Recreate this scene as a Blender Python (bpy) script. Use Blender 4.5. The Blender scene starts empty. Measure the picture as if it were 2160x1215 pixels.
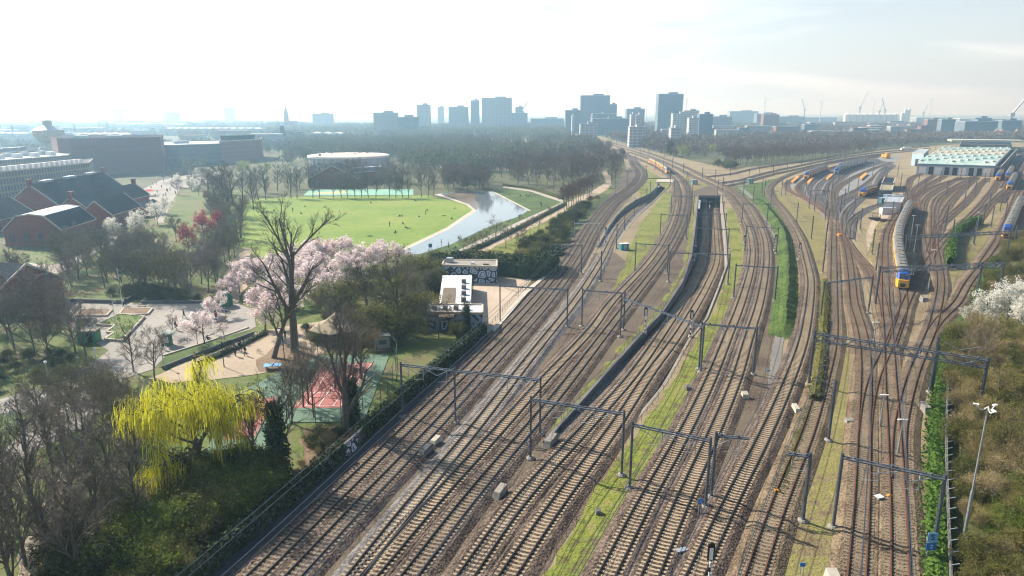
import bpy, bmesh, math, random
import numpy as np
from mathutils import Vector, Matrix, geometry as mgeo
R = math.radians
S = bpy.context.scene
COL = S.collection

# ------------------------------------------------------------------ camera, sky, sun, exposure
FPX, HC, YH = 1444.0, 42.0, 236.0
PITCH = math.atan((607.5 - YH) / FPX)
cam = bpy.data.objects.new('camera', bpy.data.cameras.new('camera'))
COL.objects.link(cam)
cam.location = (0, 0, HC)
cam.rotation_euler = (math.pi / 2 - PITCH, 0, 0)
cam.data.sensor_fit = 'HORIZONTAL'
cam.data.angle = 2 * math.atan(1080 / FPX)
cam.data.clip_end = 60000
cam.data.clip_start = 0.5
S.camera = cam
SUN_AZ, SUN_EL = R(-52), R(36)          # clockwise from +Y, above the horizon
sdir = Vector((math.sin(SUN_AZ) * math.cos(SUN_EL), math.cos(SUN_AZ) * math.cos(SUN_EL), math.sin(SUN_EL)))
sun = bpy.data.objects.new('sun', bpy.data.lights.new('sun', 'SUN'))
COL.objects.link(sun)
sun.data.energy = 5.0
sun.data.angle = R(0.6)
sun.data.color = (1.0, 0.93, 0.82)
sun.rotation_euler = (-sdir).to_track_quat('-Z', 'Y').to_euler()
sun.location = (-200, 100, 300)
W = bpy.data.worlds.new('World')
S.world = W
W.use_nodes = True
wn, wl = W.node_tree.nodes, W.node_tree.links
bg = wn['Background']
sky = wn.new('ShaderNodeTexSky')
sky.sky_type = 'NISHITA'
sky.sun_disc = False
sky.sun_elevation = SUN_EL
sky.sun_rotation = SUN_AZ
sky.air_density = 1.0
sky.dust_density = 1.6
sky.ozone_density = 1.2
# thin cloud veil, faded out overhead to keep the fill light low
tc = wn.new('ShaderNodeTexCoord')
mp = wn.new('ShaderNodeMapping'); mp.inputs['Scale'].default_value = (1.2, 1.2, 7.0)
mp.inputs['Rotation'].default_value = (0.12, 0.06, 0)
nz = wn.new('ShaderNodeTexNoise'); nz.inputs['Scale'].default_value = 2.2; nz.inputs['Detail'].default_value = 7
nz.inputs['Distortion'].default_value = 0.6
cr = wn.new('ShaderNodeValToRGB'); cr.color_ramp.elements[0].position = 0.45; cr.color_ramp.elements[1].position = 0.8
mixc = wn.new('ShaderNodeMixRGB'); mixc.inputs['Color2'].default_value = (12.0, 12.4, 12.8, 1)
cr.color_ramp.elements[0].color = (0.22, 0.22, 0.22, 1); cr.color_ramp.elements[1].color = (0.85, 0.85, 0.85, 1)
wl.new(tc.outputs['Generated'], mp.inputs['Vector']); wl.new(mp.outputs['Vector'], nz.inputs['Vector'])
wl.new(nz.outputs['Fac'], cr.inputs['Fac']); sz = wn.new('ShaderNodeSeparateXYZ'); wl.new(tc.outputs['Generated'], sz.inputs[0])
el = wn.new('ShaderNodeMapRange'); el.inputs['From Min'].default_value = 0.10; el.inputs['From Max'].default_value = 0.42; el.inputs['To Min'].default_value = 1.0; el.inputs['To Max'].default_value = 0.0
wl.new(sz.outputs[2], el.inputs['Value'])
vm = wn.new('ShaderNodeMath'); vm.operation = 'MULTIPLY'; wl.new(cr.outputs['Color'], vm.inputs[0]); wl.new(el.outputs[0], vm.inputs[1])
wl.new(vm.outputs[0], mixc.inputs['Fac'])
wl.new(sky.outputs['Color'], mixc.inputs['Color1']); wl.new(mixc.outputs['Color'], bg.inputs['Color'])
bg.inputs['Strength'].default_value = 0.072
S.view_settings.view_transform = 'Standard'
S.view_settings.look = 'None'
S.view_settings.exposure = 1.0
S.view_settings.gamma = 1.0
S.cycles.max_bounces = 5
S.cycles.diffuse_bounces = 2
S.cycles.glossy_bounces = 2
S.cycles.transmission_bounces = 2
S.cycles.transparent_max_bounces = 4
S.cycles.volume_bounces = 2
S.cycles.filter_width = 1.15
S.cycles.use_denoising = True
S.cycles.caustics_reflective = False
S.cycles.caustics_refractive = False

# ------------------------------------------------------------------ helpers
def g(u, v, z=0.0):
    """the point at height z that the photograph shows at (u, v)"""
    x = (u - 1080) / FPX; y = -(v - 607.5) / FPX
    dy = math.cos(PITCH) + y * math.sin(PITCH); dz = -math.sin(PITCH) + y * math.cos(PITCH)
    t = (z - HC) / dz
    return Vector((x * t, dy * t, z))

def hgt(u, v, vt, z=0.0):
    """height of an upright thing whose foot is at (u, v) and whose top is at row vt"""
    p = g(u, v, z); y = -(vt - 607.5) / FPX
    sl = (-math.sin(PITCH) + y * math.cos(PITCH)) / (math.cos(PITCH) + y * math.sin(PITCH))
    return HC + sl * p.y - z

def G(pts, z=0.0):
    return [g(p[0], p[1], p[2] if len(p) > 2 else z) for p in pts]

MATS = {}
def M(name, cols, s=(0.15, 2.0), w=0.5, rough=0.9, bump=0.0, bs=6.0, metal=0.0, spec=0.25, lo=0.36, hi=0.64, rnd=0.0, trans=0.0):
    if name in MATS: return MATS[name]
    m = bpy.data.materials.new(name); m.use_nodes = True
    n, l = m.node_tree.nodes, m.node_tree.links
    b = n['Principled BSDF']
    b.inputs['Roughness'].default_value = rough; b.inputs['Metallic'].default_value = metal
    b.inputs['Specular IOR Level'].default_value = spec
    geo = n.new('ShaderNodeNewGeometry')
    cols = [tuple(c) for c in cols]
    if len(cols) == 1: cols = [tuple(x * 0.88 for x in cols[0]), tuple(min(1, x * 1.12) for x in cols[0])]
    n1 = n.new('ShaderNodeTexNoise'); n1.inputs['Scale'].default_value = s[0]; n1.inputs['Detail'].default_value = 4
    n2 = n.new('ShaderNodeTexNoise'); n2.inputs['Scale'].default_value = s[1]; n2.inputs['Detail'].default_value = 3
    for q in (n1, n2): l.new(geo.outputs['Position'], q.inputs['Vector'])
    mx = n.new('ShaderNodeMath'); mx.operation = 'MULTIPLY'; mx.inputs[1].default_value = w
    l.new(n1.outputs['Fac'], mx.inputs[0])
    ma = n.new('ShaderNodeMath'); ma.operation = 'MULTIPLY_ADD'; ma.inputs[1].default_value = 1 - w
    l.new(n2.outputs['Fac'], ma.inputs[0]); l.new(mx.outputs[0], ma.inputs[2])
    src = ma.outputs[0]
    if rnd:
        oi = n.new('ShaderNodeObjectInfo')
        r1 = n.new('ShaderNodeMath'); r1.operation = 'MULTIPLY_ADD'; r1.inputs[1].default_value = rnd; 
        l.new(oi.outputs['Random'], r1.inputs[0]); l.new(src, r1.inputs[2])
        r2 = n.new('ShaderNodeMath'); r2.operation = 'SUBTRACT'; r2.inputs[1].default_value = rnd * 0.5
        l.new(r1.outputs[0], r2.inputs[0]); src = r2.outputs[0]
    rp = n.new('ShaderNodeValToRGB')
    e = rp.color_ramp.elements
    for i, c in enumerate(cols):
        pos = lo + (hi - lo) * i / (len(cols) - 1)
        q = e[i] if i < 2 else e.new(pos)
        q.position = pos
    for i, c in enumerate(cols):
        e[i].color = (c[0], c[1], c[2], 1)
    l.new(src, rp.inputs['Fac']); l.new(rp.outputs['Color'], b.inputs['Base Color'])
    if bump:
        nb = n.new('ShaderNodeTexNoise'); nb.inputs['Scale'].default_value = bs; nb.inputs['Detail'].default_value = 3
        l.new(geo.outputs['Position'], nb.inputs['Vector'])
        bp = n.new('ShaderNodeBump'); bp.inputs['Strength'].default_value = bump; bp.inputs['Distance'].default_value = 0.3
        l.new(nb.outputs['Fac'], bp.inputs['Height']); l.new(bp.outputs['Normal'], b.inputs['Normal'])
    if trans:
        tr = n.new('ShaderNodeBsdfTranslucent'); l.new(rp.outputs['Color'], tr.inputs['Color'])
        ms = n.new('ShaderNodeMixShader'); ms.inputs['Fac'].default_value = trans
        l.new(b.outputs['BSDF'], ms.inputs[1]); l.new(tr.outputs['BSDF'], ms.inputs[2])
        l.new(ms.outputs['Shader'], n['Material Output'].inputs['Surface'])
    MATS[name] = m
    return m

def tag(o, label=None, cat=None, group=None, kind=None):
    if label: o['label'] = label
    if cat: o['category'] = cat
    if group: o['group'] = group
    if kind: o['kind'] = kind
    return o

def empty(name, loc, label, cat, group=None, rz=0.0):
    o = bpy.data.objects.new(name, None); COL.objects.link(o)
    o.location = loc; o.rotation_euler = (0, 0, rz); o.empty_display_size = 0.5
    return tag(o, label, cat, group)

def link(name, me, parent=None):
    o = bpy.data.objects.new(name, me); COL.objects.link(o)
    if parent: o.parent = parent
    return o

class MB:
    """collects pieces in world space and links them as ONE mesh object"""
    def __init__(s): s.v = []; s.f = []; s.m = []
    def add(s, vs, fs, mi=0):
        k = len(s.v); s.v.extend([tuple(x) for x in vs])
        for f in fs: s.f.append(tuple(i + k for i in f)); s.m.append(mi)
        return s
    def box(s, c, sz, rz=0.0, mi=0):
        ca, sa = math.cos(rz), math.sin(rz); vs = []
        for dz in (-.5, .5):
            for dx, dy in ((-.5, -.5), (.5, -.5), (.5, .5), (-.5, .5)):
                x, y = dx * sz[0], dy * sz[1]
                vs.append((c[0] + x * ca - y * sa, c[1] + x * sa + y * ca, c[2] + dz * sz[2]))
        return s.add(vs, [(3, 2, 1, 0), (4, 5, 6, 7), (0, 1, 5, 4), (1, 2, 6, 5), (2, 3, 7, 6), (3, 0, 4, 7)], mi)
    def bar(s, p, q, w, h=None, mi=0):
        p, q = Vector(p), Vector(q); h = h or w; d = (q - p)
        if d.length < 1e-6: return s
        d.normalize(); u = Vector((0, 0, 1)) if abs(d.z) < .95 else Vector((1, 0, 0))
        a = d.cross(u).normalized(); b = a.cross(d).normalized()
        vs = [e + a * (w * i) + b * (h * j) for e in (p, q) for i, j in ((-.5, -.5), (.5, -.5), (.5, .5), (-.5, .5))]
        return s.add(vs, [(3, 2, 1, 0), (4, 5, 6, 7), (0, 1, 5, 4), (1, 2, 6, 5), (2, 3, 7, 6), (3, 0, 4, 7)], mi)
    def tube(s, pts, rad, n=6, mi=0, cap=True):
        pts = [Vector(p) for p in pts]
        if not hasattr(rad, '__len__'): rad = [rad] * len(pts)
        k = len(s.v); up = Vector((0, 0, 1)); rings = []
        for i, p in enumerate(pts):
            d = (pts[min(i + 1, len(pts) - 1)] - pts[max(i - 1, 0)])
            d = d.normalized() if d.length > 1e-9 else up
            u = up if abs(d.z) < .9 else Vector((1, 0, 0))
            a = d.cross(u).normalized(); b = a.cross(d)
            rings.append(len(s.v))
            for j in range(n):
                t = 2 * math.pi * j / n
                s.v.append(tuple(p + a * (rad[i] * math.cos(t)) + b * (rad[i] * math.sin(t))))
        for i in range(len(pts) - 1):
            for j in range(n):
                s.f.append((rings[i] + j, rings[i] + (j + 1) % n, rings[i + 1] + (j + 1) % n, rings[i + 1] + j)); s.m.append(mi)
        if cap:
            s.f.append(tuple(rings[0] + j for j in reversed(range(n)))); s.m.append(mi)
            s.f.append(tuple(rings[-1] + j for j in range(n))); s.m.append(mi)
        return s
    def prism(s, poly, z0, z1, mi=0, mtop=None):
        n = len(poly); p2 = [(p[0], p[1]) for p in poly]
        ar = sum(p2[i][0] * p2[(i + 1) % n][1] - p2[(i + 1) % n][0] * p2[i][1] for i in range(n))
        if ar < 0: p2.reverse()
        k = len(s.v)
        s.v += [(x, y, z0) for x, y in p2] + [(x, y, z1) for x, y in p2]
        for i in range(n): s.f.append((k + i, k + (i + 1) % n, k + n + (i + 1) % n, k + n + i)); s.m.append(mi)
        mt = mi if mtop is None else mtop
        for tri in mgeo.tessellate_polygon([[Vector((x, y, 0)) for x, y in p2]]):
            a, b, c = tri
            if (p2[b][0]-p2[a][0])*(p2[c][1]-p2[a][1])-(p2[b][1]-p2[a][1])*(p2[c][0]-p2[a][0]) < 0: b, c = c, b
            s.f.append((k + n + a, k + n + b, k + n + c)); s.m.append(mt)
            s.f.append((k + a, k + c, k + b)); s.m.append(mi)
        return s
    def mesh(s, name, mats, off=(0, 0, 0), smooth=False):
        me = bpy.data.meshes.new(name)
        ox, oy, oz = off
        me.from_pydata([(x - ox, y - oy, z - oz) for x, y, z in s.v], [], s.f)
        for m in (mats if isinstance(mats, (list, tuple)) else [mats]): me.materials.append(m)
        if any(s.m): me.polygons.foreach_set('material_index', s.m)
        if smooth: me.polygons.foreach_set('use_smooth', [True] * len(s.f))
        me.update()
        return me
    def build(s, name, mats, parent=None, smooth=False, off=None):
        par = parent
        loc = Vector((0, 0, 0))
        while par is not None: loc += par.location; par = par.parent
        if off is None: off = loc
        return link(name, s.mesh(name, mats, off, smooth), parent)

def sheet(name, pts, z, mat, holes=(), kind='structure', label=None, cat=None, rag=0.0):
    """a flat sheet of ground from an outline in photograph pixels"""
    lp0 = [g(u, v) for u, v in pts]
    if rag:
        rr = random.Random(len(pts)); out = []
        for i in range(len(lp0)):
            a, c = lp0[i], lp0[(i + 1) % len(lp0)]; n = max(1, min(60, int((c - a).length / (1.2 + .008 * a.length)))); nm = Vector((-(c - a).y, (c - a).x, 0)).normalized()
            for k in range(n): out.append(a.lerp(c, k / n) + nm * rr.gauss(0, rag) * (1 if k else .3))
        lp0 = out
    loops = [lp0] + [[Vector((p[0], p[1], 0)) for p in h] for h in holes]
    flat = [p for lp in loops for p in lp]
    mb = MB(); mb.v = [(p.x, p.y, z) for p in flat]
    for a, b, c in mgeo.tessellate_polygon(loops):
        A, B, C_ = flat[a], flat[b], flat[c]
        if (B.x-A.x)*(C_.y-A.y)-(B.y-A.y)*(C_.x-A.x) < 0: b, c = c, b
        mb.f.append((a, b, c)); mb.m.append(0)
    o = mb.build(name, mat)
    return tag(o, label, cat, None, kind)

def smooth_path(pts, step=2.0, ext=0.0):
    """Catmull-Rom through world points, resampled about every step metres"""
    P = [Vector(p) for p in pts]
    if ext: P.insert(0, P[0] + (P[0] - P[1]).normalized() * ext)
    out = []
    for i in range(len(P) - 1):
        p0 = P[i - 1] if i else P[0] * 2 - P[1]
        p1, p2 = P[i], P[i + 1]
        p3 = P[i + 2] if i + 2 < len(P) else P[-1] * 2 - P[-2]
        # centripetal parameters keep curves from looping where spacing is uneven
        t0 = 0; t1 = t0 + max((p1 - p0).length, .01) ** .5; t2 = t1 + max((p2 - p1).length, .01) ** .5; t3 = t2 + max((p3 - p2).length, .01) ** .5
        n = max(2, int((p2 - p1).length / step))
        for k in range(n):
            t = t1 + (t2 - t1) * k / n
            a1 = p0 * ((t1 - t) / (t1 - t0)) + p1 * ((t - t0) / (t1 - t0)); a2 = p1 * ((t2 - t) / (t2 - t1)) + p2 * ((t - t1) / (t2 - t1))
            a3 = p2 * ((t3 - t) / (t3 - t2)) + p3 * ((t - t2) / (t3 - t2))
            b1 = a1 * ((t2 - t) / (t2 - t0)) + a2 * ((t - t0) / (t2 - t0)); b2 = a2 * ((t3 - t) / (t3 - t1)) + a3 * ((t - t1) / (t3 - t1))
            out.append(b1 * ((t2 - t) / (t2 - t1)) + b2 * ((t - t1) / (t2 - t1)))
    out.append(P[-1])
    return out

def relax(path, n=3):
    for _ in range(n):
        q = path[:]
        for i in range(1, len(path) - 1): q[i] = (path[i - 1] + path[i] * 2 + path[i + 1]) / 4
        path = q
    return path

def sides(path):
    """left-hand unit normals along a path (flat)"""
    out = []
    for i in range(len(path)):
        d = path[min(i + 1, len(path) - 1)] - path[max(i - 1, 0)]; d.z = 0; d.normalize()
        out.append(Vector((-d.y, d.x, 0)))
    return out

def ribbon(mb, path, prof, mi=0):
    """sweep a profile of (offset to the left, height) along a path"""
    nn = sides(path); k = len(mb.v); m = len(prof)
    for p, s_ in zip(path, nn):
        for a, h in prof: mb.v.append((p.x + s_.x * a, p.y + s_.y * a, p.z + h))
    for i in range(len(path) - 1):
        for j in range(m - 1):
            mb.f.append((k + i * m + j, k + i * m + j + 1, k + (i + 1) * m + j + 1, k + (i + 1) * m + j)); mb.m.append(mi)
    return mb

ORD = ['first', 'second', 'third', 'fourth', 'fifth', 'sixth', 'seventh', 'eighth', 'ninth', 'tenth', 'eleventh', 'twelfth', 'thirteenth', 'fourteenth', 'fifteenth', 'sixteenth', 'seventeenth', 'eighteenth', 'nineteenth', 'twentieth']
RNG = random.Random(7)

# ------------------------------------------------------------------ materials
m_ground = M('rough_grass_soil', [(.045, .05, .022), (.075, .085, .03), (.115, .10, .06)], s=(.03, .6), w=.55, bump=.3, bs=2)
m_yard = M('yard_gravel', [(.12, .09, .054), (.205, .165, .10), (.26, .215, .13), (.18, .175, .07)], s=(.05, 2.6), w=.55, bump=.4, bs=5)
m_ballast = M('ballast_stone', [(.032, .024, .021), (.10, .072, .054), (.19, .145, .112)], s=(.25, 3.4), w=.35, bump=.9, bs=4.5, lo=.40, hi=.62)
m_ballast_g = M('grey_ballast_stone', [(.06, .058, .06), (.145, .135, .13), (.25, .235, .225)], s=(.25, 3.2), w=.35, bump=.9, bs=4.5, lo=.40, hi=.62)
m_ballast_y = M('yard_ballast_stone', [(.075, .053, .033), (.155, .115, .073), (.23, .18, .115)], s=(.2, 3.4), w=.4, bump=.8, bs=4.5, lo=.40, hi=.62)
m_conc_sl = M('sleeper_concrete', [(.27, .21, .135), (.40, .32, .215)], s=(.15, 3), w=.6)
m_dull_sl = M('sleeper_dull_concrete', [(.15, .125, .09), (.27, .225, .16)], s=(.15, 3), w=.5)
m_yard_sl = M('sleeper_weathered', [(.13, .105, .08), (.22, .18, .13)], s=(.2, 3), w=.5)
m_rail = M('rail_steel', [(.030, .024, .022), (.06, .045, .038)], s=(.3, 3), rough=.45, metal=.3, spec=.5)
m_rust = M('rail_rust', [(.075, .034, .02), (.135, .062, .036)], s=(.3, 3), rough=.7)
m_steel = M('mast_steel', [(.075, .092, .12), (.13, .155, .19)], s=(.5, 4), rough=.5, metal=.25, spec=.4)
m_galv = M('galvanised_steel', [(.30, .34, .38), (.45, .49, .53)], s=(.5, 4), rough=.4, metal=.5)
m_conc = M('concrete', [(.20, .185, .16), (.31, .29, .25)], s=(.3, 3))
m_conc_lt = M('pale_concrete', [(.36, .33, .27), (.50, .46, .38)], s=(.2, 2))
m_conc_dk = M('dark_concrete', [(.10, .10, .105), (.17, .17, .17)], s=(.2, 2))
m_verge = M('verge_grass', [(.12, .09, .045), (.125, .14, .03), (.165, .20, .028), (.21, .18, .075)], s=(.13, .9), w=.5, bump=.6, bs=3, lo=.38, hi=.62)
m_verge_dry = M('dry_verge_grass', [(.12, .09, .05), (.185, .15, .075), (.18, .175, .05), (.245, .20, .10)], s=(.14, 1.0), w=.5, bump=.6, bs=3)
m_green = M('fresh_grass', [(.034, .058, .012), (.055, .095, .016), (.09, .135, .028)], s=(.12, 1.0), w=.6, bump=.4, bs=3)
m_lawn = M('mown_lawn', [(.11, .185, .016), (.15, .225, .024), (.205, .245, .045)], s=(.03, .35), w=.6, bump=.15, bs=2)
m_white = M('white_paint', [(.72, .72, .70), (.80, .80, .78)], rough=.5)
m_black = M('black_paint', [(.012, .012, .014), (.03, .03, .032)], rough=.5)
m_path = M('gravel_path', [(.30, .24, .17), (.40, .33, .245)], s=(.1, 2), w=.5)
m_dirt = M('bare_soil', [(.14, .095, .06), (.22, .155, .10)], s=(.15, 2), w=.5)
m_pave = M('paving', [(.30, .27, .235), (.40, .365, .32)], s=(.08, 1.5), w=.5)
m_asph = M('asphalt', [(.045, .047, .052), (.075, .077, .08)], s=(.1, 2), w=.5)
m_tar = M('worn_asphalt', [(.14, .135, .125), (.20, .19, .175)], s=(.1, 2), w=.5)
m_blue = M('sign_blue', [(.03, .16, .48)], rough=.4)
m_teal = M('teal_paint', [(.03, .20, .26), (.05, .26, .33)], rough=.4)
m_orange = M('orange_paint', [(.62, .24, .03), (.75, .33, .05)], rough=.5)

# ------------------------------------------------------------------ ground with the two cuttings
TR_L = [(1152, 936), (1240, 836), (1330, 735), (1400, 660), (1440, 600), (1459, 545), (1465, 500), (1469, 460), (1474, 413)]
TR_R = [(1322, 905), (1398, 812), (1452, 716), (1488, 672), (1513, 610), (1531, 560), (1529, 500), (1524, 450), (1520, 413)]
C3_L = [(1262, 522), (1283, 483), (1300, 458), (1320, 438), (1343, 423), (1370, 411), (1386, 396), (1388, 385)]
C3_R = [(1291, 526), (1304, 505), (1324, 477), (1348, 452), (1377, 426), (1400, 402), (1409, 394), (1412, 385)]
hole_a = G(TR_L) + G(TR_R)[::-1]
hole_b = G(C3_L) + G(C3_R)[::-1]

mb = MB()
ring = [Vector((9000 * math.cos(t), 2500 + 9000 * math.sin(t), 0)) for t in [2 * math.pi * i / 48 for i in range(48)]]
loops = [ring, hole_a, hole_b]; flat = [p for lp in loops for p in lp]
mb.v = [(p.x, p.y, 0) for p in flat]
for a, b, c in mgeo.tessellate_polygon(loops):
    A, B, C_ = flat[a], flat[b], flat[c]
    if (B.x-A.x)*(C_.y-A.y)-(B.y-A.y)*(C_.x-A.x) < 0: b, c = c, b
    mb.f.append((a, b, c)); mb.m.append(0)
tag(mb.build('ground', m_ground), kind='structure')
YARD = [(100, 1470), (437, 1214), (745, 958), (1027, 705), (1110, 600), (1170, 560), (1215, 495), (1262, 440), (1300, 395), (1322, 360), (1316, 336), (1285, 318), (1200, 286), (1188, 273),
        (1206, 271), (1310, 300), (1420, 330), (1500, 348), (1570, 352), (1700, 343), (1850, 318), (1930, 310), (2160, 296), (2320, 296), (2320, 500), (2160, 490), (2110, 535), (2062, 600), (2003, 690), (1985, 800), (1975, 900), (1976, 1000), (1990, 1214), (2010, 1470)]
sheet('railway_yard', YARD, 0.02, m_yard, holes=(hole_a, hole_b))
m_trackbed = M('trackbed_stone', [(.05, .038, .029), (.095, .073, .054), (.14, .11, .083), (.12, .115, .055)], s=(.12, 3.0), w=.45, bump=.7, bs=4.5)

def cutting(L, Rr, zs, wallmats, names):
    """floor and the two side walls of a sunken stretch of line"""
    l, r = G(L), G(Rr)
    def mid(pts, k): return pts
    n = len(l)
    fl = MB()
    for i in range(n):
        fl.v += [(l[i].x, l[i].y, zs[i]), (r[i].x, r[i].y, zs[i])]
    for i in range(n - 1): fl.f.append((2*i, 2*i+1, 2*i+3, 2*i+2)); fl.m.append(0)
    tag(fl.build('cutting_floor', m_ballast_g), kind='structure')
    for side, pts, other in ((0, l, r), (1, r, l)):
        w = MB()
        pth = [Vector((p.x, p.y, 0)) for p in pts]
        nn = sides(pth); sg = 1 if side == 0 else -1
        for i in range(n):
            o = nn[i] * (0.45 * sg)
            tz = .06 + .3 * min(1, max(0, -zs[i] - .6) / 2.5) * (1 if side == 1 else 1) + (.3 if side == 0 else 0)
            w.v += [(pth[i].x, pth[i].y, zs[i] - .3), (pth[i].x, pth[i].y, tz), (pth[i].x + o.x, pth[i].y + o.y, tz), (pth[i].x + o.x, pth[i].y + o.y, zs[i] - .3)]
        for i in range(n - 1):
            for j in range(3): w.f.append((4*i+j, 4*i+j+1, 4*i+j+5, 4*i+j+4)); w.m.append(0)
        ob = w.build('retaining_wall', wallmats[side])
        tag(ob, names[side], 'retaining wall')

cutting(TR_L, TR_R, [-.05, -.5, -1.1, -2.0, -3.0, -4.2, -5.0, -5.8, -6.6], (m_conc_dk, m_conc),  # left wall faces away from the sun; its shade is put into darker concrete
        ('long shaded retaining wall on the left side of the deep railway cutting', 'pale retaining wall on the right side of the deep railway cutting'))
cutting(C3_L, C3_R, [-.05, -.4, -.9, -1.5, -2.2, -2.9, -3.7, -4.2], (m_conc_dk, m_conc),  # shade on the curved left wall is likewise put into its concrete colour
        ('curved shaded retaining wall beside the single track dipping under the embankment', 'low sloping wall on the right of the single track dipping under the embankment'))
# ------------------------------------------------------------------ railway tracks
sl_mesh = {}
def sleeper_mesh(mat):
    if mat.name not in sl_mesh:
        b = MB()
        b.box((0, -.82, 0), (.27, .92, .16)); b.box((0, .82, 0), (.27, .92, .16)); b.box((0, 0, -.02), (.25, .72, .12))
        sl_mesh[mat.name] = b.mesh('sleeper', mat)
    return sl_mesh[mat.name]

TRACKS = {}
NTR = [0]
def track(key, pts, label, bal=None, sl=None, rail=None, near=100, ext=30, step=2.0, group='railway tracks', zb=0.40, sh=2.4, cut=None):
    """one track: ballast bed, two rails, sleepers; pts are pixels of its centre line, nearest end first"""
    bal = bal or m_ballast; sl = sl or m_dull_sl; rail = rail or m_rail
    off = 0.005 * (NTR[0] % 14); NTR[0] += 1
    w = []
    for p in pts:
        z = p[2] if len(p) > 2 else 0.0
        q = g(p[0], p[1], z + zb + .22); q.z = z; w.append(q)
    path = relax(smooth_path(w, step, ext), 6)
    for p in path: p.z += off
    TRACKS[key] = path
    t = empty('railway_track', path[0], label, 'railway track', group)
    b = MB(); ribbon(b, path, [(sh, .03), (1.62, zb), (-1.62, zb), (-sh, .03)]); b.build('ballast_bed', bal, t)
    for s in (.75, -.75):
        r = MB(); ribbon(r, path, [(s + .09, zb + .04), (s + .06, zb + .21), (s - .06, zb + .21), (s - .09, zb + .04)]); r.build('rail', rail, t)
    # sleepers every 0.62 m; individually for the near stretch
    me = sleeper_mesh(sl); dist = 0.0; nxt = 0.3; cnt = 0; rest = MB()
    nn = sides(path)
    for i in range(len(path) - 1):
        a, c = path[i], path[i + 1]; L = (c - a).length
        while nxt < dist + L:
            f = (nxt - dist) / L; p = a.lerp(c, f); ang = math.atan2(c.y - a.y, c.x - a.x)
            d = math.hypot(p.x, p.y)
            if d > 330: nxt += 1.24
            else: nxt += .62
            # only what the frame can show is individual
            seen = p.y > 54 and abs(p.x) < p.y * .80
            if cnt < near and seen:
                o = link('sleeper', me, t); o.location = (p.x - t.location.x, p.y - t.location.y, p.z + zb - .035 - t.location.z); o.rotation_euler = (0, 0, ang); cnt += 1
            elif d < 620 and p.y > 40:
                rest.box((p.x, p.y, p.z + zb - .035), (.27, 2.56, .16), ang)
        dist += L
    if rest.v: tag(rest.build('sleepers', sl, t), kind='stuff')
    return path

mainb, grey = m_ballast, m_ballast_g
track('T1', [(535, 1214), (692, 1061), (847, 911), (1000, 762), (1118, 640), (1193, 550), (1241, 475), (1281, 425), (1317, 400), (1341, 377), (1344, 360), (1334, 345), (1328, 333), (1308, 322), (1280, 312), (1247, 298), (1222, 288), (1203, 279)],
      'curving dark track nearest the ivy covered wall at the park edge', sl=m_dull_sl)
track('T2', [(616, 1214), (760, 1061), (905, 911), (1046, 757), (1152, 640), (1219, 550), (1261, 475), (1301, 425), (1336, 400), (1357, 377), (1358, 360), (1346, 345), (1336, 334), (1316, 321), (1288, 311), (1254, 297), (1228, 287), (1208, 278)],
      'second track from the ivy covered wall, running beside the strip of bare grey soil', sl=m_dull_sl)
track('T3', [(746, 1214), (868, 1061), (993, 911), (1066, 818), (1143, 720), (1208, 640, 0), (1267, 551, -.05), (1292, 501, -.5), (1306, 476, -.95), (1328, 450, -1.55), (1355, 429, -2.3), (1380, 410, -3.1), (1400, 391, -4.1)],
      'track with bright tan sleepers that dips into the curved cutting under the embankment', bal=m_ballast_g, sl=m_conc_sl)
track('T4', [(776, 1214), (908, 1061), (1046, 911), (1129, 818), (1250, 690), (1286, 640), (1369, 550), (1402, 500), (1423, 450), (1428, 400), (1419, 376), (1405, 364), (1377, 347), (1348, 335), (1316, 323)],
      'track that carries the approaching yellow train further up', sl=m_conc_sl)
track('T5', [(862, 1214), (980, 1061), (1107, 911), (1172, 835), (1285, 690), (1324, 640), (1394, 550), (1426, 500), (1446, 450), (1450, 400), (1438, 376), (1420, 360), (1392, 343), (1362, 331), (1326, 320)],
      'dull track just left of the railings above the deep cutting', sl=m_dull_sl)
track('T6', [(981, 1214), (1089, 1061), (1226, 911, 0), (1334, 790, -.45), (1387, 715, -.95), (1437, 640, -1.75), (1459, 600, -2.6), (1481, 550, -3.8), (1488, 500, -4.7), (1487, 455, -5.5), (1487, 428, -6.2), (1488, 414, -6.4)],
      'left one of the two tracks descending into the tunnel mouth', bal=m_ballast, sl=m_conc_sl)
track('T7', [(1069, 1214), (1173, 1061), (1287, 911, 0), (1367, 790, -.45), (1423, 715, -.95), (1470, 640, -1.75), (1492, 600, -2.6), (1512, 550, -3.8), (1511, 500, -4.7), (1508, 455, -5.5), (1508, 428, -6.2), (1508, 414, -6.4)],
      'right one of the two tracks descending into the tunnel mouth', bal=m_ballast, sl=m_conc_sl)
track('T8', [(1278, 1214), (1357, 1061), (1443, 911), (1502, 790), (1532, 715), (1562, 640), (1586, 550), (1584, 500), (1566, 450), (1549, 425), (1525, 400), (1465, 372), (1430, 354), (1394, 338), (1362, 326), (1330, 316), (1298, 307), (1264, 296), (1236, 287), (1212, 278)],
      'left one of the two tracks on grey ballast right of the mossy grass strip', sl=m_conc_sl)
track('T9', [(1370, 1214), (1436, 1061), (1505, 911), (1555, 790), (1577, 715), (1601, 640), (1616, 550), (1612, 500), (1590, 450), (1573, 425), (1546, 400), (1486, 371), (1450, 353), (1411, 337), (1375, 324), (1342, 314), (1306, 305), (1270, 295), (1240, 286), (1216, 277)],
      'right one of the two tracks on grey ballast beside the gravel walkway', sl=m_conc_sl)
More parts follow.
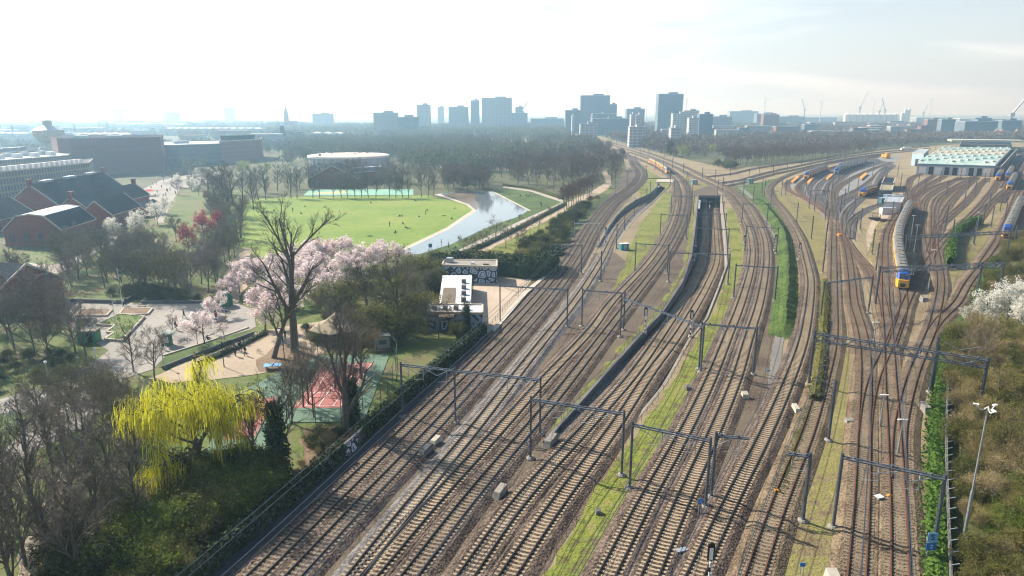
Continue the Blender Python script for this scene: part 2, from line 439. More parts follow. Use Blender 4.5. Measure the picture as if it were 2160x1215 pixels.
track('T10', [(1465, 1214), (1538, 1061), (1615, 911), (1668, 790), (1694, 715), (1707, 640), (1710, 590), (1702, 550), (1687, 500), (1661, 455), (1643, 432), (1626, 412), (1623, 396), (1637, 381), (1666, 367), (1716, 352), (1790, 336), (1860, 325)],
      'track with tan sleepers on dark ballast curving round the green grass bank', sl=m_conc_sl)
track('T11', [(1590, 1214), (1642, 1061), (1703, 911), (1739, 790), (1756, 715), (1758, 640), (1758, 550), (1759, 475), (1758, 425), (1760, 402), (1775, 388), (1802, 372), (1836, 357), (1880, 341)],
      'rusty track between the ivy bank and the dry grass strip, straight into the yard', rail=m_rust, bal=m_ballast_y, sl=m_dull_sl)
track('T12', [(1807, 1214), (1818, 1061), (1823, 911), (1827, 790), (1825, 740), (1816, 690), (1801, 640), (1797, 600), (1791, 550), (1784, 515), (1767, 477), (1750, 455), (1722, 433), (1696, 418), (1669, 405), (1658, 393), (1662, 383), (1692, 370), (1740, 357), (1800, 340), (1860, 327)],
      'rusty track left of the crossover, bending far round the outside of the stabling sidings', rail=m_rust, bal=m_ballast_y, sl=m_yard_sl)
track('T13', [(1899, 1214), (1895, 1061), (1886, 911), (1878, 790), (1876, 740), (1873, 690), (1868, 640), (1867, 600), (1866, 525), (1871, 487), (1893, 450), (1915, 424), (1932, 411), (1962, 396), (2010, 380), (2058, 372)],
      'rusty track running straight up past the left side of the long parked train', rail=m_rust, bal=m_ballast_y, sl=m_yard_sl)
track('T13b', [(1896, 1010), (1897, 911), (1905, 865), (1925, 790), (1945, 740), (1966, 690), (1978, 640), (1984, 600), (1980, 562), (1972, 520), (1975, 475), (1974, 450), (1980, 428), (1996, 410), (2034, 390), (2057, 374)],
      'rusty track right of the crossover that passes the end of the trimmed hedge', rail=m_rust, bal=m_ballast_y, sl=m_yard_sl, ext=0)
track('T13c', [(1952, 725), (1966, 694), (1985, 668), (2016, 640), (2041, 597), (2065, 565), (2081, 539), (2099, 512), (2120, 470), (2132, 440), (2146, 404), (2165, 365), (2185, 335)],
      'track leaving the right hand edge of the yard beside the green verge and hedge', rail=m_rust, bal=m_ballast_y, sl=m_yard_sl, ext=0)
track('X1', [(1823, 930), (1829, 860), (1845, 790), (1869, 740), (1888, 690), (1909, 640), (1921, 614), (1942, 575), (1968, 535), (1990, 505), (2020, 478), (2050, 450), (2075, 422), (2094, 397), (2103, 382), (2118, 358), (2136, 328)],
      'diagonal rusty crossover track sweeping under the truss portal to the parked train', rail=m_rust, bal=m_ballast_y, sl=m_yard_sl, ext=0)
track('X2', [(1868, 668), (1858, 620), (1844, 590), (1825, 560), (1800, 532), (1778, 498), (1757, 462), (1735, 441), (1712, 425), (1692, 411), (1682, 398), (1690, 385), (1712, 371), (1760, 352), (1850, 326)],
      'rusty connecting track curving left across the sandy ground into the sidings', rail=m_rust, bal=m_ballast_y, sl=m_yard_sl, ext=0, near=40)
track('T14', [(1880, 728), (1903, 660), (1906, 625), (1902, 605), (1894, 560), (1891, 525), (1896, 495), (1906, 468), (1920, 440), (1928, 425), (1932, 412)],
      'track under the long yellow and blue parked train', rail=m_rust, bal=m_ballast_y, sl=m_yard_sl, ext=0, near=20)
track('T15', [(2063, 566), (2090, 545), (2118, 508), (2132, 478), (2148, 440), (2168, 395)],
      'siding under the blue fronted train standing at the right edge', rail=m_rust, bal=m_ballast_y, sl=m_yard_sl, ext=0, near=20)
# yard fan in front of the depot
FAN = [
 ('fa', [(1957, 555), (1945, 500), (1944, 455), (1945, 433), (1951, 420), (1963, 408), (1992, 391), (2024, 373)], 'first'),
 ('fb', [(1966, 540), (1968, 490), (1969, 455), (1970, 430), (1977, 417), (1993, 405), (2015, 392), (2036, 381), (2054, 373)], 'second'),
 ('fc', [(1972, 520), (1982, 470), (1994, 440), (2008, 420), (2028, 400), (2050, 381), (2060, 374)], 'third'),
 ('fd', [(1960, 530), (1976, 478), (2003, 453), (2030, 430), (2054, 405), (2064, 390), (2082, 375)], 'fourth'),
 ('fe', [(2005, 495), (2040, 465), (2072, 440), (2092, 425), (2120, 410), (2150, 402)], 'fifth'),
 ('ff', [(2037, 487), (2066, 456), (2084, 433), (2105, 412), (2124, 396), (2132, 385)], 'sixth'),
 ('fh', [(1930, 440), (1920, 420), (1915, 402), (1916, 384), (1924, 373), (1940, 366), (1952, 360)], 'seventh'),
 ('fi', [(1934, 440), (1925, 418), (1926, 402), (1938, 390), (1958, 376), (1968, 369)], 'eighth'),
 ('fj', [(1938, 440), (1934, 418), (1941, 401), (1965, 385), (1992, 370)], 'ninth'),
]
for k, p, n in FAN:
    track(k, p, 'rusty yard track, %s of those fanning out to the train shed' % n, rail=m_rust, bal=m_ballast_y, sl=m_yard_sl, near=0, ext=0, group='yard tracks to the train shed')
# stabling sidings left of the yard
SID = [
 ('lc', [(1752, 458), (1735, 442), (1713, 425), (1692, 409), (1687, 396), (1697, 382), (1726, 365), (1780, 349), (1850, 331)]),
 ('ld', [(1752, 455), (1738, 440), (1717, 421), (1708, 405), (1708, 391), (1724, 376), (1762, 360), (1850, 335)]),
 ('le', [(1756, 452), (1743, 437), (1729, 421), (1723, 402), (1728, 389), (1746, 374), (1775, 360), (1855, 337)]),
 ('lf', [(1758, 450), (1744, 430), (1737, 413), (1743, 396), (1753, 381), (1775, 367), (1860, 340)]),
 ('lg', [(1759, 440), (1756, 412), (1760, 392), (1772, 377), (1800, 360), (1866, 340)]),
 ('li', [(1759, 445), (1764, 424), (1780, 412), (1802, 402), (1822, 390), (1842, 374), (1864, 354), (1880, 345)]),
 ('lj', [(1762, 462), (1764, 442), (1778, 425), (1800, 414), (1825, 401), (1848, 382), (1866, 362), (1885, 348)]),
 ('lk', [(1782, 490), (1780, 462), (1788, 442), (1806, 425), (1822, 412), (1836, 410), (1847, 392), (1858, 374), (1872, 352)]),
 ('ll', [(1787, 500), (1792, 470), (1812, 450), (1838, 436), (1862, 428)]),
]
for i, (k, p) in enumerate(SID):
    track(k, p, 'curved siding, %s from the outer edge of the grey stabling yard' % ORD[i + 1], rail=m_rail, bal=m_ballast_g, sl=m_yard_sl, near=0, ext=0, group='sidings in the stabling yard')
# tracks swinging off to the right behind the junction
track('r1', [(1520, 385), (1560, 379), (1610, 365), (1680, 350), (1760, 334), (1850, 321), (1960, 312)], 'dark track sweeping right behind the junction, nearer of the pair', near=0, ext=0)
track('r2', [(1535, 391), (1575, 382), (1625, 368), (1690, 354), (1770, 337), (1860, 324), (1960, 315)], 'dark track sweeping right behind the junction, further right of the pair', near=0, ext=0)
track('r3', [(1490, 372), (1535, 367), (1590, 355), (1650, 346), (1740, 332), (1850, 316), (1960, 308)], 'farthest track sweeping right, below the row of bare trees', near=0, ext=0)
# grey stabling yard surface, grass strips, walkways
sheet('stabling_yard', [(1735, 445), (1700, 418), (1664, 404), (1653, 393), (1660, 381), (1705, 364), (1790, 342), (1860, 328), (1900, 330), (1880, 350), (1860, 392), (1835, 405), (1800, 425), (1775, 450)], 0.028,
      M('grey_yard_stone', [(.16, .165, .165), (.23, .235, .235)], s=(.05, 2)))
GR = [
 ('trackbed', [(100, 1470), (437, 1214), (745, 958), (1027, 705), (1110, 600), (1170, 560), (1215, 495), (1262, 440), (1300, 395), (1322, 360), (1330, 352), (1352, 392), (1318, 430), (1296, 455), (1276, 483), (1254, 524), (1215, 600), (1150, 700), (1020, 850), (880, 1030), (740, 1214), (560, 1470)], m_trackbed),
 ('trackbed', [(560, 1470), (740, 1214), (880, 1030), (1020, 850), (1150, 700), (1215, 600), (1254, 535), (1296, 532), (1330, 560), (1380, 480), (1412, 402), (1452, 402), (1458, 470), (1452, 545), (1390, 660), (1320, 740), (1232, 840), (1146, 930), (1146, 945), (1330, 910), (1240, 1066), (1148, 1214), (1000, 1470)], m_trackbed),
 ('trackbed', [(1130, 1470), (1262, 1190), (1420, 911), (1516, 700), (1574, 560), (1574, 505), (1550, 440), (1525, 402), (1545, 398), (1600, 440), (1634, 505), (1645, 560), (1640, 640), (1620, 820), (1505, 1060), (1400, 1260), (1290, 1470)], m_trackbed),
 ('trackbed', [(1290, 1470), (1400, 1260), (1560, 1000), (1640, 800), (1680, 700), (1690, 560), (1660, 470), (1622, 420), (1634, 400), (1650, 440), (1700, 510), (1722, 570), (1720, 660), (1706, 780), (1660, 930), (1690, 930), (1640, 1100), (1600, 1260), (1560, 1470)], m_trackbed),
 ('grass_strip', [(1190, 760), (1262, 690), (1300, 600), (1330, 520), (1352, 470), (1385, 430), (1405, 402), (1416, 410), (1408, 470), (1385, 505), (1345, 560), (1300, 620), (1240, 690), (1205, 745)], m_verge),
 ('grass_strip', [(1160, 905), (1240, 812), (1330, 712), (1398, 637), (1434, 578), (1450, 520), (1456, 470), (1462, 415), (1468, 413), (1464, 460), (1460, 500), (1452, 545), (1432, 600), (1392, 660), (1322, 735), (1232, 836), (1165, 912)], m_verge),
 ('grass_strip', [(1150, 1214), (1235, 1068), (1288, 993), (1330, 930), (1410, 818), (1470, 716), (1500, 672), (1524, 610), (1541, 560), (1537, 500), (1532, 440), (1548, 440), (1560, 470), (1568, 520), (1564, 570), (1542, 640), (1500, 730), (1440, 850), (1378, 960), (1330, 1060), (1262, 1180), (1240, 1240), (1140, 1240)], m_verge),
 ('grass_strip', [(1330, 352), (1345, 348), (1390, 372), (1420, 392), (1405, 400), (1385, 385), (1372, 412), (1350, 420), (1345, 398), (1358, 380)], m_verge),
 ('grass_strip', [(1432, 352), (1460, 375), (1500, 392), (1475, 410), (1458, 415), (1452, 385)], m_verge_dry),
 ('grass_strip', [(1545, 395), (1600, 385), (1660, 372), (1625, 388), (1612, 408), (1632, 435), (1655, 460), (1680, 505), (1690, 545), (1665, 520), (1630, 465), (1600, 435)], m_green),
 ('grass_strip', [(1640, 390), (1655, 405), (1700, 425), (1740, 455), (1745, 560), (1735, 640), (1718, 630), (1712, 560), (1692, 495), (1664, 450), (1640, 420), (1634, 400)], m_verge_dry),
 ('grass_strip', [(1776, 640), (1790, 760), (1790, 900), (1785, 1040), (1760, 1214), (1690, 1260), (1640, 1260), (1660, 1150), (1700, 1040), (1735, 900), (1768, 760), (1772, 640)], m_verge_dry),
 ('grass_strip', [(1990, 560), (2010, 520), (2080, 470), (2110, 455), (2075, 520), (2040, 570), (2010, 600)], m_verge_dry),
 ('grass_strip', [(1835, 520), (1850, 470), (1905, 445), (1880, 480), (1862, 520), (1855, 580), (1830, 540)], m_verge_dry),
 ('grass_strip', [(2000, 455), (2040, 440), (2110, 420), (2140, 420), (2115, 445), (2040, 460)], m_verge_dry),
 ('grass_strip', [(1955, 1214), (1965, 1050), (1968, 900), (1975, 800), (1990, 700), (2015, 665), (2045, 620), (2075, 600), (2100, 545), (2112, 552), (2085, 610), (2040, 660), (2008, 705), (1995, 800), (1988, 900), (1988, 1000), (2003, 1214), (2010, 1300), (1955, 1300)], m_green),
 ('soil_strip', [(620, 1300), (700, 1214), (840, 1061), (968, 905), (1070, 790), (1180, 650), (1196, 630), (1186, 655), (1085, 790), (985, 905), (858, 1061), (718, 1214), (650, 1300)], m_tar),
 ('gravel_strip', [(1200, 1260), (1262, 1190), (1332, 1061), (1420, 911), (1482, 790), (1518, 700), (1548, 640), (1576, 560), (1576, 505), (1583, 505), (1584, 560), (1556, 640), (1528, 710), (1496, 790), (1438, 911), (1352, 1061), (1278, 1200), (1240, 1260)], m_ballast_g),
 ('gravel_strip', [(690, 1260), (735, 1200), (855, 1061), (985, 905), (1055, 818), (1132, 720), (1196, 640), (1203, 640), (1140, 722), (1063, 822), (995, 911), (866, 1065), (752, 1200), (710, 1260)], m_ballast_g),
 ('walkway', [(1505, 1060), (1568, 940), (1620, 820), (1632, 715), (1640, 640), (1645, 560), (1634, 505), (1606, 440), (1556, 395), (1566, 395), (1618, 440), (1645, 505), (1657, 560), (1655, 640), (1655, 715), (1638, 830), (1590, 940), (1530, 1060)], m_tar),
 ('service_path', [(437, 1214), (745, 958), (1025, 706), (1038, 712), (770, 966), (480, 1214), (300, 1380), (240, 1380)], m_asph),
]
for i, (n, pts, m) in enumerate(GR): sheet(n, pts, 0.034 + .002 * i, m, rag=.35 if 'grass' in n or 'soil' in n else .1)
# ------------------------------------------------------------------ overhead line portals, masts, signals
def post(mb, p, h, w=.26):
    """H-section steel post with a base plate"""
    x, y, z = p
    mb.box((x, y, z + h / 2), (w, .05, h)); mb.box((x, y - w * .45, z + h / 2), (w, .05, h)); mb.box((x, y + w * .45, z + h / 2), (w, .05, h))
    mb.box((x, y, z + .35), (w * 1.5, w * 1.5, .06))

def foundation(p, parent, mat=None):
    b = MB(); b.tube([(p[0], p[1], -.05), (p[0], p[1], .16), (p[0], p[1], .34)], [.62, .58, .36], 10)
    b.build('foundation', mat or m_conc, parent)

def beam_mb(a, b, w=.55, n=None, deep=0.0):
    """two parallel chords with lacing, optionally a second pair below"""
    a, b = Vector(a), Vector(b); mb = MB(); d = (b - a); L = d.length; d.normalize()
    s = Vector((-d.y, d.x, 0)); n = n or max(4, int(L / 1.1))
    lv = [0.0] + ([-deep] if deep else [])
    for z in lv:
        for k in (-.5, .5): mb.bar(a + s * (w * k) + Vector((0, 0, z)), b + s * (w * k) + Vector((0, 0, z)), .11, .13)
        for i in range(n):
            p, q = a + d * (L * i / n), a + d * (L * (i + 1) / n); sg = .5 if i % 2 else -.5
            mb.bar(p + s * (w * sg) + Vector((0, 0, z)), q - s * (w * sg) + Vector((0, 0, z)), .07, .07)
    if deep:
        for i in range(n):
            p, q = a + d * (L * i / n), a + d * (L * (i + 1) / n)
            for k in (-.5, .5):
                z0, z1 = (0, -deep) if i % 2 else (-deep, 0)
                mb.bar(p + s * (w * k) + Vector((0, 0, z0)), q + s * (w * k) + Vector((0, 0, z1)), .08, .08)
    for i in range(1, n, 3): mb.box(tuple(a + d * (L * i / n) + Vector((0, 0, .2))), (.22, .22, .22))
    return mb

def nearest_on(path, p):
    best = min(path, key=lambda q: (q.x - p.x) ** 2 + (q.y - p.y) ** 2)
    return best

def crossings(a, b):
    """where the line a-b passes over tracks: fractions along it"""
    out = []
    for k, path in TRACKS.items():
        for i in range(len(path) - 1):
            p, q = path[i], path[i + 1]
            r = (b.x - a.x, b.y - a.y); s = (q.x - p.x, q.y - p.y); den = r[0] * s[1] - r[1] * s[0]
            if abs(den) < 1e-9: continue
            t = ((p.x - a.x) * s[1] - (p.y - a.y) * s[0]) / den; u = ((p.x - a.x) * r[1] - (p.y - a.y) * r[0]) / den
            if 0 < t < 1 and 0 <= u < 1: out.append(t)
    out.sort(); return out

def portal(label, bases, h=7.9, deep=0.0, w=.55, mat=None, group='overhead line portals', foot=True, struts=True, ends=None):
    mat = mat or m_steel
    P = [g(*b) for b in bases]
    root = empty('catenary_portal', P[0], label, 'overhead line portal', group)
    for p in P:
        b = MB(); post(b, p, h + .45, .24 if not deep else .3); b.build('post', mat, root)
        if foot: foundation(p, root)
    a, c = P[0] + Vector((0, 0, h)), P[-1] + Vector((0, 0, h))
    if ends: a, c = a.lerp(c, ends[0]), a.lerp(c, ends[1])
    beam_mb(a, c, w, deep=deep).build('beam', mat, root)
    d = (c - a).normalized()
    near = min(p.y for p in P) < 190
    if struts and near:
        for i in range(len(P) - 1):
            q0, q1 = P[i] + Vector((0, 0, h - .1)), P[i + 1] + Vector((0, 0, h - .1)); L = (q1 - q0).length
            b = MB()
            m = min(L * .28, 3.0)
            b.bar(q0 + Vector((0, 0, -.1)) + d * .8, q0 + d * m * 1.15 + Vector((0, 0, -1.0)), .06); b.bar(q0 + d * m * 2.2, q0 + d * m * 1.15 + Vector((0, 0, -1.0)), .06)
            b.bar(q1 - d * .8, q1 - d * m * 1.15 + Vector((0, 0, -1.0)), .06); b.bar(q1 - d * m * 2.2, q1 - d * m * 1.15 + Vector((0, 0, -1.0)), .06)
            b.build('brace', m_galv, root)
    for t in crossings(a, c):
        p = a.lerp(c, t); b = MB()
        b.bar(p + d * .9, p + d * .9 - Vector((0, 0, 1.9)), .08)
        b.bar(p + d * .9 - Vector((0, 0, 1.75)), p - d * .5 - Vector((0, 0, 1.95)), .045); b.box(tuple(p + d * .9 - Vector((0, 0, .35))), (.16, .16, .3))
        b.build('dropper', m_galv if near else mat, root)
    return root

def mast(u, v, label, h=8.0, arm=None, mat=None, group=None, foot=True, dark=True):
    p = g(u, v); mat = mat or m_steel
    root = empty('catenary_mast', p, label, 'catenary mast', group)
    b = MB(); post(b, p, h, .26); b.build('post', mat, root)
    if foot: foundation(p, root)
    if arm:
        q = g(*arm); d = Vector((q.x - p.x, q.y - p.y, 0)); L = min(d.length, 6.0); d.normalize()
        a = p + Vector((0, 0, h - .45))
        beam_mb(a, a + d * L, .4, n=6).build('arm', mat, root)
        b = MB(); b.bar(p + Vector((0, 0, h - 1.7)), a + d * (L * .6), .06)
        e = a + d * (L * .72); b.bar(e, e - Vector((0, 0, 1.7)), .07); b.bar(e - Vector((0, 0, 1.6)), e - d * 1.6 - Vector((0, 0, 1.8)), .045)
        b.build('bracket', m_galv, root)
    elif p.y < 620:
        # short bracket towards the nearest track
        best = None
        for path in TRACKS.values():
            q = nearest_on(path, p); dd = math.hypot(q.x - p.x, q.y - p.y)
            if best is None or dd < best[0]: best = (dd, q)
        if best and .8 < best[0] < 9:
            d = Vector((best[1].x - p.x, best[1].y - p.y, 0)).normalized(); L = min(best[0], 3.6)
            b = MB(); a = p + Vector((0, 0, h - .5)); b.bar(a, a + d * L - Vector((0, 0, .1)), .07); b.bar(p + Vector((0, 0, h - 1.9)), a + d * (L * .9) - Vector((0, 0, .1)), .055)
            b.bar(p + Vector((0, 0, h - 2.2)), p + d * L + Vector((0, 0, h - 2.3)), .05)
            b.build('bracket', mat, root)
    return root

portal('wide lattice portal with three posts beside the ivy wall, right of the sports court', [(850, 880), (961, 893), (1139, 918)], h=7.9)
portal('lattice portal over the two bright tracks leaving the end of the dark cutting wall', [(1119, 968), (1311, 1004)], h=8.0)
portal('lattice portal over the two tracks on grey ballast, its left post on the mossy grass', [(1328, 1031), (1488, 1071)], h=8.0)
mast(1500, 1050, 'mast with a lattice arm reaching right over the gravel walkway, close behind a portal post', 8.1, arm=(1568, 1058))
mast(1693, 1100, 'mast on the dry grass with a lattice arm reaching left over one track', 8.0, arm=(1643, 1092))
portal('lattice portal nearest the lower right corner, beside the blue lettered sign', [(1757, 1113), (1966, 1166)], h=8.1)
portal('very wide deep truss portal spanning the rusty crossover to the bushes at the right', [(1706, 812), (1961, 828), (2062, 880)], h=8.6, deep=1.1, w=.9)
portal('deep truss portal passing in front of the long parked train', [(1846, 644), (2058, 634), (2104, 632)], h=8.6, deep=.9, w=1.2)
portal('truss portal over the yard tracks level with the end of the trimmed hedge', [(1905, 560), (2005, 520), (2122, 547)], h=8.4, deep=.7, w=1.0, ends=(0.0, 1.0))
portal('slim portal over the two rusty tracks left of the long parked train', [(1730, 676), (1831, 661)], h=8.0)
portal('slim portal over the curved grey ballast tracks just above the orange painted sleepers', [(1547, 629), (1634, 635)], h=7.8)
portal('slim portal on the mossy strip spanning the two grey ballast tracks, below the two signals', [(1474, 779), (1588, 791)], h=8.0)
portal('portal carrying two signals above the lower end of the dark cutting', [(1308, 711), (1478, 786)], h=7.9)
portal('lattice portal beside the paved yard of the painted sheds', [(1055, 681), (1196, 690)], h=7.8)
portal('slim portal over the two dull tracks with its left post on the grass strip', [(1227, 689), (1315, 697)], h=7.6)
portal('portal beside the green handrail above the dark hedge', [(1161, 576), (1226, 578)], h=7.8)
portal('pale grey portal beside the bramble bank, seen against the shaded ballast', [(1211, 510), (1264, 511)], h=6.2, mat=m_galv)
portal('slim portal with its left post on the sunlit grass slope', [(1339, 574), (1407, 578)], h=7.8)
portal('slim portal bridging the middle of the deep cutting', [(1410, 595), (1535, 600)], h=7.6)
portal('slim portal over the curve with a signal box on its left post', [(1392, 500), (1447, 503)], h=7.8)
portal('portal over the far half of the cutting, third from the tunnel mouth', [(1467, 520), (1535, 524)], h=6.0, struts=False)
portal('portal over the cutting, second from the tunnel mouth', [(1469, 478), (1530, 481)], h=5.2, struts=False)
portal('portal over the cutting, nearest to the tunnel mouth', [(1471, 448), (1526, 449)], h=4.6, struts=False)
portal('portal over the grey ballast curve between two tall signals', [(1571, 530), (1637, 535)], h=7.8)
portal('portal over the grey ballast curve above the end of the green bank', [(1564, 473), (1617, 474)], h=7.9)
portal('portal over the sweeping tracks right of the tunnel roof', [(1513, 412), (1588, 430)], h=7.8)
portal('portal over the four track curve below the approaching yellow train', [(1415, 452), (1462, 452)], h=7.6)
portal('portal over the four track curve beside the square blue cabinet', [(1421, 415), (1460, 415)], h=7.6)
portal('long gantry over the sidings, far left of the washing shed', [(1743, 350), (1781, 345)], h=9.5, deep=.6, w=.8)
portal('far gantry behind the sidings, right of the white lorry', [(1940, 318), (1973, 316)], h=10.5, struts=False)
portal('slim portal across the sidings in front of the orange platform', [(1706, 440), (1745, 442)], h=8.2)
LM = [(1267, 594, 'tall single mast between the lone track and the sunlit grass slope'), (1300, 525, 'single mast beside the small blue triangular cabinet'), (1317, 486, 'mast on the curved wall beside the track entering the small cutting')]
for u, v, l in LM: mast(u, v, l, 8.0)
mast(1747, 930, 'single dark post on the dry grass right of the ivy bank', 8.6, foot=True)
mast(1965, 826, 'thick dark post standing just right of the crossover under the wide truss', 7.6)
YM = [(1568, 412), (1607, 407), (1612, 413), (1625, 437), (1648, 413), (1657, 411), (1680, 470), (1699, 410), (1717, 446), (1711, 504), (1740, 463), (1745, 487), (1772, 450), (1740, 523), (1735, 576), (1803, 508), (1814, 484), (1839, 537), (1847, 573), (1880, 467), (1993, 484), (2053, 516), (2090, 480), (2137, 526), (1899, 395), (1910, 409), (1936, 396), (1949, 411), (1982, 389), (1996, 413), (2025, 381), (2042, 400), (2032, 441), (2055, 416), (2075, 393), (2086, 386), (2085, 445), (2109, 447), (2073, 474), (1995, 475), (1911, 434), (1745, 420), (1780, 434), (1789, 405), (1809, 398), (1769, 381), (1840, 372), (1868, 392), (1822, 359), (1893, 372), (1755, 401), (1800, 457), (1850, 436), (2118, 470)]
for u, v in YM: mast(u, v, 'slim dark catenary mast standing among the yard tracks', 8.0, group='masts in the railway yard', foot=v > 430)
FM = [(1363, 376), (1382, 357), (1398, 370), (1413, 393), (1441, 368), (1448, 391), (1452, 393), (1481, 380), (1297, 413), (1322, 392), (1363, 433), (1338, 456), (1371, 416), (1524, 404), (1418, 355), (1540, 372), (1579, 383), (1602, 364), (1630, 372), (1660, 362), (1710, 350), (1400, 345), (1350, 330), (1335, 322), (1300, 311), (1272, 303), (1245, 294), (1225, 286), (1372, 322), (1420, 338), (1508, 385), (1690, 350), (1745, 331), (1800, 323)]
for u, v in FM: mast(u, v, 'slim catenary mast beside the junction tracks in the distance', 8.0, group='masts at the far junction', foot=False)

def floodlight(u, v, h, label, pale=True, ring=False):
    p = g(u, v); root = empty('light_mast', p, label, 'light mast')
    b = MB(); b.tube([p, p + Vector((0, 0, h * .35)), p + Vector((0, 0, h * .351)), p + Vector((0, 0, h))], [.16, .15, .10, .07], 8); b.build('pole', m_galv, root)
    b = MB()
    if ring:
        for k in range(3):
            a = 2 * math.pi * k / 3 + .4; e = p + Vector((math.cos(a) * 1.0, math.sin(a) * 1.0, h - .1))
            pts = [p + Vector((math.cos(a) * 1.0 * t, math.sin(a) * 1.0 * t, h - .75 * math.sin(math.pi * t) * .6 + .0)) for t in (0, .3, .6, .85, 1)]
            b.tube(pts, .05, 6); b.box(tuple(e + Vector((0, 0, .08))), (.5, .26, .14), a)
    else:
        b.box((p.x - .3, p.y, p.z + h), (.7, .2, .12)); b.box((p.x + .3, p.y, p.z + h), (.6, .18, .1))
    b.build('lamp_head', m_white, root)
    return root
floodlight(2034, 1128, 14.2, 'tall pale light mast with three curved lamp arms standing in the bushes', ring=True)
for u, v in [(1957, 618), (1925, 550), (1918, 524), (1789, 415), (2055, 515), (2126, 500)]:
    floodlight(u, v, 10.5, 'pale slender lamp pole between the yard tracks', ring=False)['group'] = 'lamp poles in the yard'
for u, v, l in [(1893, 962, 'white topped low lamp pole between the crossover tracks below the wide truss'), (1855, 905, 'bluish lamp on a short pole left of the crossover'), (1841, 735, 'low white lamp pole left of the crossing tracks above the truss')]:
    floodlight(u, v, 5.0, l)

def signal(u, v, h, label, z=0.0):
    p = g(u, v, z); root = empty('railway_signal', p, label, 'railway signal')
    b = MB()
    for i in range(int(h / .5)): b.tube([p + Vector((0, 0, i * .5)), p + Vector((0, 0, i * .5 + .5))], .09, 8, i % 2)
    b.build('post', [m_white, m_black], root)
    b = MB(); b.box((p.x, p.y, p.z + h + .6), (.62, .16, 1.5)); b.tube([(p.x, p.y - .1, p.z + h + 1.35), (p.x, p.y + .1, p.z + h + 1.35)], .31, 14); b.build('signal_head', m_black, root)
    b = MB(); b.box((p.x, p.y - .1, p.z + h + .55), (.34, .06, 1.2)); b.build('backboard_panel', m_white, root)
    b = MB(); b.box((p.x, p.y, p.z + .25), (.6, .6, .5)); b.build('foundation', m_conc_lt, root)
    b = MB(); b.bar((p.x + .3, p.y + .1, p.z), (p.x + .3, p.y + .1, p.z + h), .05); b.bar((p.x + .3, p.y + .4, p.z), (p.x + .3, p.y + .4, p.z + h), .05)
    for i in range(int(h / .4)): b.bar((p.x + .3, p.y + .1, p.z + .3 + i * .4), (p.x + .3, p.y + .4, p.z + .3 + i * .4), .03)
    b.build('ladder', m_galv, root)
    return root
signal(1360, 705, 3.9, 'railway signal on a striped post at the dark cutting wall')
signal(1456, 712, 3.9, 'railway signal on a striped post beside the right cutting fence')
signal(1277, 511, 3.4, 'railway signal left of the curved cutting by the pale portal')
signal(1569, 530, 3.4, 'railway signal at the left post of the grey ballast curve')
signal(1634, 530, 3.6, 'railway signal at the right post of the grey ballast curve, by the green bank')
signal(1685, 549, 3.6, 'railway signal between the green bank and the tan sleeper curve')
signal(1494, 1236, 2.9, 'black signal seen from above at the lower edge of the photo')
for i, (u, v) in enumerate([(1328, 348), (1340, 350), (1358, 336), (1367, 337), (1383, 337), (1392, 338)]):
    signal(u, v, 6.5, 'black topped signal, %s from the left in the far row above the yellow train' % ORD[i])['group'] = 'far row of signals'

# lineside signs and boxes
def text_mesh(body, size, mat, root, loc):
    cu = bpy.data.curves.new('sign_text', 'FONT'); cu.body = body; cu.size = size; cu.align_x = 'CENTER'; cu.align_y = 'CENTER'; cu.extrude = .008
    t = bpy.data.objects.new('tmp_text', cu)
    COL.objects.link(t); bpy.context.view_layer.update()
    me = bpy.data.meshes.new_from_object(t); bpy.data.objects.remove(t); me.materials.clear(); me.materials.append(mat)
    o = link('lettering', me, root); o.location = loc; o.rotation_euler = (math.pi / 2, 0, 0)
def small_sign(u, v, h, w, hh, label, col, text=None, tcol=None, rz=0.0):
    p = g(u, v); root = empty('lineside_sign', p, label, 'sign')
    b = MB(); b.bar(p + Vector((-w * .25, 0, 0)), p + Vector((-w * .25, 0, h)), .06); b.bar(p + Vector((w * .25, 0, 0)), p + Vector((w * .25, 0, h)), .06); b.build('post', m_galv, root)
    b = MB(); b.box((p.x, p.y - .05, p.z + h), (w, .05, hh)); b.build('board', col, root)
    if text:
        for s, z, sz in text:
            text_mesh(s, sz, tcol, root, (0, -.095, h + z))
    return root
m_ltblue = M('pale_blue_paint', [(.18, .40, .66)], rough=.4)
rs = small_sign(2000 - 42, 1183, 2.6, .95, 1.0, 'pale blue sign reading S on two legs beside the green verge', m_ltblue, [('S', .02, .85)], m_black)
b = MB(); p = g(1958, 1183); b.box((p.x, p.y - .06, 1.62), (.95, .05, .8)); b.build('lower_board', m_blue, rs)
text_mesh('2', .6, m_white, rs, (0, -.105, 1.62))
small_sign(1475, 1092, 2.0, .55, .55, 'small blue number sign on a thin pole beside a portal post', m_blue, [('2', 0, .4)], m_white)
small_sign(1689, 1222, 1.6, .5, .4, 'small blue sign on a thin pole on the dry grass at the lower edge', m_blue)
small_sign(1619, 792, .9, .6, .35, 'low blue marker board on the gravel walkway', m_ltblue)
def cabinet(u, v, sz, label, mat, lid=None, rz=.3, name='lineside_cabinet'):
    p = g(u, v); root = empty(name, p, label, 'lineside cabinet')
    b = MB(); b.box((p.x, p.y, sz[2] / 2), sz, rz); b.build('housing', mat, root)
    b = MB(); b.box((p.x, p.y, sz[2] + .05), (sz[0] * 1.1, sz[1] * 1.1, .1), rz); b.build('lid', lid or mat, root)
    b = MB(); b.box((p.x - math.sin(rz) * -sz[1] * .5, p.y - math.cos(rz) * sz[1] * .51, sz[2] * .5), (sz[0] * .4, .03, sz[2] * .8), rz); b.build('door', m_galv, root)
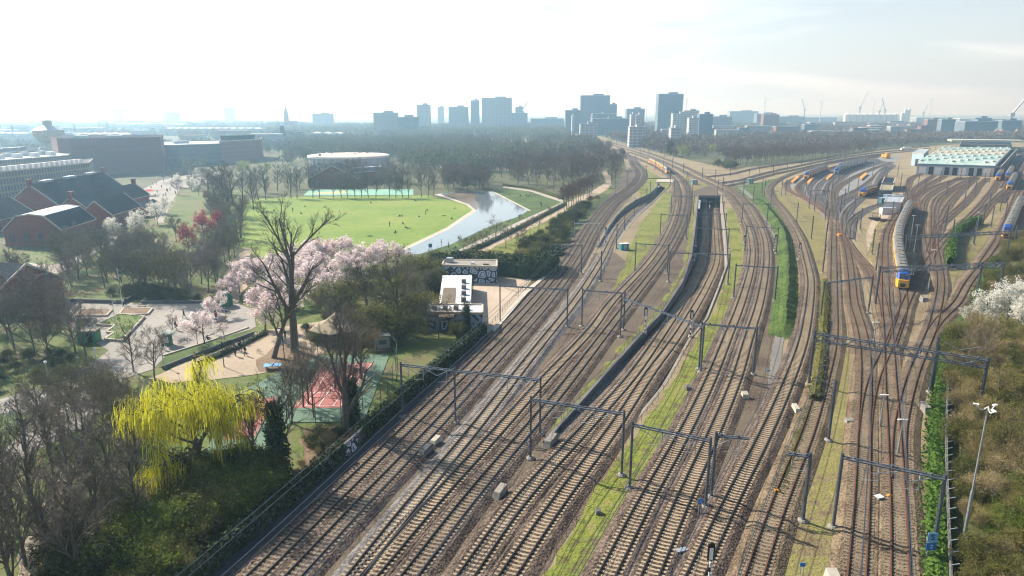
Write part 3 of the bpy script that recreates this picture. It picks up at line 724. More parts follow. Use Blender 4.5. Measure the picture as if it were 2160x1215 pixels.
def buffer_block(u, v, label, sz=(1.0, 2.2, 1.1), rz=-.5, mat=None):
    p = g(u, v); o = MB()
    ca, sa = math.cos(rz), math.sin(rz); sx, sy, h = sz
    vs = []
    for dx, dy, z in [(-.5, -.5, 0), (.5, -.5, 0), (.5, .5, 0), (-.5, .5, 0), (-.4, -.3, h * .75), (.4, -.3, h * .75), (.4, .45, h), (-.4, .45, h)]:
        x, y = dx * sx, dy * sy; vs.append((p.x + x * ca - y * sa, p.y + x * sa + y * ca, z))
    o.add(vs, [(3, 2, 1, 0), (4, 5, 6, 7), (0, 1, 5, 4), (1, 2, 6, 5), (2, 3, 7, 6), (3, 0, 4, 7)])
    tag(o.build('concrete_anchor_block', mat or m_conc, off=(p.x, p.y, 0)), label, 'anchor block').location = (p.x, p.y, 0)
buffer_block(1054, 1046, 'wedge shaped concrete anchor block between the dull track and the bright tunnel track')
buffer_block(1161, 938, 'concrete anchor block at the lower end of the cutting wall', (1.1, 2.8, 1.2))
buffer_block(897, 958, 'dark concrete anchor block on the grey soil strip', (1.0, 2.4, 1.1), mat=m_conc_dk)
buffer_block(918, 936, 'pale block on the grey soil strip near the three post portal', (.9, 1.8, .9), mat=m_conc_lt)
buffer_block(1948, 636, 'concrete buffer block in front of the parked train', (1.3, 1.6, 1.3), 0)
buffer_block(1951, 868, 'long concrete block beside the green verge under the truss', (1.2, 2.2, 1.2), 0)
buffer_block(1571, 840, 'round topped anchor block beside the gravel walkway', (1.1, 1.1, 1.0), 0, m_conc_lt)
buffer_block(1452, 823, 'small dark block on the mossy strip beside grey ballast', (.8, .9, .8), 0, m_conc_dk)
buffer_block(1262, 1084, 'tiny dark block on the grass by the fence', (.6, .7, .6), 0, m_conc_dk)
buffer_block(1679, 868, 'pale pointed anchor block right of the tan sleeper track', (.8, 2.0, .9), 0, m_conc_lt)
buffer_block(1757, 1226, 'pale anchor block with guy wires at the lower edge', (1.2, 1.4, 1.0), 0, m_conc_lt)
buffer_block(1792, 893, 'concrete trough end block on the dry grass', (1.3, .9, .7), 0)
cabinet(1316, 527, (2.6, 1.6, 2.0), 'blue triangular fronted equipment cabinet on a white slab by the grass slope', m_teal, m_white)
cabinet(1464, 389, (3.2, 2.4, 2.6), 'square pale blue green cabinet beside the four track curve', M('cabinet_green', [(.16, .30, .30)]), m_galv)
cabinet(1582, 387, (2.8, 2.4, 2.8), 'green cabinet on the grass above the sweeping curve', M('cabinet_dk', [(.06, .17, .15)]), m_galv)
cabinet(1437, 1168, (1.1, .5, .4), 'grey switch machine with pale box beside the track', m_steel, m_galv)
cabinet(1770, 500, (1.4, 1.2, 1.0), 'orange equipment box on the sandy ground by the connecting track', m_orange)
cabinet(1853, 1058, (.7, .6, .6), 'small pale box between the tracks beneath the corner portal', m_galv, m_white)
# orange painted stretch of sleepers boxes (small yellow boxes between rails)
for u, v, l in [(1876, 1046, 'small orange marker box on the sleepers under the corner portal'), (1638, 1035, 'small orange marker box beside the rusty track at the ivy strip')]:
    p = g(u, v, .5); b = MB(); b.box((p.x, p.y, .5), (.45, .35, .22)); b.box((p.x, p.y, .63), (.3, .25, .06)); tag(b.build('marker_box', m_orange, off=p), l, 'marker box').location = p

# ------------------------------------------------------------------ overhead wires
def wires(key, s0, s1, label, h=5.6):
    path = [p for p in TRACKS[key] if s0 < p.y < s1]
    if len(path) < 4: return
    b = MB()
    b.tube([p + Vector((0, 0, h + .3)) for p in path[::3]], .034, 3, cap=False)
    mw = []
    for i, p in enumerate(path[::3]): mw.append(p + Vector((0, 0, h + 1.55 - .5 * math.sin(math.pi * ((i * 6.0) % 50) / 50))))
    b.tube(mw, .036, 3, cap=False)
    for i in range(0, len(mw), 2): b.bar(mw[i], path[::3][i] + Vector((0, 0, h + .3)), .012)
    tag(b.build('contact_wire', m_steel), label, 'overhead wire', 'overhead contact wires')
NMS = {'T1': 'the track nearest the ivy wall', 'T2': 'the second track from the ivy wall', 'T3': 'the bright track into the curved cutting', 'T4': 'the track of the approaching train', 'T5': 'the dull track beside the cutting railings',
       'T6': 'the left tunnel track', 'T7': 'the right tunnel track', 'T8': 'the left grey ballast track', 'T9': 'the right grey ballast track', 'T10': 'the track curving round the green bank', 'T11': 'the rusty track beside the dry grass', 'T12': 'the rusty track left of the crossover', 'T13': 'the straight rusty track into the yard', 'T13b': 'the rusty track right of the crossover', 'X1': 'the diagonal crossover track', 'T13c': 'the track leaving at the right edge', 'X2': 'the connecting track into the sidings', 'fd': 'the fourth yard track to the train shed', 'ff': 'the sixth yard track to the train shed'}
for k, n in NMS.items(): wires(k, 30, 430, 'thin overhead wires above ' + n)

# ------------------------------------------------------------------ fences, railings
def fence(name, label, pts, h, gap, mat, rails=(1.0,), pw=.07, z=0.0, panel=None, cat='fence', post_mat=None, lean=0.0):
    path = smooth_path(G(pts), gap)
    root = empty(name, path[0], label, cat)
    acc = []; last = None
    for p in path:
        if last is None or (p - last).length >= gap * .95: acc.append(p); last = p
    nn = sides(acc)
    if len(acc) <= 100:
        for p, s in zip(acc, nn):
            b = MB(); b.bar(p, p + Vector((0, 0, h)), pw)
            if lean: b.bar(p + Vector((0, 0, h)), p + s * -lean + Vector((0, 0, h + .35)), pw)
            b.build('fence_post', post_mat or mat, root)
    else:
        b = MB()
        for p in acc[100:]: b.bar(p, p + Vector((0, 0, h)), pw)
        tag(b.build('fence_posts', mat, root), kind='stuff')
        for p in acc[:100]:
            b = MB(); b.bar(p, p + Vector((0, 0, h)), pw); b.build('fence_post', mat, root)
    for r in rails:
        b = MB(); b.tube([p + Vector((0, 0, h * r)) for p in acc], pw * .42, 4); b.build('rail', mat, root)
    if panel:
        b = MB(); k = 0
        for i in range(len(acc) - 1): b.add([acc[i], acc[i+1], acc[i+1] + Vector((0, 0, h)), acc[i] + Vector((0, 0, h))], [(0, 1, 2, 3)])
        b.build('mesh_panel', panel, root)
    return root
m_rustf = M('rusty_fence', [(.16, .10, .07), (.26, .17, .12)])
fence('railing', 'rusty railing along the top of the left cutting wall', [(1170, 902), (1236, 828), (1326, 728), (1395, 652), (1436, 590), (1454, 540), (1460, 500)], 1.1, 2.6, m_rustf, (.95, .5), .06, cat='railing')
fence('railing', 'thin railing along the grass strip right of the tunnel tracks', [(1149, 1214), (1234, 1066), (1286, 993), (1341, 905), (1409, 810), (1462, 712), (1491, 672)], 1.1, 2.6, m_rustf, (.97, .5), .055, cat='railing')
fence('railing', 'green handrail and grey trough beside the painted sheds yard', [(1034, 690), (1075, 642), (1115, 598), (1150, 556)], 1.1, 2.0, M('rail_green', [(.05, .13, .09)]), (.97, .66, .33), .06, cat='railing')
b = MB(); b.prism(G([(1036, 699), (1104, 618), (1148, 584), (1152, 587), (1112, 622), (1045, 702)]), .05, .45); p = g(1090, 640)
tag(b.build('cable_trough', m_conc_lt, off=p), 'pale concrete cable trough beside the green handrail', 'cable trough').location = p
b = MB(); b.prism(G([(1805, 1085), (1812, 1085), (1828, 880), (1825, 880)]), .03, .13); p = g(1815, 990)
b = MB(); b.prism(G([(1774, 1082), (1780, 1082), (1797, 900), (1793, 900)]), .03, .16); p = g(1785, 990)
tag(b.build('cable_trough', m_conc_lt, off=p), 'thin pale cable trough running along the dry grass to the corner portal', 'cable trough').location = p
fence('security_fence', 'low wall and fence of leaning white topped posts below the green verge', [(2003, 1250), (1997, 1100), (1993, 1000), (1993, 900), (1998, 800), (2010, 730)], 1.5, 2.1, M('fence_dark', [(.05, .055, .05), (.09, .09, .08)]), (.9, .4), .07, panel=None, post_mat=m_galv, lean=.6)
b = MB(); pth = smooth_path(G([(2004, 1250), (1998, 1100), (1995, 1000), (1995, 900), (2000, 800), (2012, 730)]), 2); ribbon(b, pth, [(.12, 0), (.12, 1.0), (-.12, 1.0), (-.12, 0)]); 
tag(b.build('retaining_wall', m_conc_dk), 'long dark low wall under the leaning fence posts at the right', 'retaining wall')

# tunnel mouth
p0, p1 = g(1471, 413, 0), g(1524, 413, 0); p2 = g(1499, 389, 0)
root = empty('tunnel_portal', (p0 + p1) / 2, 'grey concrete tunnel mouth with a pointed flat roof between the curving tracks', 'tunnel portal')
b = MB(); q = [p0 + Vector((-1, 0, 0)), p1 + Vector((1, 0, 0)), p1 + Vector((1, 14, 0)), g(1512, 398), p2, g(1486, 395), p0 + Vector((-1, 14, 0))]; b.prism(q, -1.0, .16); b.build('roof_slab', m_trackbed, root)
b = MB(); b.box(((p0.x + p1.x) / 2, p0.y - .3, -.35), (p1.x - p0.x + 2.4, .5, 1.2)); b.build('headwall', m_conc_dk, root)
b = MB(); b.box((p0.x - .6, p0.y + 30, -4), (.6, 60, 7.4)); b.box((p1.x + .6, p0.y + 30, -4), (.6, 60, 7.4)); b.box(((p0.x + p1.x) / 2, p0.y + 62, -4), (p1.x - p0.x + 3, .5, 8)); b.build('side_wall', m_conc_dk, root)
# small underpass that swallows the single track
a0, a1 = g(1387, 385), g(1413, 385)
root = empty('underpass_portal', (a0 + a1) / 2, 'small dark underpass mouth at the end of the single curved cutting', 'tunnel portal')
b = MB(); b.prism([a0 + Vector((-1, -.5, 0)), a1 + Vector((2, -.5, 0)), a1 + Vector((6, 16, 0)), a0 + Vector((3, 16, 0))], -.6, .45); b.build('roof_slab', m_conc_lt, root)
b = MB(); b.box((a0.x - .4, a0.y + 12, -2.5), (.5, 24, 5)); b.box((a1.x + 2.4, a1.y + 12, -2.5), (.5, 24, 5)); b.box(((a0.x + a1.x) / 2, a0.y + 25, -2), (18, .5, 5)); b.build('side_wall', m_conc_dk, root)
# ------------------------------------------------------------------ trains
m_ty = M('train_yellow', [(.72, .36, .03), (.80, .43, .05)], rough=.4, spec=.5)
m_tb = M('train_blue', [(.02, .07, .30), (.03, .10, .38)], rough=.35, spec=.5)
m_tr = M('train_roof', [(.12, .12, .115), (.20, .195, .175)], s=(.4, 2.5), rough=.55)
m_tg = M('train_glass', [(.015, .02, .03), (.03, .04, .06)], rough=.12, spec=.6)
m_tu = M('train_underframe', [(.02, .02, .022), (.045, .042, .04)])
m_tgrey = M('train_grey', [(.30, .31, .33), (.42, .43, .45)], rough=.5)
m_twhite = M('train_white', [(.62, .63, .62), (.74, .74, .72)], rough=.4)
SEC = [(1.36, .95), (1.41, 1.25), (1.41, 3.55), (1.30, 4.05)]
ROOF = [(1.30, 4.05), (1.0, 4.38), (.55, 4.52), (0, 4.56), (-.55, 4.52), (-1.0, 4.38), (-1.30, 4.05)]
CACHE = {}
def car_parts(style, cab, L):
    key = (style, cab, L)
    if key in CACHE: return CACHE[key]
    body, roofm, band = {'yb': (m_ty, m_tr, m_tg), 'gr': (m_tgrey, m_tr, m_tg), 'wh': (m_twhite, m_twhite, m_tg), 'pk': (M('train_pale', [(.55, .40, .27), (.62, .46, .32)]), m_tr, m_tg)}[style]
    x0 = -L / 2; x1 = L / 2 - (3.3 if cab else 0)
    P = []
    b = MB()
    for s in (1, -1):
        for i in range(len(SEC) - 1):
            (y0, z0), (y1, z1) = SEC[i], SEC[i + 1]
            b.add([(x0, s * y0, z0), (x1, s * y0, z0), (x1, s * y1, z1), (x0, s * y1, z1)], [(0, 1, 2, 3) if s < 0 else (3, 2, 1, 0)])
    prof = [(y, z) for y, z in SEC] + [(y, z) for y, z in ROOF[1:-1]] + [(-y, z) for y, z in reversed(SEC)]
    for x in ((x0,) if cab else (x0, x1)): b.add([(x, y, z) for y, z in prof], [tuple(range(len(prof)))])
    P.append(('carriage', body, b, None))
    r = MB()
    for i in range(len(ROOF) - 1):
        r.add([(x0, *ROOF[i]), (x1, *ROOF[i]), (x1, *ROOF[i + 1]), (x0, *ROOF[i + 1])], [(0, 1, 2, 3)])
    for k in range(5):
        xx = x0 + (x1 - x0) * (.12 + .19 * k); r.box((xx, .1 * (-1) ** k, 4.62), (2.2, 1.1, .16))
    P.append(('roof', roofm, r, 1))
    for z in (1.65, 3.15):
        for s in (1, -1):
            w = MB(); n = 9
            for k in range(n):
                a = x0 + .9 + (x1 - x0 - 1.8) * k / n; c = a + (x1 - x0 - 1.8) / n * .8
                w.box(((a + c) / 2, s * 1.415, z), (c - a, .03, .62))
            P.append(('window_band', band, w, 1))
    for s in (1, -1):
        w = MB(); w.box(((x0 + x1) / 2, s * 1.42, 2.42), (x1 - x0, .03, .34)); P.append(('stripe', m_tb if style == 'yb' else body, w, 1))
        for xx in (x0 + 4.6, x1 - 4.6):
            w = MB(); w.box((xx, s * 1.425, 1.9), (1.5, .05, 1.75)); P.append(('door', m_tb if style == 'yb' else m_tu, w, 1))
    u = MB(); u.box(((x0 + x1) / 2, 0, .72), (x1 - x0, 2.5, .5))
    for xx in (x0 + 3.6, x1 - 3.6):
        for dx in (-1.1, 1.1): u.box((xx + dx, 0, .46), (.85, 1.7, .84))
    P.append(('bogie', m_tu, u, 1))
    if cab:
        n = MB(); xa, xb, xc = x1, L / 2 - .7, L / 2
        lo = [(xa, 1.41), (xb, 1.36), (xc, 1.02)]
        for i in range(2):
            (a, wa), (c, wc) = lo[i], lo[i + 1]
            for s in (1, -1): n.add([(a, s * wa, .55), (c, s * wc, .5), (c, s * wc, 2.35), (a, s * wa, 2.55)], [(0, 1, 2, 3) if s < 0 else (3, 2, 1, 0)])
            n.add([(a, wa, 2.55), (c, wc, 2.35), (c, -wc, 2.35), (a, -wa, 2.55)], [(0, 1, 2, 3)])
        n.add([(xc, 1.02, .5), (xc, -1.02, .5), (xc, -1.02, 2.35), (xc, 1.02, 2.35)], [(0, 1, 2, 3)])
        P.append(('nose', m_ty if style in ('yb', 'pk') else body, n, 1))
        h = MB(); sec0 = [(1.41, 2.5), (1.41, 3.55), (1.30, 4.05), (1.0, 4.38), (.55, 4.52), (0, 4.56)]
        sec1 = [(1.36, 2.42), (1.30, 3.0), (1.15, 3.35), (.9, 3.55), (.5, 3.64), (0, 3.66)]
        sec2 = [(1.05, 2.36), (1.02, 2.5), (.95, 2.58), (.8, 2.62), (.5, 2.64), (0, 2.65)]
        full = lambda s_: s_ + [(-y, z) for y, z in reversed(s_[:-1])]
        R3 = [(xa, full(sec0)), (xa + 1.5, full(sec1)), (xc - .35, full(sec2))]
        for i in range(2):
            A, B = R3[i], R3[i + 1]; m = len(A[1])
            h.add([(A[0], *q) for q in A[1]] + [(B[0], *q) for q in B[1]], [(j, m + j, m + j + 1, j + 1) for j in range(m - 1)])
        P.append(('cab_hood', m_tb if style != 'wh' else body, h, 1))
        g_ = MB(); g_.add([(xa + 1.55, .95, 3.52), (xa + 1.55, -.95, 3.52), (xc - .55, -.82, 2.78), (xc - .55, .82, 2.78)], [(3, 2, 1, 0)])
        g_.v = [(x + .05, y, z + .07) for x, y, z in g_.v]; P.append(('windscreen', m_tg, g_, 1))
        d = MB(); d.box((xc + .02, 0, 1.15), (.08, 1.15, .8)); d.box((xc + .2, 0, .95), (.5, .5, .35)); P.append(('coupler', m_tu, d, 1))
        for s in (1, -1):
            e = MB(); e.box((xc + .01, s * .78, 1.75), (.06, .3, .2)); P.append(('headlight', m_white, e, 1))
    out = []
    for nme, m, b_, lv in P:
        out.append((nme, b_.mesh(nme, m), lv))
    CACHE[key] = out
    return out

def train(key, front, n, label, style='yb', L=26.6, cabs=True, gap=.6, rev=False, group=None):
    path = [p for p in TRACKS[key]]
    f = g(*front, .5) if len(front) == 2 else g(front[0], front[1], front[2])
    i0 = min(range(len(path)), key=lambda i: (path[i].x - f.x) ** 2 + (path[i].y - f.y) ** 2)
    pts = path[:i0 + 1][::-1] if rev else path[i0:]
    pts = [f] + (pts[1:] if len(pts) > 1 else [f + (path[-1] - path[-2]).normalized() * 3])
    cum = [0.0]
    for i in range(1, len(pts)): cum.append(cum[-1] + (pts[i] - pts[i - 1]).length)
    def at(s):
        if s >= cum[-1]:
            d = (pts[-1] - pts[-2]).normalized(); return pts[-1] + d * (s - cum[-1])
        i = max(j for j in range(len(cum)) if cum[j] <= s); j = min(i + 1, len(pts) - 1)
        if j == i: return pts[i]
        return pts[i].lerp(pts[j], (s - cum[i]) / (cum[j] - cum[i]))
    root = empty('train', Vector((f.x, f.y, pts[1].z + .48)), label, 'train', group)
    s = 0.0
    for k in range(n):
        a, c = at(s + L * .14), at(s + L * .86); mid = (a + c) / 2; ang = math.atan2(a.y - c.y, a.x - c.x)
        cab = cabs and k in (0, n - 1)
        if cab and k == n - 1 and n > 1: ang += math.pi
        par = None
        for nme, me, lv in car_parts(style, cab, L):
            o = link(nme, me, root if lv is None else par)
            if lv is None:
                par = o; o.location = (mid.x - root.location.x, mid.y - root.location.y, mid.z + .48 - root.location.z); o.rotation_euler = (0, 0, ang)
        s += L + gap
    return root
train('T14', (1902, 611), 6, 'long yellow and blue double deck train parked in the middle of the yard')
train('T15', (2123, 503), 4, 'blue fronted yellow train standing at the right edge below the sheds')
train('T4', (1407, 367), 4, 'bright yellow train approaching round the curve in the middle distance', L=25)
train('lc', (1689, 377), 3, 'pale yellow train with blue cab at the outer left end of the sidings', style='pk')
train('ld', (1762, 357), 4, 'second pale yellow train farther back on the stabling sidings', style='pk', L=25)
train('le', (1772, 368), 5, 'dark grey train with white end standing in the middle of the sidings', style='gr', L=22)
train('lk', (1834, 416), 5, 'yellow and blue train beside the dark sheds left of the train shed', L=24)
train('X1', (2102, 381), 2, 'yellow fronted train just right of the train shed corner', L=25)
tz = track('t16', [(2115, 395), (2130, 368), (2146, 340), (2158, 318)], 'track beside the right wall of the train shed, first from it', rail=m_rust, near=0, ext=0)
train('t16', (2121, 379), 3, 'blue fronted train farther back along the shed side, second from the right edge', L=25)
tz = track('t17', [(2110, 425), (2128, 400), (2144, 370), (2166, 330)], 'track beside the right wall of the train shed, second from it', rail=m_rust, near=0, ext=0)
train('t17', (2126, 400), 3, 'blue fronted train by the frame edge, nearest of those beside the train shed', L=25)
train('T2', (1209, 280), 3, 'white train far away where the main line vanishes', style='wh', L=24)
# orange platforms in the sidings
def platform(pts, label, m=m_orange):
    q = G(pts); c = sum(q, Vector()) / len(q); root = empty('service_platform', c, label, 'platform')
    b = MB(); b.prism(q, .5, 1.1); b.build('deck', m, root)
    b = MB(); b.prism([c + (p - c) * .9 for p in q], 0, .5); b.build('base', m_conc_dk, root)
platform([(1668, 386), (1673, 387), (1686, 376), (1681, 374)], 'orange service platform in front of the outer pale train')
platform([(1702, 388), (1707, 389), (1717, 378), (1711, 377)], 'orange service platform, second from the left in the sidings')
platform([(1742, 380), (1746, 381), (1757, 371), (1751, 370)], 'orange service platform left of the white ended train')
platform([(1813, 377), (1817, 381), (1829, 370), (1825, 367)], 'bright orange platform right of the grey train')
# rescue vehicle far in the sidings
p = g(1868, 334); root = empty('rail_vehicle', p, 'small orange rail vehicle at the far end of the sidings', 'rail vehicle')
b = MB(); b.box((p.x, p.y, 2.2), (4, 9, 2.6)); b.build('body', m_orange, root); b = MB(); b.box((p.x, p.y - 2, 4.2), (3, 3.5, 1.6)); b.build('cab', m_orange, root); b = MB(); b.box((p.x, p.y, .6), (2.6, 9.5, .8)); b.build('bogie', m_tu, root)
# ------------------------------------------------------------------ buildings
def facade(name, wall, glass, bw=1.6, bh=3.2, mort=.35, rough=.8, var=.3, emis=0):
    if name in MATS: return MATS[name]
    m = bpy.data.materials.new(name); m.use_nodes = True; n, l = m.node_tree.nodes, m.node_tree.links; b = n['Principled BSDF']
    b.inputs['Roughness'].default_value = rough
    ge = n.new('ShaderNodeNewGeometry'); sp = n.new('ShaderNodeSeparateXYZ'); l.new(ge.outputs['Position'], sp.inputs[0])
    ad = n.new('ShaderNodeMath'); ad.operation = 'ADD'; l.new(sp.outputs[0], ad.inputs[0]); l.new(sp.outputs[1], ad.inputs[1])
    cb = n.new('ShaderNodeCombineXYZ'); l.new(ad.outputs[0], cb.inputs[0]); l.new(sp.outputs[2], cb.inputs[1])
    br = n.new('ShaderNodeTexBrick'); br.offset = 0; br.inputs['Scale'].default_value = 1; br.inputs['Brick Width'].default_value = bw; br.inputs['Row Height'].default_value = bh
    br.inputs['Mortar Size'].default_value = mort; br.inputs['Mortar Smooth'].default_value = .05
    br.inputs['Color1'].default_value = (*glass, 1); br.inputs['Color2'].default_value = tuple(c * (1 + var) for c in glass) + (1,); br.inputs['Mortar'].default_value = (*wall, 1)
    l.new(cb.outputs[0], br.inputs['Vector'])
    nz = n.new('ShaderNodeTexNoise'); nz.inputs['Scale'].default_value = .3; l.new(ge.outputs['Position'], nz.inputs['Vector'])
    mx = n.new('ShaderNodeMixRGB'); mx.blend_type = 'MULTIPLY'; mx.inputs['Fac'].default_value = .35; l.new(br.outputs['Color'], mx.inputs['Color1']); l.new(nz.outputs['Color'], mx.inputs['Color2'])
    l.new(mx.outputs['Color'], b.inputs['Base Color'])
    MATS[name] = m; return m
m_brick = M('red_brick', [(.17, .052, .035), (.27, .09, .06)], s=(.1, 1.5))
m_brick_dk = M('brown_brick', [(.15, .07, .055), (.20, .095, .075)], s=(.1, 1.5))
m_slate = M('slate_roof', [(.012, .017, .028), (.026, .034, .047)], s=(.2, 2.5), rough=.9, spec=.04)
m_zinc = M('zinc_roof', [(.30, .35, .40), (.42, .47, .52)], s=(.1, 1), rough=.5, metal=.2)
m_win = M('window_glass', [(.02, .03, .05), (.06, .08, .11)], rough=.15, spec=.6)
m_wframe = m_white
m_graf = None
def graffiti(name, c1, c2, c3, sc):
    m = bpy.data.materials.new(name); m.use_nodes = True; n, l = m.node_tree.nodes, m.node_tree.links; b = n['Principled BSDF']; b.inputs['Roughness'].default_value = .7
    ge = n.new('ShaderNodeNewGeometry'); v = n.new('ShaderNodeTexVoronoi'); v.feature = 'DISTANCE_TO_EDGE'; v.inputs['Scale'].default_value = sc
    nz = n.new('ShaderNodeTexNoise'); nz.inputs['Scale'].default_value = sc * .8; nz.inputs['Detail'].default_value = 2
    mp = n.new('ShaderNodeMixRGB'); mp.inputs['Fac'].default_value = .35; l.new(ge.outputs['Position'], mp.inputs['Color1']); l.new(nz.outputs['Color'], mp.inputs['Color2']); l.new(mp.outputs['Color'], v.inputs['Vector'])
    r = n.new('ShaderNodeValToRGB'); r.color_ramp.interpolation = 'CONSTANT'; e = r.color_ramp.elements; e[0].color = (*c1, 1); e[1].position = .10; e[1].color = (*c2, 1); q = e.new(.26); q.color = (*c3, 1); q = e.new(.34); q.color = (*c2, 1)
    l.new(v.outputs['Distance'], r.inputs['Fac']); l.new(r.outputs['Color'], b.inputs['Base Color']); return m
m_graf = graffiti('graffiti_blue_white', (.02, .03, .06), (.42, .50, .60), (.08, .16, .34), .9)
m_graf_dk = graffiti('graffiti_dark', (.30, .36, .44), (.035, .05, .09), (.45, .52, .6), .55)

def gabled(label, r0, r1, half, ze, zr, wall, roof, win=None, hip=0.0, section=None, verge=True, rows=1, name='brick_building', cat='building', group=None, skylights=0, chim=0):
    """ridge from r0 to r1 (pixels seen at the ridge height), gables at both ends"""
    a, c = g(*r0, zr), g(*r1, zr); d = c - a; d.z = 0; L = d.length; d.normalize(); s = Vector((-d.y, d.x, 0))
    base = (a + c) / 2; base.z = 0; root = empty(name, base, label, cat, group)
    sec = section or [(-half, ze), (0, zr), (half, ze)]
    w = MB(); P = lambda t, o, z: tuple(Vector((a.x, a.y, 0)) + d * t + s * o + Vector((0, 0, z)))
    n = len(sec)
    for t, fl in ((0, 1), (L, 0)):
        vs = [P(t, -half, 0)] + [P(t, o, z) for o, z in sec] + [P(t, half, 0)]; w.add(vs, [tuple(range(len(vs)))[::(1 if fl else -1)]])
    for o in (-half, half):
        w.add([P(0, o, 0), P(L, o, 0), P(L, o, ze), P(0, o, ze)], [(0, 1, 2, 3) if o < 0 else (3, 2, 1, 0)])
    w.build('wall', wall, root)
    rm = MB(); e = .35
    top = [(o, z + .12) for o, z in sec]; top[0] = (top[0][0] - e, top[0][1] - e * .6); top[-1] = (top[-1][0] + e, top[-1][1] - e * .6)
    for i in range(n - 1):
        (o0, z0), (o1, z1) = top[i], top[i + 1]
        rm.add([P(-.3, o0, z0), P(L + .3, o0, z0), P(L + .3, o1, z1), P(-.3, o1, z1), P(-.3, o0, z0 + .25), P(L + .3, o0, z0 + .25), P(L + .3, o1, z1 + .25), P(-.3, o1, z1 + .25)],
               [(3, 2, 1, 0), (4, 5, 6, 7), (0, 1, 5, 4), (1, 2, 6, 5), (2, 3, 7, 6), (3, 0, 4, 7)], (roof[i] if isinstance(roof, list) else 0))
    ro = rm.build('roof', [m_slate, m_zinc] if isinstance(roof, list) else roof, root)
    if verge:
        for t in (-.35, L + .35):
            b = MB()
            for i in range(n - 1): b.bar(P(t, top[i][0], top[i][1] + .2), P(t, top[i + 1][0], top[i + 1][1] + .2), .35, .4)
            b.build('verge_board', m_conc_lt, root)
        for o, z in (top[0], top[-1]):
            b = MB(); b.bar(P(-.3, o, z + .05), P(L + .3, o, z + .05), .22, .28); b.build('gutter', m_conc_lt, root)
    if win:
        ww, wh, gap, z0 = win
        for o in (-half - .04, half + .04):
            k = int((L - 2) / gap)
            for r in range(rows):
                for i in range(k):
                    t = 1 + (i + .5) * (L - 2) / k; b = MB(); q = P(t, o, z0 + r * (wh + 1.3) + wh / 2); b.box(q, (ww, .12, wh), math.atan2(d.y, d.x)); wo = b.build('window', m_win, root)
                    b = MB(); b.box((q[0], q[1], q[2] - wh / 2 - .06), (ww + .3, .3, .12), math.atan2(d.y, d.x)); b.build('sill', m_conc_lt, wo)
        for t in (-.04, L + .04):
            k = max(1, int(half * 2 / (gap * 1.2)))
            for i in range(k):
                o = -half + (i + .5) * 2 * half / k; b = MB(); b.box(P(t, o, z0 + wh / 2 + .3), (.12, ww, wh), math.atan2(d.y, d.x)); b.build('window', m_win, root)
    for i in range(skylights):
        t = L * (.2 + .6 * i / max(1, skylights - 1)); b = MB(); b.bar(P(t - L * .06, 0, zr + .6), P(t + L * .06, 0, zr + .6), 2.2, .9); b.build('roof_light', m_zinc, ro)
    for i in range(chim):
        t = L * (0 if i == 0 else 1); b = MB(); b.box(P(t, 0, zr + .9), (1.4, 1.4, 2.4), math.atan2(d.y, d.x)); b.box(P(t, 0, zr + 2.2), (1.7, 1.7, .3), math.atan2(d.y, d.x)); b.build('chimney', wall, ro)
    return root

def flat_block(name, label, pts, h, wall, roof=None, par=.5, cat='building', parapet=True, extra=None, group=None, z0=0.0, win=None):
    """flat roofed building from its footprint in photograph pixels (of the ground)"""
    q = [p if isinstance(p, Vector) else g(p[0], p[1]) for p in pts]; c = sum(q, Vector()) / len(q)
    root = empty(name, c, label, cat, group)
    b = MB(); b.prism(q, z0, h); b.build('wall', wall, root)
    b = MB(); ins = [c + (p - c) * .985 for p in q]; b.prism(ins, h, h + .12); ro = b.build('roof', roof or m_zinc, root)
    if parapet:
        b = MB()
        for i in range(len(q)): b.bar(q[i] + Vector((0, 0, h + .1)), q[(i + 1) % len(q)] + Vector((0, 0, h + .1)), .4, par)
        b.build('parapet', m_conc_lt if parapet is True else parapet, root)
    for e in (extra or []):
        fx, fy, sx, sy, hh, m = e
        u = q[1] - q[0]; v = q[-1] - q[0]; p = q[0] + u * fx + v * fy
        b = MB(); b.box((p.x, p.y, h + hh / 2 + .1), (sx, sy, hh), math.atan2(u.y, u.x)); b.build('roof_unit', m, ro)
    if win:
        wm, bh, z1, gh = win
        for i in range(len(q)):
            A, B = q[i], q[(i + 1) % len(q)]
            nrm = Vector(((B - A).y, -(B - A).x, 0)).normalized()
            if nrm.dot((A + B) / 2 - c) < 0: nrm = -nrm
            if nrm.y > .3: continue
            z = z1
            while z + bh < h - .5:
                b = MB(); k = max(1, int((B - A).length / 4))
                for j in range(k):
                    a_, c_ = A.lerp(B, (j + .15) / k), A.lerp(B, (j + .85) / k)
                    b.bar(a_ + nrm * .05 + Vector((0, 0, z + bh / 2)), c_ + nrm * .05 + Vector((0, 0, z + bh / 2)), .12, bh)
                b.build('window_row', wm, root); z += gh
    return root

# --- brick halls on the left
gabled('longest brick hall with dark slate roof and three ridge skylights', (62, 391), (217, 364), 9.5, 6.5, 14.5, m_brick, m_slate, (1.2, 2.6, 4.5, 2.0), skylights=3, chim=2)
gabled('narrow slate roofed brick wing between the longest hall and the white edged gable house', (150, 417), (282, 388), 6.0, 5.5, 10.5, m_brick, m_slate, (1.1, 2.0, 4.2, 1.8), chim=2)
gabled('brick house with white edged steep gable and tall white window', (199, 426), (262, 410), 5.4, 5.0, 10.0, m_brick, m_slate, (1.3, 2.8, 4.5, 1.2), rows=1)
gabled('brick hall with broad grey zinc top and slate lower slopes behind bare trees', (62, 454), (140, 434), 8.6, 5.0, 10.0, m_brick, [0, 1, 1, 0], (1.3, 2.4, 3.2, 1.2), section=[(-8.6, 5.0), (-4.2, 9.4), (0, 10.0), (4.2, 9.4), (8.6, 5.0)])
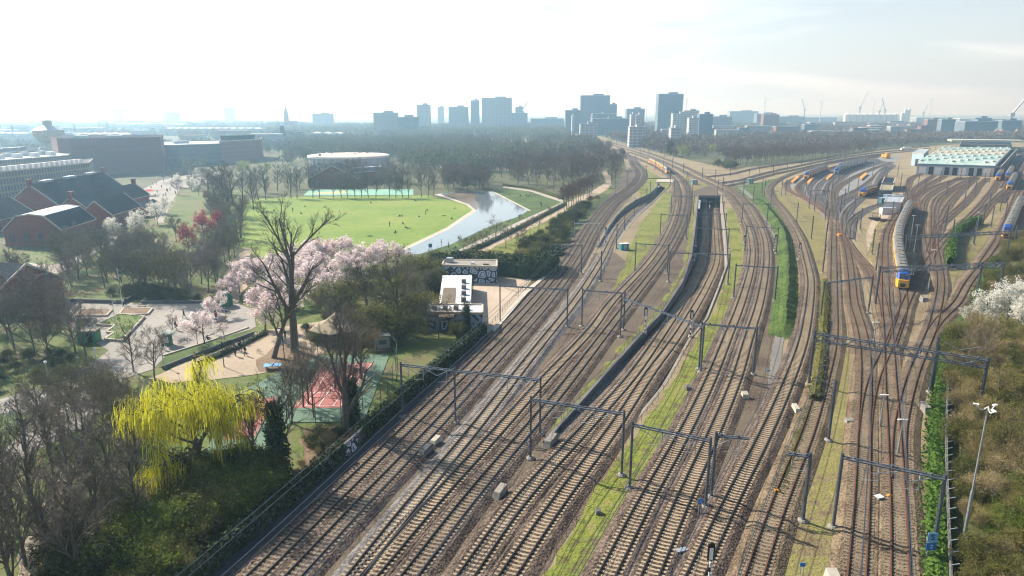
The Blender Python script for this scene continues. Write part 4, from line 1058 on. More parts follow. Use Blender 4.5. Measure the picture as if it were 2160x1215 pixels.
gabled('low hipped slate roofed annex right of the white edged gable house', (281, 430), (322, 422), 4.5, 3.5, 5.5, m_brick, m_slate, (1.2, 1.6, 3.5, .8))
gabled('brick building with dark roof and two white skylight strips at the left edge', (-70, 552), (52, 560), 8.5, 4.5, 9.5, m_brick, m_slate, (1.2, 2.0, 4, 1.2))
gabled('dark slate roofed brick building cut off by the left edge of the photo', (-60, 432), (20, 418), 8.0, 5.0, 10.5, m_brick, m_slate, (1.2, 2, 4, 1.5))
for k in range(2):
    p = g(62 + k * 24, 588 - k * 9, 6.8); b = MB(); b.box((p.x, p.y, p.z), (.7, 2.6, .12), -.6); tag(b.build('skylight_panel', m_white, off=p), ('white skylight strip low on the dark roof at the left edge', 'white skylight strip higher on the dark roof at the left edge')[k], 'skylight').location = p
# row of old apartments with white dormers
m_apt = facade('apartment_beige', (.30, .26, .20), (.10, .10, .10), 2.0, 3.2, .42)
r = flat_block('apartment_row', 'long beige apartment row with white dormers along its roof edge', [(-60, 448), (196, 405), (204, 392), (-60, 428)], 15.5, m_apt, m_asph, extra=[(x / 22.0 + .01, .08, 2.0, 2.2, 2.2, m_white) for x in range(1, 21)])
flat_block('apartment_row', 'second beige apartment row with cluttered grey roofs behind the first', [(-80, 405), (150, 378), (160, 368), (-80, 390)], 15, m_apt, m_zinc, extra=[(x / 12.0 + .02, .3 + .3 * (x % 2), 4, 4, 2.5, m_zinc if x % 2 else m_white) for x in range(1, 11)])
flat_block('apartment_row', 'dark roofed apartment row at the left edge below the water tower', [(-60, 378), (88, 362), (92, 352), (-60, 364)], 15, m_apt, m_slate, extra=[(x / 8.0, .4, 6, 5, 2.2, m_zinc) for x in range(1, 7)])
# big brown brick block
m_bigb = facade('big_brown_brick', (.19, .075, .06), (.05, .05, .07), 3.5, 3.4, 1.45)
a, c = g(158, 371), g(347, 364); back = g(352, 352); l2 = g(118, 360)
flat_block('brick_block', 'huge brown red brick apartment block with a curved left end', [a, c, back, g(150, 353), l2, g(132, 371)], 24.5, m_bigb, m_slate, extra=[(.2, .5, 8, 6, 2, m_zinc), (.55, .5, 10, 5, 1.6, m_zinc), (.8, .5, 5, 5, 2.4, m_zinc)], parapet=m_brick_dk)
flat_block('office_block', 'low bluish flat roofed block right of the huge brick block', [(350, 352), (468, 346), (470, 336), (352, 340)], 16.5, facade('bluish_facade', (.16, .15, .16), (.07, .10, .14), 2.6, 3.4, .7), m_zinc, extra=[(.3, .4, 12, 6, 2, m_zinc)])
flat_block('office_block', 'pinkish brick block with a raised roof unit behind the willows', [(467, 345), (552, 338), (556, 330), (470, 335)], 18, facade('pink_brick', (.28, .12, .11), (.09, .09, .12), 2.6, 3.4, .9), m_slate, extra=[(.45, .5, 30, 10, 3.5, m_slate)])
# water tower
p = g(113, 345); root = empty('water_tower', p, 'pale water tower with bulging round head above the apartment roofs', 'water tower')
b = MB(); b.tube([p, p + Vector((0, 0, 8)), p + Vector((0, 0, 17))], [6.0, 4.6, 5.2], 20); b.build('shaft', m_conc_lt, root)
b = MB(); b.tube([p + Vector((0, 0, z)) for z in (17, 20, 24, 27.5)], [5.2, 9.5, 11.5, 11.2], 24); b.build('tank', m_conc_lt, root)
b = MB(); b.tube([p + Vector((0, 0, z)) for z in (27.5, 30, 31)], [11.4, 6.0, 3.6], 24); b.build('roof', m_zinc, root)
b = MB(); b.tube([p + Vector((0, 0, z)) for z in (31, 35)], [3.4, 3.4], 16); b.tube([p + Vector((0, 0, z)) for z in (35, 36)], [3.9, 1.0], 16); b.build('lantern', m_conc_lt, root)
# round gasholder
p = g(738, 364); Rg = 27.5
root = empty('gasholder', p, 'wide round white gasholder with flat pale roof', 'gasholder')
b = MB(); b.tube([p, p + Vector((0, 0, 11.5))], Rg, 64); b.build('drum', M('gasholder_wall', [(.40, .44, .48), (.52, .55, .58)], s=(.05, .8)), root)
b = MB()
for i in range(32):
    t = 2 * math.pi * i / 32; b.box((p.x + (Rg + .15) * math.cos(t), p.y + (Rg + .15) * math.sin(t), 5.7), (.5, .5, 11.4), t)
b.build('rib', m_galv, root)
b = MB(); b.tube([p + Vector((0, 0, 11.2)), p + Vector((0, 0, 12.4))], [Rg + .9, Rg + .9], 64); b.build('cornice', m_white, root)
b = MB(); b.tube([p + Vector((0, 0, 12.4)), p + Vector((0, 0, 12.7)), p + Vector((0, 0, 14.2))], [Rg + .5, Rg - .5, .5], 64); ro = b.build('roof', M('gasholder_roof', [(.42, .36, .32), (.55, .48, .43)], s=(.1, 1)), root)
for i in range(18):
    t, q = RNG.uniform(0, 6.28), RNG.uniform(4, 24); b = MB(); b.box((p.x + q * math.cos(t), p.y + q * math.sin(t), 13.4), (1.2, 1.0, 1.0), t); b.build('vent_unit', m_white if i % 3 == 0 else m_slate, ro)
gabled('dark gabled brick hall in front of the round gasholder', (700, 351), (712, 342), 13.5, 5, 12, m_brick_dk, m_slate, (1.2, 2, 4, 1.2))
flat_block('brick_annex', 'dark flat annex with a pale raised ridge right of the gabled gasholder hall', [(748, 390), (828, 384), (826, 372), (750, 376)], 7.0, m_brick_dk, m_slate, extra=[(.5, .5, 30, 4, 1.4, m_zinc)])
# painted sheds by the railway
m_roofw = M('white_roofing', [(.52, .54, .56), (.68, .70, .70)], s=(.2, 2))
hA = 3.4
flat_block('painted_shed', 'painted shed with blue and white graffiti wall standing behind the paved yard', [(934, 594), (1048, 598), (1048, 583), (938, 582)], 4.2, m_graf, m_conc, extra=[(.12, .6, 1.6, 1.6, 1.2, m_galv), (.55, .4, 1.0, .6, .5, m_white), (.8, .3, 1.4, .6, .4, m_conc)])
sh = flat_block('painted_shed', 'middle shed with white roof, four dark vents and an open deck on its left', [(925, 682), (994, 682), (996, 610), (934, 610)], 3.4, m_conc_lt, m_roofw, parapet=None,
    extra=[(.78, .15 + .19 * i, 1.0, 1.0, .9, m_conc_dk) for i in range(4)])
b = MB(); q = [g(925, 675, 3.0), g(958, 675, 3.0), g(962, 612, 3.0), g(936, 612, 3.0)]; b.prism(q, 3.4, 3.6); b.build('open_deck', M('deck_brown', [(.10, .085, .06), (.17, .14, .10)]), sh)
flat_block('painted_shed', 'front shed with dark graffiti wall and white roof with four vents, behind thin trees', [(903, 697), (1018, 699), (1018, 680), (906, 679)], 3.6, m_graf_dk, m_roofw,
    extra=[(.12 + .2 * i, .4, .9, .9, .8, m_conc_dk) for i in range(4)])
sheet('paved_yard', [(985, 705), (1032, 702), (1110, 606), (1122, 590), (1050, 585), (1000, 598)], .04, M('tan_paving', [(.36, .29, .22), (.46, .38, .30)], s=(.1, 1.5)))
# train shed with sawtooth glass roof
m_shedw = M('shed_wall', [(.38, .43, .48), (.50, .55, .58)])
m_shedr1 = M('shed_roof_green', [(.26, .40, .38), (.42, .55, .50), (.62, .66, .62)], s=(.05, .5), rough=.35, spec=.5)
m_shedr2 = M('shed_roof_cream', [(.46, .45, .36), (.60, .57, .45)], s=(.05, .5), rough=.4)
fl, fr = g(1932, 367), g(2095, 373); bl, br = g(1985, 330), g(2130, 331)
root = empty('train_shed', (fl + fr) / 2, 'large train shed with pale green sawtooth glass roof and open dark doorways', 'train shed')
b = MB(); b.prism([fl, fr, br, bl], 0, 7.2); b.build('wall', m_shedw, root)
rows = 22
for i in range(rows):
    t0, t1 = i / rows, (i + 1) / rows
    A, B, C_, D = fl.lerp(bl, t0), fr.lerp(br, t0), fr.lerp(br, t1), fl.lerp(bl, t1)
    b = MB(); z = 7.25; pk = 2.0
    m1 = A.lerp(D, .35), B.lerp(C_, .35)
    vs = [A + Vector((0, 0, z)), B + Vector((0, 0, z)), m1[1] + Vector((0, 0, z + pk)), m1[0] + Vector((0, 0, z + pk)), C_ + Vector((0, 0, z)), D + Vector((0, 0, z))]
    b.add(vs, [(0, 1, 2, 3), (3, 2, 4, 5), (0, 3, 5), (1, 4, 2)])
    # raised light hoods along the ridge
    for k in range(12):
        if (k * 7 + i * 3) % 5 == 0: q = m1[0].lerp(m1[1], (k + .5) / 12); b.box((q.x, q.y, z + pk + .2), (2.2, 1.4, .8))
    b.build('roof_bay', m_shedr2 if 10 <= i <= 15 else m_shedr1, root)
d = (fr - fl)
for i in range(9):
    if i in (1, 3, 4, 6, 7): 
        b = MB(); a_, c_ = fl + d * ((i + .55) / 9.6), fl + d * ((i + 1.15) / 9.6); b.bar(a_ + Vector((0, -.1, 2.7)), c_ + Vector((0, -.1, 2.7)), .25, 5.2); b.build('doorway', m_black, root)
    else:
        b = MB(); a_, c_ = fl + d * ((i + .3) / 9.6), fl + d * ((i + 1.2) / 9.6); b.bar(a_ + Vector((0, -.12, 2.6)), c_ + Vector((0, -.12, 2.6)), .2, 5.0); b.build('door_panel', m_white, root)
b = MB(); b.bar(fl + Vector((0, -.2, 6.6)), fr + Vector((0, -.2, 6.6)), .3, 1.2); b.build('fascia', M('shed_blue', [(.14, .24, .34)]), root)
flat_block('dark_shed', 'dark shed with a pale hipped roof behind the large train shed', [(2022, 322), (2130, 324), (2134, 310), (2028, 309)], 9, m_conc_dk, m_slate, extra=[(.5, .5, 70, 24, 2.2, m_shedr2)])
flat_block('side_canopy', 'long dark lean-to roof along the right side of the train shed', [(2096, 373), (2108, 372), (2143, 328), (2131, 330)], 6.4, m_conc_dk, m_slate)
ws = flat_block('washing_shed', 'tall pale blue washing shed with one dark doorway left of the train shed', [(1921, 349), (1945, 352), (1956, 340), (1934, 338)], 10, M('wash_blue', [(.30, .42, .52)]), m_zinc)
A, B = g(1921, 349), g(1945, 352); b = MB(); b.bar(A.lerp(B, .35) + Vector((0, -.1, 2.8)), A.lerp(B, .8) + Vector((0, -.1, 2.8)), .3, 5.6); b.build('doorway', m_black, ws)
flat_block('yard_shed', 'dark flat yard shed right of the siding train, nearer of two', [(1853, 420), (1879, 421), (1882, 409), (1858, 408)], 4.5, m_conc_dk, M('moss_roof', [(.20, .19, .13), (.28, .26, .17)]))
flat_block('yard_shed', 'dark flat yard shed right of the siding train, farther of two', [(1858, 404), (1882, 405), (1886, 392), (1864, 391)], 4.5, m_conc_dk, m_slate)
m_cont = M('container_grey', [(.30, .36, .42), (.40, .46, .52)])
flat_block('site_office', 'grey flat roofed site office block on the sandy island in the yard', [(1862, 449), (1898, 451), (1904, 438), (1868, 436)], 4.6, m_cont, m_zinc)
def container(u, v, sz, rz, label, m):
    p = g(u, v); root = empty('container', p, label, 'container'); b = MB(); b.box((p.x, p.y, sz[2] / 2), sz, rz); b.build('body', m, root)
    b = MB()
    for k in range(int(sz[0] / .5)):
        o = -sz[0] / 2 + .25 + k * .5; b.box((p.x + o * math.cos(rz) + sz[1] / 2 * math.sin(rz), p.y + o * math.sin(rz) - sz[1] / 2 * math.cos(rz), sz[2] / 2), (.2, .1, sz[2] * .9), rz)
    b.build('corrugated_side', m, root); b = MB(); b.box((p.x, p.y, sz[2] + .04), (sz[0] + .1, sz[1] + .1, .08), rz); b.build('roof', m_zinc, root)
container(1872, 452, (6.0, 2.6, 2.8), 0, 'white front container standing against the grey site office', M('container_white', [(.55, .58, .62)]))
container(1878, 424, (6, 3, 3), .1, 'blue container beside the yard sheds', M('container_blue', [(.06, .18, .36)])); container(1892, 425, (6, 3, 3), .1, 'pale blue container right of the blue one', M('container_lb', [(.35, .48, .58)]))
container(1866, 430, (5, 2.6, 2.8), .1, 'dark teal container on the sandy yard island', M('container_teal', [(.05, .14, .16)]))
container(1880, 428, (4, 2.5, 2.6), .1, 'orange brown machine box between the containers', M('container_or', [(.45, .22, .07)]))
for u, v, l in [(1845, 463, 'open steel frame rack on the sandy ground by the site office'), (1856, 466, 'stack of dark rails lying on the sandy ground'), (1868, 468, 'short reddish stack of timbers on the sandy ground')]:
    p = g(u, v); root = empty('material_stack', p, l, 'stack'); mm = m_tu if 'reddish' not in l else m_rust
    for k in range(5):
        b = MB(); b.box((p.x + RNG.uniform(-.3, .3), p.y - .8 + .4 * k, .3 + .22 * (k % 3)), (4.5, .3, .3), RNG.uniform(-.1, .1)); b.build('beam', mm, root)
    if 'frame' in l:
        b = MB()
        for sx in (-1.6, 1.6):
            for sy in (-1, 1): b.bar((p.x + sx, p.y + sy, 0), (p.x + sx, p.y + sy, 2.6), .12)
        for sy in (-1, 1):
            for z in (1.3, 2.6): b.bar((p.x - 1.6, p.y + sy, z), (p.x + 1.6, p.y + sy, z), .1)
        b.build('rack_frame', m_steel, root)
sheet('sandy_ground', [(1826, 500), (1836, 470), (1850, 458), (1862, 440), (1905, 400), (1925, 395), (1922, 420), (1905, 445), (1872, 460), (1856, 480), (1850, 520), (1838, 560)], .031, m_path)

# --- skyline
FAC = [facade('tower_blue', (.16, .22, .28), (.09, .14, .19), 3.0, 3.4, .7), facade('tower_pale', (.34, .38, .42), (.14, .18, .22), 3.2, 3.4, .9), facade('tower_white', (.55, .57, .58), (.26, .30, .34), 6.0, 3.6, .9), facade('tower_brick', (.24, .11, .09), (.10, .10, .11), 3, 3.4, 1.0)]
def tower(u0, u1, vt, D, label, f=0, dep=None, unit=True, name='tower_block', skew=0.0, tall=0):
    h = HC + (YH - vt) / 1491.0 * D
    x0, x1 = (u0 - 1080) / 1491.0 * D, (u1 - 1080) / 1491.0 * D; dep = dep or max(14, min(30, (x1 - x0) * .5))
    c = Vector(((x0 + x1) / 2, D + dep / 2, 0)); root = empty(name, c, label, 'building', 'skyline buildings')
    b = MB(); b.box((c.x, c.y, h / 2), (x1 - x0, dep, h), skew); b.build('wall', FAC[f], root)
    b = MB(); b.box((c.x, c.y, h + .4), (x1 - x0 + .6, dep + .6, .8), skew); ro = b.build('roof', m_zinc, root)
    if unit: b = MB(); b.box((c.x + (x1 - x0) * .12, c.y, h + 2.2), ((x1 - x0) * .35, dep * .5, 3.4), skew); b.build('roof_unit', FAC[f], ro)
    if tall: b = MB(); b.box((c.x + (x1 - x0) * .1, c.y - dep / 2 - .3, h / 2), ((x1 - x0) * .06, .8, h), skew); b.build('stair_strip', m_conc_lt, root)
SK = [(787, 836, 238, 1250, 'pale slab tower, leftmost of the central skyline', 1), (829, 880, 247, 1280, 'lower dark wide block right of the leftmost pale slab', 0), (879, 907, 222, 1600, 'narrow pale tower with a stepped right side', 1), (923, 936, 226, 2300, 'very slim faint tower left of centre', 1),
      (946, 987, 226, 1750, 'square bluish tower block left of the slim one at centre', 0), (993, 1011, 213, 1750, 'slim tall bluish tower just left of the widest pale slab', 0), (1016, 1080, 208, 1700, 'widest pale slab tower near the centre of the skyline', 1), (1087, 1104, 226, 1950, 'small dark tower behind a crane, right of the widest slab', 0), (1080, 1113, 238, 1900, 'low block at the foot of the small dark tower', 0),
      (1225, 1286, 203, 1500, 'tallest broad blue tower right of the main line', 0), (1286, 1301, 221, 1505, 'lower blue wing attached right of the tallest broad tower', 0), (1193, 1226, 233, 1400, 'low blue block left of the tallest broad tower', 0), (1250, 1300, 240, 1380, 'long low bluish block in front of the broad tower', 0), (1322, 1360, 230, 1600, 'grey square block between the two tallest towers', 0),
      (1388, 1440, 200, 1400, 'dark blue twin shafted tower, right one of the two tallest', 0), (1420, 1456, 240, 1250, 'white office with curved blue windows right of the dark twin tower', 2), (1443, 1475, 234, 1300, 'taller white office behind the curved one', 2), (1455, 1475, 249, 1150, 'small white office with open floors', 2), (1476, 1505, 241, 1180, 'dark glass cube office beside white stair towers', 0),
      (1332, 1340, 242, 1050, 'narrow white stair tower, left of a pair', 2), (1345, 1355, 243, 1050, 'narrow white stair tower, right of a pair', 2), (1207, 1212, 244, 1250, 'thin white stripe tower at the left foot of the broad tower', 2), (1540, 1600, 235, 2500, 'faint long grey block with a red end', 1), (1598, 1640, 240, 2000, 'faint bluish warehouse block', 0), (1612, 1645, 242, 1700, 'reddish brick office on the right skyline', 3),
      (472, 491, 228, 3000, 'single faint white tower on the left skyline', 1), (232, 256, 230, 2900, 'faint pale slab tower far left', 1), (337, 352, 234, 3200, 'very faint pale block left of the grey one', 1), (350, 373, 238, 2600, 'faint grey block right of the far left slab', 1), (90, 108, 233, 3400, 'very faint tower near the left edge, higher', 1), (12, 34, 237, 3400, 'very faint block at the left edge of the skyline', 1), (140, 200, 237, 3500, 'very faint long block left of the pale slab', 1), (658, 698, 240, 1900, 'pale office block with a stepped top, left centre', 1),
      (1700, 1730, 262, 1500, 'slim row of dark warehouse roofs among the trees', 0), (1960, 1990, 252, 1500, 'orange grey low office on the right', 3), (1990, 2020, 252, 1350, 'bluish low office among trees on the right', 0), (2060, 2095, 249, 1350, 'dark bluish low office, wider, on the right', 0), (2040, 2110, 256, 1250, 'long dark low office in front of the wider one', 0), (2118, 2160, 254, 1300, 'dark long office at the right edge', 0), (1330, 1365, 268, 850, 'long white roofed shed among bare trees', 2), (1418, 1440, 270, 900, 'white banded low office among the brown trees', 2), (1225, 1262, 262, 1000, 'low white roofed station building beside the main line', 2),
      (1640, 1700, 246, 2200, 'faint low warehouse behind the brick office', 1), (1250, 1330, 250, 1300, 'dim long warehouse behind the station roofs', 0), (1120, 1190, 250, 1900, 'dim low long block left of the main line', 0), (1500, 1545, 246, 1500, 'low greyish block right of the glass cube', 1)]
for u0, u1, vt, D, l, f in SK: tower(u0, u1, vt, D, l, f, skew=0.0)
# long low roofs glinting in the haze on the left
for i, (u0, u1, v, D, hh, l) in enumerate([(60, 105, 275, 1150, 10, 'long low warehouse with bright roof left of the water tower'), (345, 545, 273, 1300, 12, 'long low white arched market hall in the haze'), (150, 260, 281, 1000, 11, 'long low roof behind the huge brick block'), (150, 230, 257, 2200, 10, 'faint bright roof strip far left'), (240, 420, 262, 1900, 10, 'faint long bright roof strip in the left haze'), (0, 40, 290, 1000, 12, 'low bright roof at the left edge'), (650, 720, 276, 1150, 8, 'thin bright roof line among the left trees')]):
    x0, x1 = (u0 - 1080) / 1491.0 * D, (u1 - 1080) / 1491.0 * D; c = Vector(((x0 + x1) / 2, D, 0)); root = empty('warehouse', c, l, 'warehouse')
    b = MB(); b.box((c.x, c.y, hh / 2), (x1 - x0, 30, hh)); b.build('wall', FAC[1], root)
    b = MB(); n = max(3, int((x1 - x0) / 14))
    for k in range(n):
        xa, xb = x0 + (x1 - x0) * k / n, x0 + (x1 - x0) * (k + 1) / n; b.add([(xa, c.y - 15, hh), (xb, c.y - 15, hh), (xb, c.y + 15, hh), (xa, c.y + 15, hh), ((xa + xb) / 2, c.y - 15, hh + 2), ((xa + xb) / 2, c.y + 15, hh + 2)], [(0, 4, 5, 3), (4, 1, 2, 5), (0, 1, 4), (3, 5, 2)])
    b.build('roof', m_roofw, root)
# church spire and windmill
def at(u, D): return Vector(((u - 1080) / 1491.0 * D, D, 0))
p = at(603, 1750); root = empty('church_tower', p, 'slender pointed church spire on the left skyline', 'church'); b = MB(); b.box((p.x, p.y, 19), (9, 9, 38)); b.build('tower', m_brick_dk, root)
b = MB(); b.tube([p + Vector((0, 0, 38)), p + Vector((0, 0, 41)), p + Vector((0, 0, 58))], [6, 4.6, .1], 8); b.build('spire', m_slate, root); b = MB(); b.box((p.x + 14, p.y, 10), (24, 12, 20)); b.build('nave', m_brick_dk, root)
p = at(592, 950); root = empty('windmill', p, 'small dark windmill body among the hazy trees', 'windmill'); b = MB(); b.tube([p, p + Vector((0, 0, 14)), p + Vector((0, 0, 22))], [6, 4, 3], 8); b.build('body', m_slate, root)
b = MB(); b.tube([p + Vector((0, 0, 22)), p + Vector((0, 0, 24))], [3.4, 1], 8); b.build('cap', m_slate, root)
for k in range(4):
    t = k * math.pi / 2 + .5; b = MB(); b.bar(p + Vector((0, -4, 22)), p + Vector((math.cos(t) * 11, -4, 22 + math.sin(t) * 11)), 1.2, .15); b.build('sail', m_slate, root)
p = at(551, 1500); tag(MB().tube([p, p + Vector((0, 0, 52))], [.9, .25], 6).build('radio_mast', m_galv, off=p), 'needle thin radio mast on the left skyline', 'mast').location = p
def turbine(u, vh, D, label, R_=None, ph=0.0):
    p = at(u, D); h = HC + (YH - vh) / 1491.0 * D; root = empty('wind_turbine', p, label, 'wind turbine', 'wind turbines on the horizon'); R_ = R_ or h * .42
    b = MB(); b.tube([p, p + Vector((0, 0, h))], [2.0, 1.1], 8); b.build('tower', m_white, root)
    b = MB(); b.box((p.x, p.y, h), (2.4, 6, 2.6)); b.build('nacelle', m_white, root)
    for k in range(3):
        t = ph + k * 2 * math.pi / 3; b = MB(); q = p + Vector((0, -3.5, h)); b.tube([q, q + Vector((math.cos(t) * R_ * .25, 0, math.sin(t) * R_ * .25)), q + Vector((math.cos(t) * R_, 0, math.sin(t) * R_))], [.8, 1.3, .3], 6); b.build('blade', m_white, root)
for u, vh, D, l, ph in [(1215, 214, 3000, 'faint wind turbine left of the tallest broad tower', .3), (1364, 212, 2800, 'wind turbine between the two tallest towers, larger', .5), (1344, 218, 3800, 'small faint wind turbine left of the larger one between the towers', .9), (1381, 222, 3600, 'small wind turbine just left of the dark twin tower', .2), (1447, 209, 2900, 'wind turbine just right of the dark twin tower', .8), (1613, 212, 2600, 'wind turbine standing alone on the right skyline', .1), (1731, 216, 2800, 'wind turbine left of the port cranes', .7), (1842, 215, 3200, 'wind turbine between the port cranes', .4), (1961, 212, 3000, 'wind turbine right of the white silos', .6), (1698, 222, 3900, 'tiny wind turbine left of the port', .3)]:
    turbine(u, vh, D, l, R_=max(12, D / 1491 * 13), ph=ph)
def crane(u, vt, D, label, lean):
    p = at(u, D); h = HC + (YH - vt) / 1491.0 * D; root = empty('port_crane', p, label, 'crane', 'port cranes on the horizon'); b = MB()
    b.bar(p, p + Vector((0, 0, h * .55)), 4.5); b.build('mast', m_galv, root); b = MB(); b.bar(p + Vector((0, 0, h * .5)), p + Vector((lean, 0, h)), 2.6); b.build('jib', m_galv, root); b = MB(); b.box((p.x, p.y, h * .5), (9, 8, 7)); b.build('cabin', m_galv, root)
for u, vt, D, l, ln in [(1813, 197, 2900, 'tallest leaning port crane on the right skyline', 22), (1866, 207, 2900, 'leaning port crane right of the tallest one', -18), (1697, 209, 3200, 'faint leaning port crane left of the turbine', -18), (1855, 214, 3100, 'smaller port crane between the larger two', 14), (1097, 213, 1950, 'tower crane above the small dark tower', 22), (2135, 205, 1500, 'orange white harbour crane at the right edge', 26), (1948, 220, 3000, 'squat port crane right of the silos', 14)]: crane(u, vt, D, l, ln)
# white storage tanks and silos
for i in range(9):
    D = 2350; p = at(1788 + i * 12.6, D); root = empty('storage_tank', p, 'white round oil storage tank, %s from the left in the far row' % ORD[i], 'storage tank', 'far row of oil tanks'); b = MB(); b.tube([p, p + Vector((0, 0, 34))], 10.5, 24); b.build('shell', m_white, root); b = MB(); b.tube([p + Vector((0, 0, 34)), p + Vector((0, 0, 37))], [10.5, 1], 24); b.build('roof', m_white, root)
for i, (u, h) in enumerate([(1904, 38), (1910, 50), (1914, 46), (1918, 52)]):
    p = at(u, 2400); b = MB(); b.tube([p, p + Vector((0, 0, h)), p + Vector((0, 0, h + 3))], [4.5, 4.5, 1], 14); tag(b.build('silo', m_white, off=p), 'white silo, %s from the left in the group beside the oil tanks' % ORD[i], 'silo', 'white silos').location = p
for u0, u1, D, h, l in [(1925, 1990, 2500, 22, 'long pale warehouse right of the silos'), (2015, 2130, 2300, 20, 'very long thin white roofed warehouse on the right'), (1660, 1760, 2900, 20, 'faint pale industrial hall left of the tanks')]:
    x0, x1 = (u0 - 1080) / 1491.0 * D, (u1 - 1080) / 1491.0 * D; c = Vector(((x0 + x1) / 2, D, 0)); root = empty('warehouse', c, l, 'warehouse'); b = MB(); b.box((c.x, c.y, h / 2), (x1 - x0, 60, h)); b.build('wall', FAC[1], root); b = MB(); b.box((c.x, c.y, h + .5), (x1 - x0 + 1, 61, 1.2)); b.build('roof', m_roofw, root)
for i, (u, v) in enumerate([(2108, 268), (2120, 266), (2152, 268)]):
    p = at(u, 1150); root = empty('tent', p, 'orange pointed circus tent, %s from the left on the right skyline' % ORD[i], 'tent', 'orange tents'); b = MB(); b.tube([p, p + Vector((0, 0, 6)), p + Vector((0, 0, 14))], [9, 9, .6], 12); b.build('canvas', M('tent_orange', [(.55, .25, .12)]), root); b = MB(); b.bar(p, p + Vector((0, 0, 17)), .4); b.build('pole', m_white, root)

# low houses and sheds scattered through the far districts
rr = random.Random(21); m_lowr = [m_zinc, m_roofw, m_slate, M('tile_roof', [(.20, .10, .07), (.28, .15, .10)])]
def low_house(u, D, label, group, big):
    p = at(u, D); root = empty('low_building', p, label, 'building', group); w, dp, h = rr.uniform(14, 40) * big, rr.uniform(10, 18), rr.uniform(9, 15)
    b = MB(); b.box((p.x, p.y, h / 2), (w, dp, h), rr.uniform(-.1, .1)); b.build('wall', FAC[rr.choice([0, 1, 1, 2, 3])], root)
    b = MB(); b.box((p.x, p.y, h + .5), (w + .6, dp + .6, 1.0), 0); b.build('roof', m_lowr[rr.randrange(4)], root)
for i in range(58): low_house(rr.uniform(-60, 640), 880 * (2.9 ** rr.random()), 'low pale building in the hazy streets left of the gasholder', 'low buildings in the left haze', 1.3)
for i in range(46): low_house(rr.uniform(1240, 2200), 1150 * (2.2 ** rr.random()), 'low pale building among the far trees right of the main line', 'low buildings in the right distance', 1.3)
# ------------------------------------------------------------------ park surfaces
m_water = M('canal_water', [(.13, .17, .19), (.17, .21, .23)], s=(.05, .6), rough=.05, spec=.9, bump=.02, bs=1.2)
m_mud = M('shallow_water_mud', [(.16, .12, .08), (.22, .17, .12)], s=(.05, .6), rough=.25, spec=.5)
m_court_g = M('court_green', [(.095, .165, .115), (.13, .205, .15)], s=(.1, 1.5), w=.6)
m_court_r = M('court_red', [(.29, .105, .095), (.38, .16, .145)], s=(.1, 1.5), w=.6)
m_court_t = M('court_turquoise', [(.16, .34, .26), (.22, .42, .33)], s=(.1, 1.5))
m_court_y = M('court_sand', [(.42, .40, .18), (.50, .46, .24)], s=(.1, 1.5))
m_plaza = M('plaza_paving', [(.20, .188, .17), (.27, .255, .23), (.31, .29, .26)], s=(.06, 1.2), w=.6)
m_under = M('undergrowth_soil', [(.05, .045, .022), (.085, .08, .03), (.12, .10, .055), (.09, .12, .03)], s=(.12, 1.4), w=.5, bump=.5, bs=3)
m_shadegr = M('park_grass', [(.05, .075, .016), (.085, .13, .022), (.12, .13, .045), (.13, .10, .06)], s=(.09, .9), w=.6, bump=.4, bs=3)
